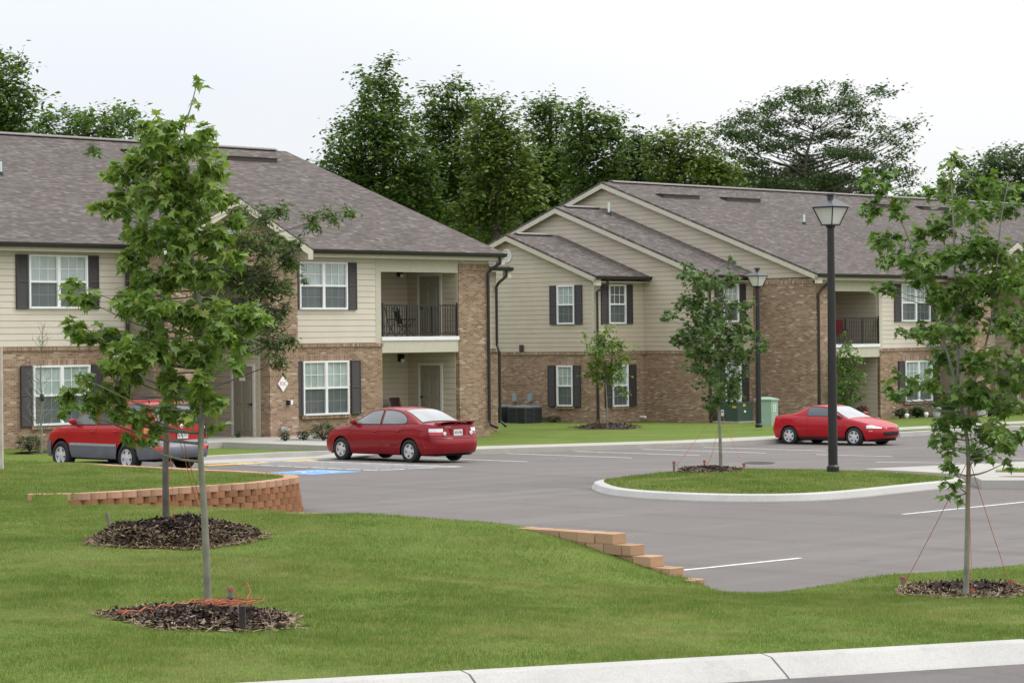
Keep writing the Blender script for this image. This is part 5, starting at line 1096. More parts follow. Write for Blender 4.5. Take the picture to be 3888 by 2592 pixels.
# FDC diamond on the brick pier
pf = on_front(1072, 1456, 59.3, .02); r = empty('fire_sign', pf, ANG); tag(r, 'white diamond sign reading FDC in red on the brick pier', 'sign')
m = MB(); m.slab([(0, -.02, -.25), (.21, -.02, 0), (0, -.02, .25), (-.21, -.02, 0)], .012, d=(0, 1, 0)); m.build('panel', m_white, r); text_mesh('lettering', 'FDC', .165, plain('red_ink', (.55, .05, .07), .5, .1), r, (0, -.021, -.01), (rad(90), 0, 0), .86)
pf = on_front(1050, 1390, 59.3); r = empty('fire_alarm', pf, ANG); tag(r, 'small red fire alarm horn on the brick pier above the FDC sign', 'fire alarm'); m = MB(); m.lathe([(.085, 0), (.09, -.06), (.06, -.10)], 16, (0, 0, 0), 'y'); m.build('bell', plain('alarm_red', (.42, .02, .02), .35, .1), r, smooth=True); m = MB(); m.box(.0, .06, -.12, -.10, -.01, .05); m.build('strobe', m_white, r)
pf = on_front(1074, 1382, 59.3); m = MB(); m.box(-.06, .06, -.05, 0, -.08, .08); o = m.build('alarm_box', plain('beige_box', (.5, .45, .3), .6, .1)); o.location = pf; o.rotation_euler = (0, 0, ANG); tag(o, 'beige box beside the red fire alarm on the pier', 'electrical box')
pf = on_front(1093, 1527, 59.3); r = empty('camera_housing', pf, ANG); tag(r, 'white and black fitting low on the pier beside the left window', 'wall fitting'); m = MB(); m.box(-.07, .0, -.13, 0, -.08, .06); m.build('base', m_blackm, r); m = MB(); m.box(.0, .09, -.14, 0, -.06, .07); m.build('cover', m_white, r)
pf = on_front(1063, 1630, 59.3); r = empty('hose_tap', pf, ANG); tag(r, 'silver pipe inlet low on the brick pier above a small bush', 'pipe inlet'); m = MB(); m.lathe([(.06, 0), (.06, -.12), (.085, -.125), (.085, -.16), (.05, -.17)], 14, (0, 0, 0), 'y'); m.build('inlet', m_steel, r, smooth=False); m = MB(); m.lathe([(.05, 0), (.05, -.13), (.07, -.14)], 12, (.13, 0, .02), 'y'); m.build('outlet', m_steel, r)
# air conditioners by the wing
m_ac = plain('ac_dark', (0.045, 0.05, 0.058), 0.55, 0.1); m_actop = plain('ac_top', (0.16, 0.17, 0.18), 0.5, 0.1)
def ac(cx, label):
    s0, _ = on_t(cx, 1590, 68.9 if cx < 1930 else 68.0); q = on_y(cx, 1560, 100.5 if cx > 1930 else 101.6); r = empty('air_conditioner', (q.x, q.y, -.36), ANG); tag(r, label, 'air conditioner', 'outdoor units by the gable wall')
    h, w = .72, .46; m = MB(); m.box(-w, w, -w, w, .05, h-.06); m.build('coil', m_well, r); g = MB()
    for k in range(13): z = .06+k*(h-.14)/12; g.box(-w-.012, w+.012, -w-.012, w+.012, z, z+.022)
    for sx in (-1, 0, 1):
        for sy in (-1, 0, 1):
            if sx or sy: g.box(sx*w-.014-(.005 if 1 else 0), sx*w+.019, sy*w-.019, sy*w+.019, .0495, h-.0605)
    g.build('guard', m_ac, r); t = MB(); t.lathe([(w*1.43, h-.06), (w*1.43, h-.02), (w*.85, h+.03), (w*.8, h+.025), (.1, h+.045), (.002, h+.045)], 4, ax='z'); o = t.build('lid', m_actop, r); o.rotation_euler = (0, 0, rad(45)); b_ = MB(); b_.box(-w-.06, w+.06, -w-.06, w+.06, -.08, .05); b_.build('pad', m_conc, r)
ac(1993, 'dark slatted air conditioner in front of the gable wall, right of its pair'); ac(1898, 'dark air conditioner half hidden by the downpipe at the house corner')
# transformer, vented box, cabinet
m_tg = plain('transformer_green', (0.045, 0.075, 0.055), 0.45, 0.08, 3); m_pg = plain('pale_green', (0.30, 0.42, 0.33), 0.5, 0.06, 3)
def ubox(name, s_, t_, z, label, cat): r = empty(name, st(s_, t_, z), ANG); tag(r, label, cat); return r
q = on_z(2803, 1607, -.36); s_, t_ = st_of(q); r = ubox('transformer', s_, t_, -.36, 'dark green pad transformer with yellow warning labels by the lamp post', 'transformer')
m = MB(); m.box(0, .92, 0, 1.25, .08, .80); m.build('tank', m_tg, r, bevel=.015); m = MB(); m.slab([(-.02, -.02, .80), (.94, -.02, .80), (.94, 1.27, .84), (-.02, 1.27, .84)], .04); m.build('lid', m_tg, r); m = MB(); m.box(-.05, 1.0, -.06, 1.32, -.1, .08); m.build('pad', m_conc, r)
m = MB(); m_ly = plain('label_yellow', (.55, .45, .05), .5, .1); m.box(-.006, -.001, .08, .28, .60, .68); m.build('warning_label', m_ly, r); m = MB(); m.box(.30, .46, -.006, -.001, .66, .76); m.build('warning_label', m_ly, r); m = MB(); m.box(-.006, -.001, .72, .86, .28, .52); m.box(.36, .48, -.006, -.001, .42, .50); m.build('white_label', m_white, r); m = MB(); m.box(-.007, -.0062, .75, .83, .42, .48); m.build('label_print', m_seam, r); m = MB(); m.box(-.035, -.001, -.001, .02, .1, .78); m.build('door_edge', m_tg, r)
q = on_z(2720, 1603, -.36); s_, t_ = st_of(q); r = ubox('utility_pedestal', s_-.1, t_+.05, -.36, 'pale green louvred utility box left of the dark transformer', 'utility box'); m = MB(); m.box(0, .55, 0, .62, .12, .58); m.build('cover', m_pg, r, bevel=.02); m = MB(); m.box(-.04, .6, -.04, .66, -.1, .12); m.build('base', m_blacktrim, r); m = MB()
for k in range(8): m.box(-.02, .0, .05, .56, .17+k*.046, .19+k*.046); m.box(.05, .5, -.02, 0, .17+k*.046, .19+k*.046)
m.build('louvres', m_pg, r); m = MB(); m.slab([(-.02, -.02, .58), (.57, -.02, .58), (.57, .64, .58), (-.02, .64, .58)], -.03, d=(0, 0, -1)); m.build('lid', m_pg, r)
q = on_z(2928, 1616, -.34); s_, t_ = st_of(q); r = ubox('utility_cabinet', s_-.1, t_-.1, -.36, 'tall pale green utility cabinet with cap behind the red coupe', 'utility cabinet'); m = MB(); m.box(0, .40, 0, .75, .0, .98); m.build('cabinet', m_pg, r, bevel=.015); m = MB(); m.add([(-.04, -.04, .98), (.44, -.04, .98), (.44, .79, .98), (-.04, .79, .98), (-.04, -.04, 1.03), (.44, -.04, 1.03), (.44, .79, 1.03), (-.04, .79, 1.03), (.2, .2, 1.10), (.2, .55, 1.10)], [(3, 2, 1, 0), (0, 1, 5, 4), (1, 2, 6, 5), (2, 3, 7, 6), (3, 0, 4, 7), (4, 5, 8), (5, 6, 9, 8), (6, 7, 9), (7, 4, 8, 9)]); m.build('cap', m_pg, r); m = MB(); m.box(.12, .26, -.005, -.001, .55, .82); m.build('white_label', m_white, r); m = MB()
for k in range(4): m.box(.15, .23, -.007, -.0055, .58+k*.06, .61+k*.06)
m.build('label_print', m_seam, r)
# post at the left edge, splash block, wheel stops
q = on_y(2, 1752, 50.0); m = MB(); m.box(-.06, .06, -.06, .06, -.4, on_y(2, 1318, 50.0).z-q.z); m.v += []; o = m.build('wooden_post', bark_mat('grey_post', (.48, .43, .38), .2)); o.location = (q.x-.01, 50.0, q.z); tag(o, 'pale weathered post at the left edge of the picture', 'post')
q = on_z(1222, 1666, .10); m = MB(); m.slab([(-.28, -.14, .09), (.28, -.16, .06), (.28, .16, .06), (-.28, .14, .09)], .07); o = m.build('splash_block', m_conc); o.location = q; o.rotation_euler = (0, 0, .1); tag(o, 'small pale concrete block on the ground by the dark bush', 'splash block')
for k, (x, y, lb) in enumerate(((640, 1768, 'low concrete wheel stop behind the rear bumper of the four wheel drive'),)):
    q = on_z(x, y, 0); m = MB(); m.add([(-.9, -.09, 0), (.9, -.09, 0), (.9, .09, 0), (-.9, .09, 0), (-.85, -.06, .13), (.85, -.06, .13), (.85, .06, .13), (-.85, .06, .13)], [(0, 1, 5, 4), (1, 2, 6, 5), (2, 3, 7, 6), (3, 0, 4, 7), (4, 5, 6, 7)]); o = m.build('wheel_stop', m_kerb); o.location = q; o.rotation_euler = (0, 0, ANG-.75); tag(o, lb, 'wheel stop')
# balcony chairs
def chair(p, rz, label, cloth, towel=None, name='folding_chair', group='chairs on the balconies'):
    r = empty(name, p, rz); tag(r, label, 'chair', group); f = MB()
    for y in (-.27, .27):
        f.tube([(-.30, y, 0), (.22, y, .60), (.24, y, .62)], .013, 6); f.tube([(.28, y, 0), (-.18, y, .45), (-.36, y, 1.02)], .013, 6); f.tube([(-.22, y*1.1, .62), (.27, y*1.1, .635)], .022, 6); f.tube([(-.2, y, .40), (.26, y, .44)], .012, 6)
    for a, b_ in (((-.3, 0), 0), ((.28, 0), 0)): f.tube([(a[0], -.27, .03), (a[0], .27, .03)], .011, 6)
    f.build('frame', m_blackm, r); s_ = MB(); s_.grid([[(-.2+.46*k/5, y, .425+.02*k/5-.03*math.sin(math.pi*k/5)) for k in range(6)] for y in (-.25, 0, .25)]); s_.build('seat', cloth, r, smooth=True); b_ = MB(); b_.grid([[(-.185-.17*k/5-.02*math.sin(math.pi*k/5), y, .47+.56*k/5) for k in range(6)] for y in (-.25, 0, .25)]); b_.build('backrest', cloth, r, smooth=True)
    if towel: t = MB(); t.grid([[(-.375+.02*k-.02*(k < 1), y, 1.05-.16*abs(k-1)) for k in range(3)] for y in (-.2, .2)]); t.build('towel', towel, r)
    return r
m_bcl = plain('black_canvas', (.02, .02, .022), .8, .2); m_wcl = plain('white_strap', (.62, .63, .62), .6, .1); m_grn = plain('mint_towel', (.25, .62, .47), .8, .1)
def bal(x, y, z0, d): return on_plane(x, y, E2, TF+d)
q = st(on_t(1540, 1250, TF+.7)[0], TF+.7, 3.10); chair(q, ANG+rad(-25), 'black folding chair with mint towel on the upper balcony', m_bcl, m_grn)
q = st(on_t(1688, 1250, TF+1.0)[0], TF+1.0, 3.10); chair(q, ANG+rad(190), 'white sling chair at the right end of the upper balcony', m_wcl)
q = st(on_t(1462, 1250, TF+.9)[0], TF+.9, 3.10); chair(q, ANG+rad(10), 'white backed folding chair at the left end of the upper balcony', m_wcl)
q = st(on_t(1529, 1530, TF+1.6)[0], TF+1.6, .06); chair(q, ANG+rad(-80), 'dark maroon chair on the ground floor patio behind the saloon', plain('maroon_cloth', (.06, .02, .018), .7, .2), group='patio chair')
q = st(on_t(3185, 1290, TF+.9)[0], TF+.9, 3.10+dz); chair(q, ANG+rad(20), 'red seated chair on the far balcony behind the tall lamp post', plain('red_cloth', (.35, .03, .04), .7, .2))
# planters
def pot(q, h, r0, r1, mat, label, cat='planter', name='planter', ribs=False):
    r = empty(name, q, 0); tag(r, label, cat); m = MB(); m.lathe([(r0*.8, 0), (r0, .02), (r0*1.02, .05), (r1*.93, h*.82), (r1*1.06, h*.84), (r1*1.08, h), (r1*.94, h), (r1*.9, h*.9), (.002, h*.88)], 24, cap=False); m.build('urn', mat, r, smooth=False); return r
m_urn = plain('pale_urn', (.55, .55, .52), .7, .15, 12); m_terra = plain('terracotta', (.36, .09, .05), .8, .15)
def at_front(x, y, t):
    s_, z = on_t(x, y, t); q = st(s_, t); return Vector((q.x, q.y, bz(q.x, q.y)))
PU = at_front(3555, 1570, 60.1); urn = pot(PU, .42, .15, .25, m_urn, 'pale carved urn planter among bushes under the right window')
PT = at_front(3275, 1573, 60.6); tp = pot(PT, .24, .10, .15, m_terra, 'terracotta pot with red leaved plant on the lower right patio')
PH = at_front(3730, 1560, 58.8); hp = pot(PH, .55, .2, .24, m_urn, 'grey pot of pink flowers by the right porch')
for x, y, lb in ((3443, 1578, 'first small white ornament by the left bush under the right window'), (3517, 1572, 'small white solar light in front of the right bush'), (3619, 1572, 'white stone ornament to the right of the pale urn')):
    q = at_front(x, y, 59.7); m = MB(); m.lathe([(.04, 0), (.05, .06), (.09, .13), (.07, .20), (.02, .22)], 10); m.v = [(a*1.1, b, c) for a, b, c in m.v]; o = m.build('garden_ornament', m_white, smooth=True); o.location = q; tag(o, lb, 'ornament', 'white ornaments in the bed')
# ---------------------------------------------------------------- leaves and trees
def outline_leaf(kind):
    if kind == 'maple':
        pts = [(0, -.02), (.10, .08), (.34, .02), (.26, .16), (.50, .34), (.27, .40), (.30, .52), (.14, .50), (0, 1.0), (-.14, .50), (-.30, .52), (-.27, .40), (-.50, .34), (-.26, .16), (-.34, .02), (-.10, .08)]; c = (0, .30)
    elif kind == 'lance': pts = [(0, 0), (.13, .3), (.10, .65), (0, 1), (-.10, .65), (-.13, .3)]; c = (0, .45)
    elif kind == 'bg': pts = [(0, 0), (.27, .42), (0, 1), (-.27, .42)]; c = (0, .45)
    else: pts = [(0, 0), (.26, .22), (.30, .5), (.14, .82), (0, 1), (-.14, .82), (-.30, .5), (-.26, .22)]; c = (0, .45)
    return np.array([c]+pts)
def leaves(name, P, size, kind, mat, parent, droop=0.55, spread=None, fold=0.16, dirs=None, kind_stuff=False):
    """P (n,3) attachment points; each leaf hangs from its point"""
    base = outline_leaf(kind); n = len(P); k = len(base); a = NP.random(n)*6.283
    tip = np.stack([np.cos(a), np.sin(a), -droop*2*NP.random(n)+0.25*(1-droop)], 1)
    if dirs is not None: tip = tip+dirs*0.9
    tip /= np.linalg.norm(tip, axis=1)[:, None]
    up = np.stack([NP.normal(0, .45, n), NP.normal(0, .45, n), np.ones(n)], 1); sd_ = np.cross(tip, up); sd_ /= np.linalg.norm(sd_, axis=1)[:, None]; nn = np.cross(sd_, tip)
    s = size*(0.62+0.7*NP.random(n)); V = np.empty((n, k, 3)); curl = 0.25*NP.random(n)
    for j in range(k):
        x, y = base[j]; h = fold*abs(x)-0.0; hh = (h - curl*y*y*0.6)
        V[:, j] = P + sd_*(x*s)[:, None] + tip*(y*s)[:, None] + nn*(hh*s)[:, None]
    m_ = k-1; tri = np.array([(0, 1+i, 1+(i+1) % m_) for i in range(m_)]); Fc = (np.arange(n)[:, None, None]*k + tri[None]).reshape(-1, 3)
    return np_mesh(name, V.reshape(-1, 3), Fc, mat, parent, smooth=False)
def D(x, y, Y): return on_y(x*K, y*K, Y)
def tree(name, label, base, trunk, clusters, mat_bark, mat_leaf, kind, size, dens, group=None, depth=0.6, dup=2, redtips=None, thin=1.0, cat='tree', limbs=True, rtrunk=(.05, .02), yellow=None, droop=.55, sizes=None):
    """trunk: photo points (x, y) from the ground up, or several such stems; clusters: (x, y, r) leaf masses measured in the photo"""
    Y = base.y; r = empty(name, base); tag(r, label, cat, group); tb = MB(); org = base
    stems = trunk if isinstance(trunk[0], list) else [trunk]; nodes = []
    for si, s_ in enumerate(stems):
        pts = [D(x, y, Y) for x, y in s_]
        if si == 0: pts[0] = base.copy()
        P = [Vector((p.x, p.y, p.z)) for p in crom3(pts, 6)]; m = len(P); r0, r1 = (rtrunk if si == 0 else (rtrunk[0]*.5, rtrunk[1]))
        rr = [r0+(r1-r0)*(i/(m-1))**.8 for i in range(m)]
        if si == 0: rr[0] *= 1.35; rr[1] *= 1.08
        tb.tube([p-org for p in P], rr, 9); nodes += [(p, rr[i]) for i, p in enumerate(P) if i > m*.2]
    pts_all = []; dirs = []; tips = []
    for (cx, cy, cr_) in clusters:
        c0_ = D(cx, cy, Y); R_ = cr_*K*Y/F
        tx = min(nodes, key=lambda q: abs(q[0].z-c0_.z))[0].x; lat = abs(c0_.x-tx)
        for q in range(dup):
            dy = NP.uniform(-depth, depth) if q else NP.uniform(-depth, depth)*.4
            c1 = c0_+Vector((NP.normal(0, R_*.25) if q else 0, dy, NP.normal(0, R_*.25) if q else 0))
            # limb from the trunk, rising outward
            cand = [(p, rad_) for p, rad_ in nodes if p.z < c1.z-0.25*min(1.2, math.hypot(c1.x-p.x, c1.y-p.y))] or nodes[:1]
            p0, pr = max(cand, key=lambda q_: q_[0].z)
            if q: p0, pr = c0_, .008
            L_ = (c1-p0).length
            if limbs and L_ > .12:
                mid = p0.lerp(c1, .5)+Vector((NP.normal(0, .04)*L_, NP.normal(0, .04)*L_, -.06*L_)); bp = [p0.lerp(mid, 0), p0.lerp(mid, .55)+Vector((0, 0, -.02*L_)), mid, mid.lerp(c1, .6), c1]; b0 = min(pr*.55, .008+.012*L_)
                tb.tube([p-org for p in bp], [b0, b0*.8, b0*.6, b0*.4, .003], 5)
            nl = max(3, int(dens*R_**2*(1.0 if q == 0 else .8)))
            # twigs radiating inside the cluster, leaves strung along them
            nt_ = max(2, nl//7)
            for _ in range(nt_):
                d = Vector((NP.normal(), NP.normal(), NP.normal()*.8+.25)); d.normalize(); ln = R_*(.55+.6*NP.random()); a = c1+Vector((NP.normal(0, .2), NP.normal(0, .2), NP.normal(0, .2)))*R_; e = a+d*ln
                if limbs and NP.random() < .6: tb.tube([p-org for p in (a, a.lerp(e, .5)+Vector((0, 0, -.03*ln)), e)], [.0045, .0035, .002], 4, cap=False)
                for j in range(int(nl/nt_)+1): t = NP.random()**.7; q_ = a.lerp(e, t)+Vector(tuple(NP.normal(0, .05*R_+.01, 3))); pts_all.append(q_-org); dirs.append(d)
                tips.append(e-org)
    tk = tb.build('trunk', mat_bark, r, smooth=True, recalc=False); P = np.array([tuple(p) for p in pts_all]); dv = np.array([tuple(p) for p in dirs])
    leaves('crown', P, size, kind, mat_leaf, r, droop, dirs=dv*.5)
    if redtips:
        T = np.array([tuple(p) for p in tips]); T = T[T[:, 2] > np.median(P[:, 2])*redtips[1]]; T = T[NP.random(len(T)) < redtips[2]]; T = np.repeat(T, 3, 0)+NP.normal(0, .03, (len(T)*3, 3)); leaves('new_leaves', T, size*redtips[3], kind, redtips[0], r, .1)
    return r
def crom3(P, n):
    P = [Vector(p) for p in P]; o = []
    for i in range(len(P)-1):
        p0, p1, p2, p3 = P[max(i-1, 0)], P[i], P[i+1], P[min(i+2, len(P)-1)]
        for k in range(n):
            t = k/n; o.append(0.5*((2*p1)+(p2-p0)*t+(2*p0-5*p1+4*p2-p3)*t*t+(3*p1-p0-3*p2+p3)*t**3))
    o.append(P[-1]); return o
m_maple = leaf_mat('maple_leaf', [(0, (.085, .160, .026)), (.4, (.145, .240, .046)), (.75, (.205, .305, .068)), (.93, (.28, .35, .09)), (1, (.40, .39, .13))], .32)
m_maple2 = leaf_mat('maple_leaf_dark', [(0, (.068, .138, .028)), (.5, (.110, .198, .040)), (.85, (.165, .262, .058)), (.97, (.22, .30, .08)), (1, (.27, .25, .08))], .3)
m_redmap = leaf_mat('red_maple_leaf', [(0, (.050, .105, .026)), (.5, (.080, .150, .036)), (.85, (.115, .195, .048)), (1, (.16, .21, .06))], .25)
m_redtip = leaf_mat('red_tip', [(0, (.16, .045, .04)), (.5, (.24, .065, .06)), (1, (.30, .12, .09))], .25)
m_oak = leaf_mat('willow_leaf', [(0, (.052, .092, .020)), (.5, (.082, .138, .030)), (.85, (.115, .180, .042)), (1, (.17, .22, .06))], .25)
m_lightoak = leaf_mat('light_leaf', [(0, (.100, .175, .026)), (.5, (.155, .245, .040)), (.9, (.21, .295, .055)), (1, (.27, .30, .08))], .3)
m_fresh = leaf_mat('fresh_leaf', [(0, (.085, .170, .032)), (.6, (.135, .235, .048)), (1, (.19, .28, .065))], .3)
m_bush = leaf_mat('box_leaf', [(0, (.020, .048, .013)), (.6, (.038, .082, .021)), (1, (.07, .13, .035))], .1)
m_bush2 = leaf_mat('light_box_leaf', [(0, (.05, .10, .018)), (.6, (.085, .155, .028)), (1, (.12, .19, .045))], .15)
b_pale = bark_mat('pale_bark', (.205, .205, .155), .35); b_dark = bark_mat('dark_bark', (.105, .090, .076), .45); b_grey = bark_mat('grey_bark', (.22, .215, .17), .35)
T1 = on_lawn(790, 2312); T2 = on_lawn(631, 1990, .18); T3 = on_lawn(3667, 2262, .02)
tree('maple_tree', 'young maple with pale straight trunk and bright green leaves, nearest tree at the left', T1, [(478, 1398), (474, 1280), (468, 1150), (461, 1040), (466, 900), (470, 800), (458, 700), (441, 590), (432, 480), (428, 380), (424, 300), (440, 240), (456, 178)],
  [(400, 305, 34), (455, 335, 40), (352, 292, 20), (372, 350, 46), (300, 392, 44), (255, 398, 18), (400, 410, 58), (470, 395, 46), (440, 470, 60), (345, 455, 52), (275, 470, 36), (232, 478, 20), (510, 460, 32), (340, 540, 42), (415, 560, 50), (490, 560, 46), (535, 505, 26), (300, 600, 34), (380, 640, 40), (470, 640, 44), (540, 590, 22),
   (300, 700, 42), (360, 720, 50), (440, 730, 46), (500, 730, 44), (320, 660, 30), (165, 655, 22), (200, 690, 26), (175, 762, 30), (235, 780, 44), (300, 800, 48), (370, 810, 50), (450, 820, 50), (520, 780, 46), (575, 735, 36), (605, 735, 18), (165, 745, 18),
   (300, 860, 34), (400, 880, 40), (470, 890, 34), (150, 905, 26), (160, 935, 18), (205, 920, 32), (250, 900, 34), (265, 945, 26), (320, 950, 34), (310, 1010, 24), (360, 985, 22), (440, 940, 24), (500, 920, 26), (490, 980, 14), (545, 830, 24), (395, 950, 26), (425, 620, 36), (245, 850, 20), (200, 870, 18), (430, 265, 8), (448, 232, 8), (455, 190, 6)],
  b_pale, m_maple, 'maple', .112, 2900, depth=.55, dup=2, rtrunk=(.043, .004), droop=.85)
tree('oak_tree', 'dark barked young willow oak with thin dark leaves behind the nearest maple', T2, [(382, 1204), (380, 1080), (382, 980), (374, 860), (372, 740), (376, 640), (372, 560), (366, 470), (350, 400)],
  [(205, 340, 18), (225, 352, 12), (330, 500, 24), (300, 540, 26), (420, 520, 30), (540, 480, 26), (600, 500, 30), (650, 485, 26), (715, 512, 26), (760, 495, 26), (800, 490, 20), (560, 560, 46), (620, 560, 46), (660, 600, 36), (550, 640, 56), (610, 660, 50), (660, 660, 26), (540, 720, 50), (600, 730, 50), (650, 720, 30), (620, 790, 36), (660, 780, 24), (560, 790, 34), (520, 600, 40), (480, 560, 40), (690, 560, 18), (470, 700, 40), (420, 640, 40), (640, 830, 22), (330, 640, 30), (290, 700, 30), (700, 640, 12)],
  b_dark, m_oak, 'lance', .085, 5200, depth=.7, dup=2, rtrunk=(.048, .008), droop=.45)
tree('maple_tree', 'young maple with forked pale trunk held by orange twine, nearest tree at the right', T3, [[(2219, 1372), (2221, 1280), (2223, 1150), (2224, 1040), (2213, 960), (2195, 880), (2170, 790), (2140, 700), (2105, 600), (2075, 520), (2030, 440)], [(2221, 985), (2232, 900), (2262, 800), (2282, 700), (2290, 600), (2300, 500), (2315, 420)], [(2200, 880), (2200, 780), (2195, 660), (2190, 520), (2185, 400), (2185, 360)]],
  [(1985, 415, 26), (2020, 430, 26), (2010, 480, 30), (2050, 480, 28), (2045, 545, 36), (2030, 600, 26), (2085, 590, 36), (2120, 540, 26), (2110, 640, 42), (2050, 660, 24), (2020, 662, 14), (2150, 600, 34), (2190, 380, 30), (2180, 430, 34), (2220, 480, 42), (2185, 520, 40), (2260, 430, 34), (2330, 420, 28), (2310, 480, 42), (2250, 560, 44), (2300, 580, 46), (2200, 590, 40), (2160, 690, 44), (2200, 670, 40), (2260, 650, 50), (2320, 650, 50), (2240, 720, 44), (2300, 740, 50), (2190, 760, 44), (2130, 760, 34), (2085, 770, 22), (2340, 770, 42), (2180, 830, 40), (2240, 830, 50), (2310, 850, 50), (2130, 880, 30), (2080, 870, 24), (2045, 905, 20), (2035, 895, 12), (2090, 900, 20), (2180, 920, 42), (2240, 910, 40), (2300, 930, 40), (2210, 980, 40), (2170, 990, 28), (2265, 990, 40), (2310, 1020, 34), (2190, 1030, 30), (2245, 1050, 28), (2310, 1060, 18), (2185, 1075, 22), (2190, 1110, 20), (2182, 1140, 14), (2350, 1000, 26), (2370, 880, 40), (2380, 700, 40), (2372, 560, 34)],
  b_grey, m_maple2, 'maple', .102, 2000, depth=.75, dup=2, rtrunk=(.036, .006), droop=.7, redtips=(m_redtip, 1.45, .06, .6))
Ti = on_z(2737, 1780, .25)
tree('maple_tree', 'small maple with red tipped leaves standing on the kerbed grass island', Ti, [(1655, 1077), (1654, 1000), (1650, 930), (1643, 860), (1646, 780), (1660, 700), (1675, 630), (1680, 600)],
  [(1680, 600, 12), (1675, 640, 24), (1695, 635, 14), (1590, 620, 22), (1605, 655, 32), (1570, 635, 14), (1640, 650, 30), (1560, 695, 22), (1600, 705, 38), (1650, 710, 44), (1690, 700, 26), (1720, 700, 14), (1545, 725, 16), (1525, 730, 10), (1590, 760, 40), (1640, 770, 46), (1690, 760, 40), (1725, 770, 22), (1745, 790, 14), (1575, 800, 26), (1615, 820, 42), (1665, 820, 46), (1705, 820, 34), (1735, 800, 16), (1600, 850, 26), (1650, 870, 40), (1690, 870, 36), (1640, 910, 26), (1680, 905, 26), (1630, 930, 14), (1550, 780, 14)],
  b_grey, m_redmap, 'maple', .11, 750, depth=.7, dup=3, rtrunk=(.042, .008), droop=.7, redtips=(m_redtip, .82, .10, .62))
q = on_z(1395*K, 984*K, -.33)
tree('oak_tree', 'slim young oak with light green leaves in front of the gable wall', q, [[(1395, 984), (1394, 930), (1391, 880), (1384, 840), (1378, 790)], [(1393, 880), (1402, 840), (1410, 790)]],
  [(1380, 775, 22), (1370, 805, 26), (1395, 800, 32), (1420, 790, 22), (1360, 835, 22), (1385, 840, 32), (1415, 840, 28), (1435, 825, 18), (1345, 860, 14), (1370, 870, 22), (1400, 870, 24), (1425, 865, 18), (1395, 760, 16), (1350, 790, 10), (1440, 900, 10), (1425, 890, 10), (1455, 800, 8), (1340, 765, 8)], b_grey, m_lightoak, 'oval', .11, 800, depth=.8, dup=2, rtrunk=(.035, .01))
q = on_z(1409*K, 966*K, -.33)
tree('oak_sapling', 'thin grey sapling close behind the slim oak by the gable wall', q, [(1409, 966), (1408, 920), (1405, 870), (1410, 800)], [(1465, 800, 14), (1480, 790, 10), (1440, 775, 10), (1460, 830, 12), (1350, 745, 12), (1370, 755, 12)], b_grey, m_oak, 'lance', .09, 260, depth=.5, dup=1, rtrunk=(.028, .006))
q = at_front(1950*K, 955*K, 60.2)
tree('young_tree', 'slender fresh green sapling in front of the far balcony', q, [(1949, 955), (1948, 920), (1947, 860), (1944, 800), (1942, 765)], [(1942, 768, 8), (1944, 795, 14), (1950, 800, 12), (1940, 825, 22), (1965, 825, 18), (1930, 845, 18), (1950, 855, 24), (1975, 860, 14), (1935, 880, 24), (1960, 885, 22), (1945, 910, 26), (1925, 905, 16), (1970, 915, 14), (1985, 880, 8), (1950, 935, 22), (1988, 905, 8), (1930, 930, 14)], b_grey, m_fresh, 'oval', .11, 800, depth=.6, dup=2, rtrunk=(.02, .005))
# leafless sapling in front of the left window
q = on_z(95*K, 1042*K, .10); r = empty('bare_sapling', q); tag(r, 'leafless sapling with fine bare twigs in front of the lower left window', 'tree')
tb = MB(); P = crom3([q]+[D(x, y, q.y) for x, y in ((95, 1000), (94, 950), (95, 900), (93, 860), (97, 800), (98, 750))], 5); rr = [.03*(1-i/len(P))+.005 for i in range(len(P))]; tb.tube([p-q for p in P], rr, 8); tb.build('trunk', b_pale, r, smooth=True)
tw = MB()
for k in range(70):
    i = NP.integers(6, len(P)-1); p0 = P[i]; a = NP.random()*6.283; ln = NP.uniform(.25, .75)*(1.25-.9*i/len(P)); e = p0+Vector((math.cos(a)*ln*.8, math.sin(a)*ln*.8, ln*.75)); md = p0.lerp(e, .5)+Vector((0, 0, -.06*ln)); tw.tube([p-q for p in (p0, md, e)], [.006, .0045, .0025], 4, cap=False)
    for _ in range(3): t = NP.random(); s0_ = md.lerp(e, t); e2 = s0_+Vector((NP.normal(0, .1), NP.normal(0, .1), .12))*1.1; tw.tube([p-q for p in (s0_, e2)], [.003, .002], 3, cap=False)
tw.build('twigs', b_grey, r)
# shrubs
def shrub(x, y, wpx, hpx, label, mat=m_bush, Y=None, z=.06, n=900, size=.05, group='low evergreen shrubs by the houses'):
    q = at_front(x*K, y*K, Y) if Y else on_z(x*K, y*K, z); r = empty('shrub', q); tag(r, label, 'shrub', group); R_ = wpx*K*q.y/F/2; H = hpx*K*q.y/F
    st_m = MB()
    for k in range(7): a = k*.9; st_m.tube([(0, 0, -.02), (math.cos(a)*R_*.4, math.sin(a)*R_*.4, H*.5), (math.cos(a)*R_*.6, math.sin(a)*R_*.6, H*.8)], [.012, .008, .004], 5)
    st_m.build('stems', b_dark, r); d = NP.normal(0, 1, (n, 3)); d /= np.linalg.norm(d, axis=1)[:, None]; rr = (.62+.42*NP.random(n)); lump = 1+.16*np.sin(d[:, 0]*5+x)+.14*np.sin(d[:, 2]*6+d[:, 1]*4+y); P = d*(rr*lump)[:, None]*np.array([R_, R_, H*.5])[None]+np.array([0, 0, H*.5]); leaves('foliage', P[P[:, 2] > 0], size, 'oval', mat, r, .2)
shrub(68, 1036, 58, 38, 'rounded dark shrub under the lower left window', z=.1, n=1500)
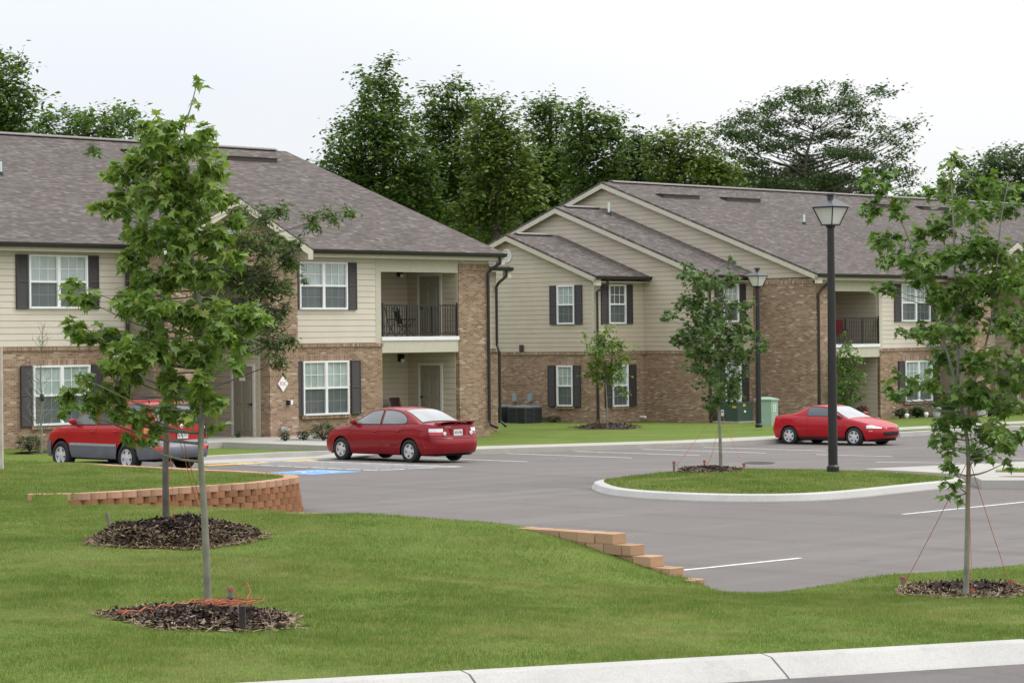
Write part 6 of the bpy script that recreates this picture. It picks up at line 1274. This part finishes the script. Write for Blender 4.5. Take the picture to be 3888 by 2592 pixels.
shrub(655, 1014, 24, 26, 'small round bush at the foot of the FDC pier', z=.1, n=500); shrub(697, 1010, 26, 22, 'small bush between the pier and the larger dark shrub', z=.1, n=500); shrub(742, 1010, 66, 42, 'broad dark shrub beside the nose of the red saloon', z=.1, n=1800)
shrub(1235, 968, 32, 16, 'light green low bush right of the air conditioners', m_bush2, z=-.3, n=700); shrub(1274, 968, 40, 14, 'dark low bush left of the gable window', z=-.3, n=700); shrub(1198, 968, 28, 10, 'flat green bush in front of the air conditioners', m_bush2, z=-.3, n=450); shrub(1147, 969, 14, 12, 'tiny bush at the downpipe foot by the air conditioner', m_bush2, z=-.3, n=250)
for x, y, w, h, lb in ((2068, 955, 30, 24, 'first dark bush right of the lower patio'), (2104, 953, 36, 24, 'rounded dark bush in front of the lower right window'), (2108, 940, 30, 22, 'dark bush tight under the lower right window sill'), (2182, 953, 34, 24, 'dark bush right of the pale urn'), (2268, 953, 26, 20, 'bush left of the far porch, beside the grey pot'), (2288, 953, 22, 18, 'small bush below the pink flowers'), (2316, 953, 24, 18, 'bush at the far porch pier'), (2342, 953, 18, 16, 'bush at the right edge by the far porch')): shrub(x, y, w, h, lb, Y=60.3 if x < 2220 else 58.9, n=900, size=.065)
shrub(548, 1006, 12, 14, 'small weed by the four wheel drive rear corner', m_bush2, z=.1, n=200)
def bunch(parent, name, c, R_, H, n, size, mat, kind='oval'):
    d = NP.normal(0, 1, (n, 3)); d /= np.linalg.norm(d, axis=1)[:, None]; P = d*(NP.random(n)**.4)[:, None]*np.array([R_, R_, H*.5])+np.array([c[0], c[1], c[2]+H*.5]); return leaves(name, P, size, kind, mat, parent, .3)
bunch(urn, 'foliage', (0, 0, .38), .3, .30, 260, .09, m_bush2); bunch(tp, 'red_foliage', (0, 0, .2), .30, .42, 260, .09, leaf_mat('red_foliage', [(0, (.06, .025, .02)), (.5, (.11, .04, .03)), (1, (.16, .09, .05))], .2)); bunch(tp, 'foliage', (.1, -.1, .16), .2, .25, 150, .09, m_fresh)
bunch(hp, 'foliage', (0, 0, .50), .38, .5, 320, .09, m_oak); bunch(hp, 'pink_flowers', (.2, -.1, .2), .42, .75, 240, .065, plain('pink_petal', (.70, .48, .62), .6, .15))
# ---------------------------------------------------------------- trees behind the houses
m_bg = leaf_mat('wood_leaf', [(0, (.046, .090, .018)), (.35, (.072, .132, .026)), (.7, (.105, .178, .036)), (.92, (.145, .225, .050)), (1, (.20, .26, .07))], .3, .5)
m_bg2 = leaf_mat('wood_leaf_yellow', [(0, (.062, .108, .018)), (.4, (.094, .152, .027)), (.75, (.130, .196, .036)), (.94, (.175, .225, .048)), (1, (.24, .24, .07))], .3, .5)
m_bg3 = leaf_mat('wood_leaf_blue', [(0, (.042, .076, .028)), (.5, (.068, .118, .038)), (1, (.11, .165, .055))], .25, .5)
def bigtree(label, Y, stem, blobs, mat, size=.27, dens=200, name='tree', flat=1.0, dup=2, rt=.2, kind='bg', gap=.55, twig=.35, droop=.4):
    """stem, blobs in photo pixels (x, y, r) on the far plane Y; the crown gets depth as well as width"""
    pts = [D(x, y, Y) for x, y in stem]; b0 = Vector((pts[0].x, Y, -1.2)); r = empty(name, b0); tag(r, label, 'tree', 'trees behind the houses'); tb = MB(); P = crom3([b0]+pts, 5); m = len(P); rr = [rt*(1-i/m)**.9+.03 for i in range(m)]; tb.tube([p-b0 for p in P], rr, 9)
    allp = []; dirs = []
    xs_ = [b_[0] for b_ in blobs]; halfw = (max(xs_)-min(xs_))/2*K*Y/F
    for bx, by, br in blobs:
        c0_ = D(bx, by, Y); R_ = br*1.3*K*Y/F
        for q in range(dup):
            c1 = c0_+Vector((0 if q == 0 else NP.normal(0, R_*.35), NP.uniform(-1, 1)*halfw*.7, 0 if q == 0 else NP.normal(0, R_*.35)))
            cand = [(p, rr[i]) for i, p in enumerate(P) if p.z < c1.z-.35*abs(c1.x-p.x)-.2 and i > m*.25] or [(P[m//3], rr[m//3])]; p0, pr = max(cand, key=lambda w: w[0].z)
            L_ = (c1-p0).length; mid = p0.lerp(c1, .5)+Vector((NP.normal(0, .06)*L_, NP.normal(0, .06)*L_, -.05*L_)); e0 = min(pr*.5, .014+.008*L_); tb.tube([p-b0 for p in (p0, p0.lerp(mid, .5), mid, mid.lerp(c1, .5), c1)], [e0, e0*.8, e0*.6, e0*.42, .02], 5)
            nc = max(5, int(dens*R_*R_*.22))
            for _ in range(nc):       # sprays inside the blob
                d = Vector((NP.normal(), NP.normal(), NP.normal()*flat)); d.normalize(); c2 = c1+Vector((d.x, d.y, d.z*flat))*R_*(NP.random()**.45); sp = Vector((NP.normal(), NP.normal(), NP.normal()*.4+.15)).normalized(); ln = NP.uniform(.5, 1.1)*gap*1.6
                if NP.random() < twig*.4: tb.tube([p-b0 for p in (c1.lerp(c2, .4), c2, c2+sp*ln*.7)], [.02, .014, .008], 3, cap=False)
                for j in range(9): t = NP.uniform(-.3, 1); allp.append(c2+sp*ln*t+Vector((NP.normal(0, .16), NP.normal(0, .16), NP.normal(0, .12)))-b0); dirs.append(sp)
    tb.build('trunk', b_dark, r, smooth=True, recalc=False); A = np.array([tuple(p) for p in allp]); dv = np.array([tuple(p) for p in dirs]); leaves('crown', A, size, kind, mat, r, droop, dirs=dv*.6)
bigtree('tallest dark green tree rising behind the left roof, with a spire top', 122, [(880, 560), (882, 420), (884, 300), (878, 200)], [(880, 150, 16), (865, 185, 22), (900, 195, 18), (832, 170, 10), (870, 225, 30), (905, 235, 22), (935, 245, 14), (850, 265, 30), (890, 280, 34), (830, 240, 12), (800, 310, 34), (840, 320, 40), (890, 335, 44), (935, 320, 34), (780, 350, 26), (790, 390, 40), (850, 390, 50), (910, 400, 50), (830, 450, 50), (900, 470, 56), (960, 440, 40), (960, 380, 34), (880, 540, 50), (950, 520, 50), (820, 400, 40)], m_bg)
bigtree('broad green tree beside the tallest one behind the left house', 128, [(1040, 560), (1045, 420), (1050, 300), (1050, 220)], [(1050, 200, 18), (1020, 215, 16), (1075, 225, 16), (990, 215, 10), (1030, 250, 32), (1065, 265, 30), (1000, 270, 26), (1095, 245, 12), (1000, 320, 44), (1060, 325, 44), (980, 370, 44), (1040, 385, 50), (1000, 440, 54), (1060, 450, 50), (1040, 520, 54), (985, 500, 46), (1090, 400, 34)], m_bg)
bigtree('yellow green tree in the middle of the wood between the houses', 120, [(1140, 560), (1140, 430), (1135, 320), (1130, 260)], [(1130, 235, 14), (1110, 250, 14), (1150, 245, 14), (1165, 270, 14), (1120, 290, 34), (1155, 310, 32), (1180, 310, 20), (1110, 350, 44), (1160, 370, 44), (1195, 370, 34), (1120, 430, 50), (1180, 440, 46), (1130, 500, 50), (1090, 470, 34), (1210, 420, 34)], m_bg2)
bigtree('dark forked tree with open top left of the gable peak', 132, [(1260, 540), (1262, 420), (1265, 300), (1262, 240)], [(1245, 235, 12), (1265, 250, 20), (1225, 245, 14), (1240, 275, 24), (1280, 290, 26), (1250, 320, 36), (1230, 360, 36), (1280, 370, 40), (1250, 420, 44), (1300, 420, 36), (1220, 430, 34), (1260, 480, 46), (1215, 490, 44)], m_bg, gap=.6)
bigtree('tree with two pointed tops just above the gable peak', 126, [(1335, 520), (1335, 420), (1335, 320), (1335, 250)], [(1335, 240, 12), (1325, 265, 18), (1345, 280, 18), (1300, 255, 8), (1370, 270, 12), (1395, 275, 14), (1420, 270, 12), (1390, 295, 24), (1330, 310, 30), (1360, 330, 30), (1410, 320, 24), (1330, 360, 36), (1380, 370, 38), (1430, 330, 14), (1340, 430, 40), (1410, 390, 34)], m_bg)
bigtree('low dark tree behind the ridge of the right house', 130, [(1460, 500), (1462, 420), (1465, 340)], [(1465, 318, 16), (1445, 340, 24), (1480, 335, 22), (1440, 380, 30), (1475, 375, 34), (1450, 420, 34), (1420, 420, 30), (1500, 410, 30)], m_bg3)
bigtree('yellowish round tree over the roof vents of the right house', 124, [(1540, 500), (1542, 420), (1545, 350)], [(1525, 310, 18), (1545, 325, 20), (1505, 335, 20), (1580, 340, 20), (1600, 310, 14), (1585, 300, 10), (1530, 360, 34), (1580, 375, 34), (1620, 360, 26), (1540, 410, 38), (1600, 410, 38), (1640, 400, 34), (1505, 390, 24), (1650, 370, 18), (1680, 410, 26)], m_bg2)
bigtree('wide open umbrella shaped tree with visible branches, behind the right roof', 136, [(1850, 520), (1848, 420), (1852, 360), (1870, 300)], [(x, y, r_) for x, y, r_ in ((1690, 285, 18), (1720, 270, 18), (1755, 255, 18), (1780, 235, 18), (1815, 225, 18), (1850, 215, 18), (1885, 210, 18), (1920, 208, 16), (1955, 225, 16), (1990, 222, 12), (2025, 218, 10), (1660, 315, 20), (1700, 320, 22), (1740, 300, 24), (1785, 280, 26), (1830, 265, 24), (1880, 255, 24), (1930, 250, 22), (1970, 262, 18), (2000, 270, 14), (2040, 285, 14), (2075, 290, 12), (2095, 298, 8), (1640, 330, 14), (1680, 355, 24), (1730, 350, 24), (1790, 330, 24), (1850, 315, 22), (1910, 300, 24), (1970, 300, 20), (2020, 320, 16), (2060, 335, 14), (2085, 345, 10), (1720, 395, 26), (1780, 390, 26), (1850, 380, 30), (1920, 360, 30), (1980, 350, 26), (2040, 370, 18), (2080, 385, 12), (2100, 390, 8), (1880, 420, 34), (1950, 400, 34), (2010, 400, 22), (2060, 415, 14), (1800, 430, 28), (1750, 430, 22), (1690, 420, 22), (2090, 425, 8))], m_bg3, size=.22, dens=300, flat=.42, dup=2, rt=.16, kind='bg', twig=.25)
bigtree('dark tree at the right edge behind the roof end', 140, [(2290, 560), (2285, 470), (2290, 400)], [(2290, 370, 22), (2320, 360, 20), (2260, 375, 18), (2230, 385, 14), (2345, 375, 22), (2250, 410, 30), (2300, 410, 34), (2200, 430, 18), (2180, 440, 10), (2230, 450, 34), (2290, 460, 40), (2345, 440, 40), (2330, 500, 40), (2360, 400, 30), (2400, 420, 50)], m_bg3)
bigtree('tall tree cut by the left edge above the left roof', 112, [(-20, 520), (-18, 380), (-15, 260), (-10, 180)], [(-5, 115, 14), (5, 145, 18), (40, 148, 10), (-10, 190, 30), (20, 205, 24), (45, 160, 8), (-20, 250, 44), (35, 235, 22), (60, 210, 14), (70, 240, 14), (15, 270, 34), (50, 270, 18), (-20, 310, 40), (30, 305, 24), (-40, 200, 40), (-60, 280, 50), (60, 295, 12)], m_bg)
bigtree('low spreading tree tops showing over the left ridge', 118, [(200, 480), (200, 380), (205, 310)], [(90, 290, 14), (110, 275, 14), (130, 265, 12), (115, 300, 16), (155, 255, 10), (165, 275, 14), (190, 290, 20), (215, 285, 18), (235, 265, 12), (268, 245, 12), (260, 275, 16), (245, 300, 22), (290, 265, 10), (305, 262, 8), (180, 310, 24), (300, 295, 10), (320, 296, 8), (140, 305, 20), (270, 310, 20), (80, 310, 16), (220, 320, 24), (40, 310, 20)], m_bg)
for k, (x, y, Y, rr_) in enumerate(((960, 520, 142, 120), (1150, 520, 146, 130), (1340, 500, 142, 110), (1520, 480, 146, 90), (1700, 470, 148, 80), (1900, 470, 150, 80), (2100, 500, 150, 60), (2300, 520, 152, 90))):
    lbs = ['dark foliage at the back of the wood behind the left roof slope', 'dense dark tree deep in the wood between the houses', 'dark tree behind the two pointed tops', 'dark tree behind the yellowish round tree', 'dark undergrowth tree left below the umbrella shaped tree', 'dark tree right below the umbrella shaped tree', 'low tree between the umbrella shaped tree and the right edge', 'farthest low tree at the right edge behind the roof']
    bl = [(x+NP.uniform(-rr_, rr_), y+NP.uniform(-rr_*.55, rr_*.3), rr_*NP.uniform(.25, .42)) for _ in range(16)]; bigtree(lbs[k], Y, [(x, y+60), (x, y), (x, y-40)], bl, (m_bg, m_bg3)[k % 2], size=.36, dens=260)
# ---------------------------------------------------------------- mulch beds, stakes, twine
m_mulch = plain('mulch', (.045, .030, .024), .95, .5, 30, bump=.02); m_straw = plain('dry_straw', (.24, .18, .11), .9, .25, 30)
def chip_mat(name, st_): m = NT(name); g = m.n('ShaderNodeNewGeometry'); m.col(m.ramp(g.outputs['Random Per Island'], st_)); m.rough(.9); m.b.inputs['Specular IOR Level'].default_value = .2; return m.mat
m_chip = chip_mat('wood_chip', [(0, (.014, .010, .009)), (.45, (.040, .026, .021)), (.8, (.080, .055, .043)), (.95, (.17, .125, .095)), (1, (.28, .22, .17))]); m_strawc = chip_mat('straw_bits', [(0, (.12, .085, .05)), (.5, (.24, .18, .11)), (1, (.38, .30, .20))])
m_twine = plain('orange_twine', (.40, .11, .055), .7, .2, 40); m_stake = bark_mat('stake_wood', (.20, .18, .16), .35); m_dstake = bark_mat('dark_stake', (.035, .028, .024), .4); m_tag = plain('orange_tag', (.48, .11, .05), .6, .2, 20)
def mulch(c, rx, ry, hgt, label, n=2600, zf=None, sz=1.0, hollow=0.3, strawn=.35):
    zf = zf or lawnz; r = empty('mulch_bed', c); tag(r, label, 'mulch bed', 'mulch beds round the young trees'); b = MB(); rows = []; nk = 48; R_ = 10
    irr = [1+.10*math.sin(2*a+c.x)+.07*math.sin(5*a+c.y*2)+.04*math.sin(9*a) for a in np.linspace(0, 2*math.pi, nk+1)]; irr[-1] = irr[0]
    def prof(t): return hgt*((1-t**2.2))*(1-hollow*math.exp(-(t/.35)**2))
    def surf(x, y):
        a = math.atan2(y/ry, x/rx) % (2*math.pi); t = math.hypot(x/rx, y/ry)/np.interp(a, np.linspace(0, 2*math.pi, nk+1), irr); return zf(c.x+x, c.y+y)-c.z+.004+prof(min(t, 1))*(1+.25*math.sin(x*7+y*3)*math.sin(y*8)), t
    for k in range(R_+1):
        t = k/R_; rows.append([(lambda x, y: (x, y, surf(x, y)[0]-(.03 if k == R_ else 0)))(math.cos(a)*rx*t*irr[i], math.sin(a)*ry*t*irr[i]) for i, a in enumerate(np.linspace(0, 2*math.pi, nk+1))])
    b.grid(rows); b.build('mound', m_mulch, r, smooth=True)
    def chips(nm, n_, lo, hi, mat, ln, w):
        V = np.empty((n_, 4, 3)); j = 0
        while j < n_:
            a = NP.random()*6.283; t = math.sqrt(NP.uniform(lo**2, hi**2)); x, y = math.cos(a)*rx*t*np.interp(a, np.linspace(0, 6.2832, nk+1), irr), math.sin(a)*ry*t*np.interp(a, np.linspace(0, 6.2832, nk+1), irr); z, _ = surf(x, y)
            d = np.array([NP.normal(), NP.normal(), NP.normal()*.35]); d /= np.linalg.norm(d); s_ = np.cross(d, [NP.normal()*.4, NP.normal()*.4, 1]); s_ /= np.linalg.norm(s_); L_ = ln*(.4+NP.random()); ww = w*(.5+NP.random()); o = np.array([x, y, z+.01+.02*NP.random()]); V[j] = [o-d*L_/2-s_*ww/2, o-d*L_/2+s_*ww/2, o+d*L_/2+s_*ww/2, o+d*L_/2-s_*ww/2]; j += 1
        tag(np_mesh(nm, V.reshape(-1, 3), np.arange(n_*4).reshape(-1, 4), mat, r), kind='stuff')
    chips('wood_chips', n, 0, .97, m_chip, .075*sz, .022*sz); chips('dry_straw', int(n*strawn*1.6), .62, 1.10, m_strawc, .10*sz, .009*sz); return r
def lz(c): return lambda x, y: lawnz(x, y)
C1 = on_lawn(465*K, 1420*K); mulch(Vector((C1.x, C1.y, lawnz(C1.x, C1.y))), .92, 1.0, .06, 'dark mulch bed with orange twine round the nearest left maple', 3800, hollow=.1, strawn=.3)
C2 = on_lawn(398*K, 1232*K, .05); mulch(Vector((C2.x, C2.y, lawnz(C2.x, C2.y))), .98, .95, .28, 'raised mulch mound with dry straw edge round the dark oak', 4200, hollow=.25, strawn=.8)
C3 = on_lawn(2222*K, 1355*K); mulch(Vector((C3.x, C3.y, lawnz(C3.x, C3.y))), .84, .95, .04, 'flat mulch bed with pale straw rim round the right maple', 2200, hollow=0, strawn=.9)
C4 = on_z(1632*K, 1078*K, .25); iz = lambda x, y: .235; mulch(Vector((C4.x, C4.y, .235)), .72, 1.0, .05, 'small mulch patch on the kerbed island under the red tipped maple', 800, iz, hollow=0)
C5 = on_z(1395*K, 983*K, -.33); bzz = lambda x, y: bz(x, y)+.01; mulch(Vector((C5.x, C5.y, bz(C5.x, C5.y))), 1.25, 1.5, .12, 'mulch ring on the far lawn below the slim oak', 500, bzz, 1.6, hollow=0)
for (x0, y0, x1, y1, lb) in ((640, 1020, 760, 1010, 'dark soil bed along the wall under the FDC pier and shrub'), (2040, 957, 2200, 955, 'dark soil bed under the bushes of the right house'), (55, 1040, 130, 1036, 'dark soil bed below the lower left window')):
    a = on_z(x0*K, y0*K, .06 if x0 < 1000 else -.36); b_ = on_z(x1*K, y1*K, .06 if x0 < 1000 else -.36); d = (b_-a); m = MB(); n_ = 10; rows = []
    for k in range(n_+1): p = a.lerp(b_, k/n_); rows.append([tuple(p+E2*w*(1+.15*math.sin(k*2))+Vector((0, 0, bz(p.x, p.y)-p.z+h_))) for w, h_ in ((-.5, -.02), (-.4, .035), (.3, .05), (.9, .02))])
    m.grid(rows); o = m.build('soil_bed', m_mulch, smooth=True); tag(o, lb, 'soil bed')
def stake(p, h, label, mat=m_stake, lean=(0, 0), r=.028, twine=True):
    e = empty('stake', p); tag(e, label, 'stake'); m = MB(); m.bar((0, 0, -.1), (lean[0], lean[1], h), r*2, r*1.6); m.build('post', mat, e)
    if twine:
        m = MB()
        for k in range(3): z = h*.76+k*.011; m.lathe([(r*1.25, z), (r*1.38, z+.005), (r*1.25, z+.009)], 8, (lean[0]*.8, lean[1]*.8, 0), cap=False)
        m.tube([(r, 0, h*.8), (r+.06, -.03, h*.5), (r+.04, -.05, .04)], .004, 5); m.build('twine_wrap', m_twine, e)
    return e
def LP(x, y, dz=.0): return on_lawn(x*K, y*K, dz)
stake(LP(530, 1386, .06), .17, 'grey stake wrapped in orange twine behind the nearest left trunk'); stake(LP(557, 1443, .03), .21, 'dark charred looking stake at the front of the near mulch bed', m_dstake, r=.035, twine=False); stake(LP(281, 1416, .03), .05, 'low stake with orange twine at the left end of the near mulch bed', m_dstake)
stake(LP(254, 1200, .10), .13, 'leaning grey stake at the left of the raised mulch mound', lean=(-.05, 0), twine=False); stake(LP(400, 1203, .2), .05, 'orange tied stake top in the raised mulch mound', m_tag, r=.02)
stake(LP(2074, 1346), .12, 'stake with orange twine bow left of the right maple'); stake(LP(2323, 1352), .10, 'stake with orange twine right of the right maple'); stake(LP(2233, 1368), .07, 'orange tagged stake in front of the right maple trunk', m_tag, r=.02)
stake(on_z(1548*K, 1082*K, .2), .22, 'stake with orange twine at the left of the island mulch'); stake(on_z(1709*K, 1080*K, .2), .16, 'stake with orange twine at the right of the island mulch'); stake(on_z(1618*K, 1073*K, .24), .16, 'orange wrapped stake behind the island maple', m_tag, r=.025)
stake(on_z(1373*K, 982*K, -.3), .30, 'pale stake left of the slim oak', twine=False); stake(on_z(1420*K, 982*K, -.3), .30, 'pale stake right of the slim oak', twine=False)
def twine(a, b, label, sag=.02, w=.0042):
    a, b = Vector(a), Vector(b); m = MB(); P = [a.lerp(b, k/8)-Vector((0, 0, sag*math.sin(math.pi*k/8))) for k in range(9)]; m.tube([p-a for p in P], w, 5); o = m.build('guy_line', m_twine, smooth=True); o.location = a; tag(o, label, 'guy line', 'orange tree guy lines')
def DY(x, y, Y): return D(x, y, Y)
h3 = DY(2224, 1055, T3.y); s3 = LP(2074, 1346, .10); twine(h3, s3, 'orange guy line slanting down to the left of the right maple'); twine(DY(2228, 1060, T3.y), LP(2323, 1352, .08), 'orange guy line slanting down to the right of the right maple'); twine(DY(2224, 1050, T3.y), LP(2233, 1368, .07), 'orange guy line hanging close along the right maple trunk')
h2 = DY(386, 965, T2.y); twine(h2, LP(402, 1203, .2), 'orange guy line running straight down beside the dark oak trunk'); twine(DY(400, 960, T2.y), DY(455, 1165, T2.y+1.6), 'orange guy line behind the nearest trunk, left of two'); twine(DY(402, 940, T2.y), DY(470, 1185, T2.y+1.9), 'orange guy line behind the nearest trunk, right of two')
hi_ = DY(1652, 935, Ti.y); twine(hi_, on_z(1548*K, 1076*K, .3), 'faint orange guy line to the left stake on the island'); twine(hi_, on_z(1709*K, 1078*K, .3), 'faint orange guy line to the right stake on the island'); twine(DY(1648, 985, Ti.y), on_z(1618*K, 1070*K, .32), 'slack orange guy line behind the island maple', .2)
# black tree tie and the coil of twine at the foot of the near maple
m = MB(); m.tube([(.06*1.35*math.cos(a)*1.1, .055*math.sin(a)*1.3, .02+.012*math.cos(a)+.02*(a > 5)) for a in np.linspace(.3, 6.0, 16)]+[(.16, -.02, .07), (.24, 0, .12)], .022, 8); o = m.build('tree_tie', m_blacktrim, smooth=True); o.location = T1; tag(o, 'black rubber tie lying round the foot of the nearest left maple', 'tree tie')
m = MB(); pts = []; tt = np.linspace(0, 1, 130)
for t in tt: a = t*38; rr_ = .16+.10*math.sin(t*17); pts.append((.20+rr_*1.4*math.cos(a)+.05*math.sin(t*61), -.2+rr_*.9*math.sin(a), .06+.05*abs(math.sin(a*.7+t*9))))
m.tube(pts, .005, 5); o = m.build('twine_coil', m_twine, smooth=True); o.location = T1; tag(o, 'tangled heap of orange twine on the mulch by the nearest left maple', 'twine')
a = T1+Vector((-.1, -.12, .07)); b_ = LP(281, 1414, .07); m = MB(); m.tube([a.lerp(b_, k/14)+Vector((0, .05*math.sin(k*1.3), .03+.02*math.sin(k*2.1)))-a for k in range(15)], .0075, 5); o = m.build('twine_tail', m_twine, smooth=True); o.location = a; tag(o, 'loose orange twine trailing left across the near mulch bed', 'twine')
a = T1+Vector((.32, .12, .22)); m = MB(); m.tube([(0, 0, 0), (.06, 0, .03), (.1, -.04, -.05), (.06, -.12, -.14), (.0, -.2, -.17)], .007, 5); o = m.build('twine_loop', m_twine, smooth=True); o.location = a; tag(o, 'short loop of orange twine hanging from the wrapped stake', 'twine')
m = MB(); m.lathe([(.02, -.06), (.05, -.02), (.05, .03), (.02, .06)], 8, ax='x'); o = m.build('trunk_guard', m_blacktrim, smooth=True); o.location = DY(1392, 877, C5.y+.0); tag(o, 'black tie on the slim oak where it forks', 'tree tie')
m = MB(); m.lathe([(.045, -.10), (.06, -.05), (.06, .04), (.04, .09)], 10); o = m.build('trunk_tie', m_blacktrim, smooth=True); o.location = DY(96, 912, on_z(95*K, 1042*K, .10).y); tag(o, 'black tie round the leafless sapling below the window', 'tree tie')
# ---------------------------------------------------------------- grass
skips = [((C1.x, C1.y), .98), ((C2.x, C2.y), 1.05), ((C3.x, C3.y), .86)]
grass_on(NEAR, lambda y: 3000 if y < 30 else 2100, .046, .0080, skips)
grass_on(UP, lambda y: 1400, .052, .011)
grass_on(ISL, lambda y: 1200, .055, .012, [((C4.x, C4.y), .78)])
grass_on(BLAWN, lambda y: 260, .06, .016, [((C5.x, C5.y), 1.2)])
grass_on(PADG, lambda y: 500, .06, .014)
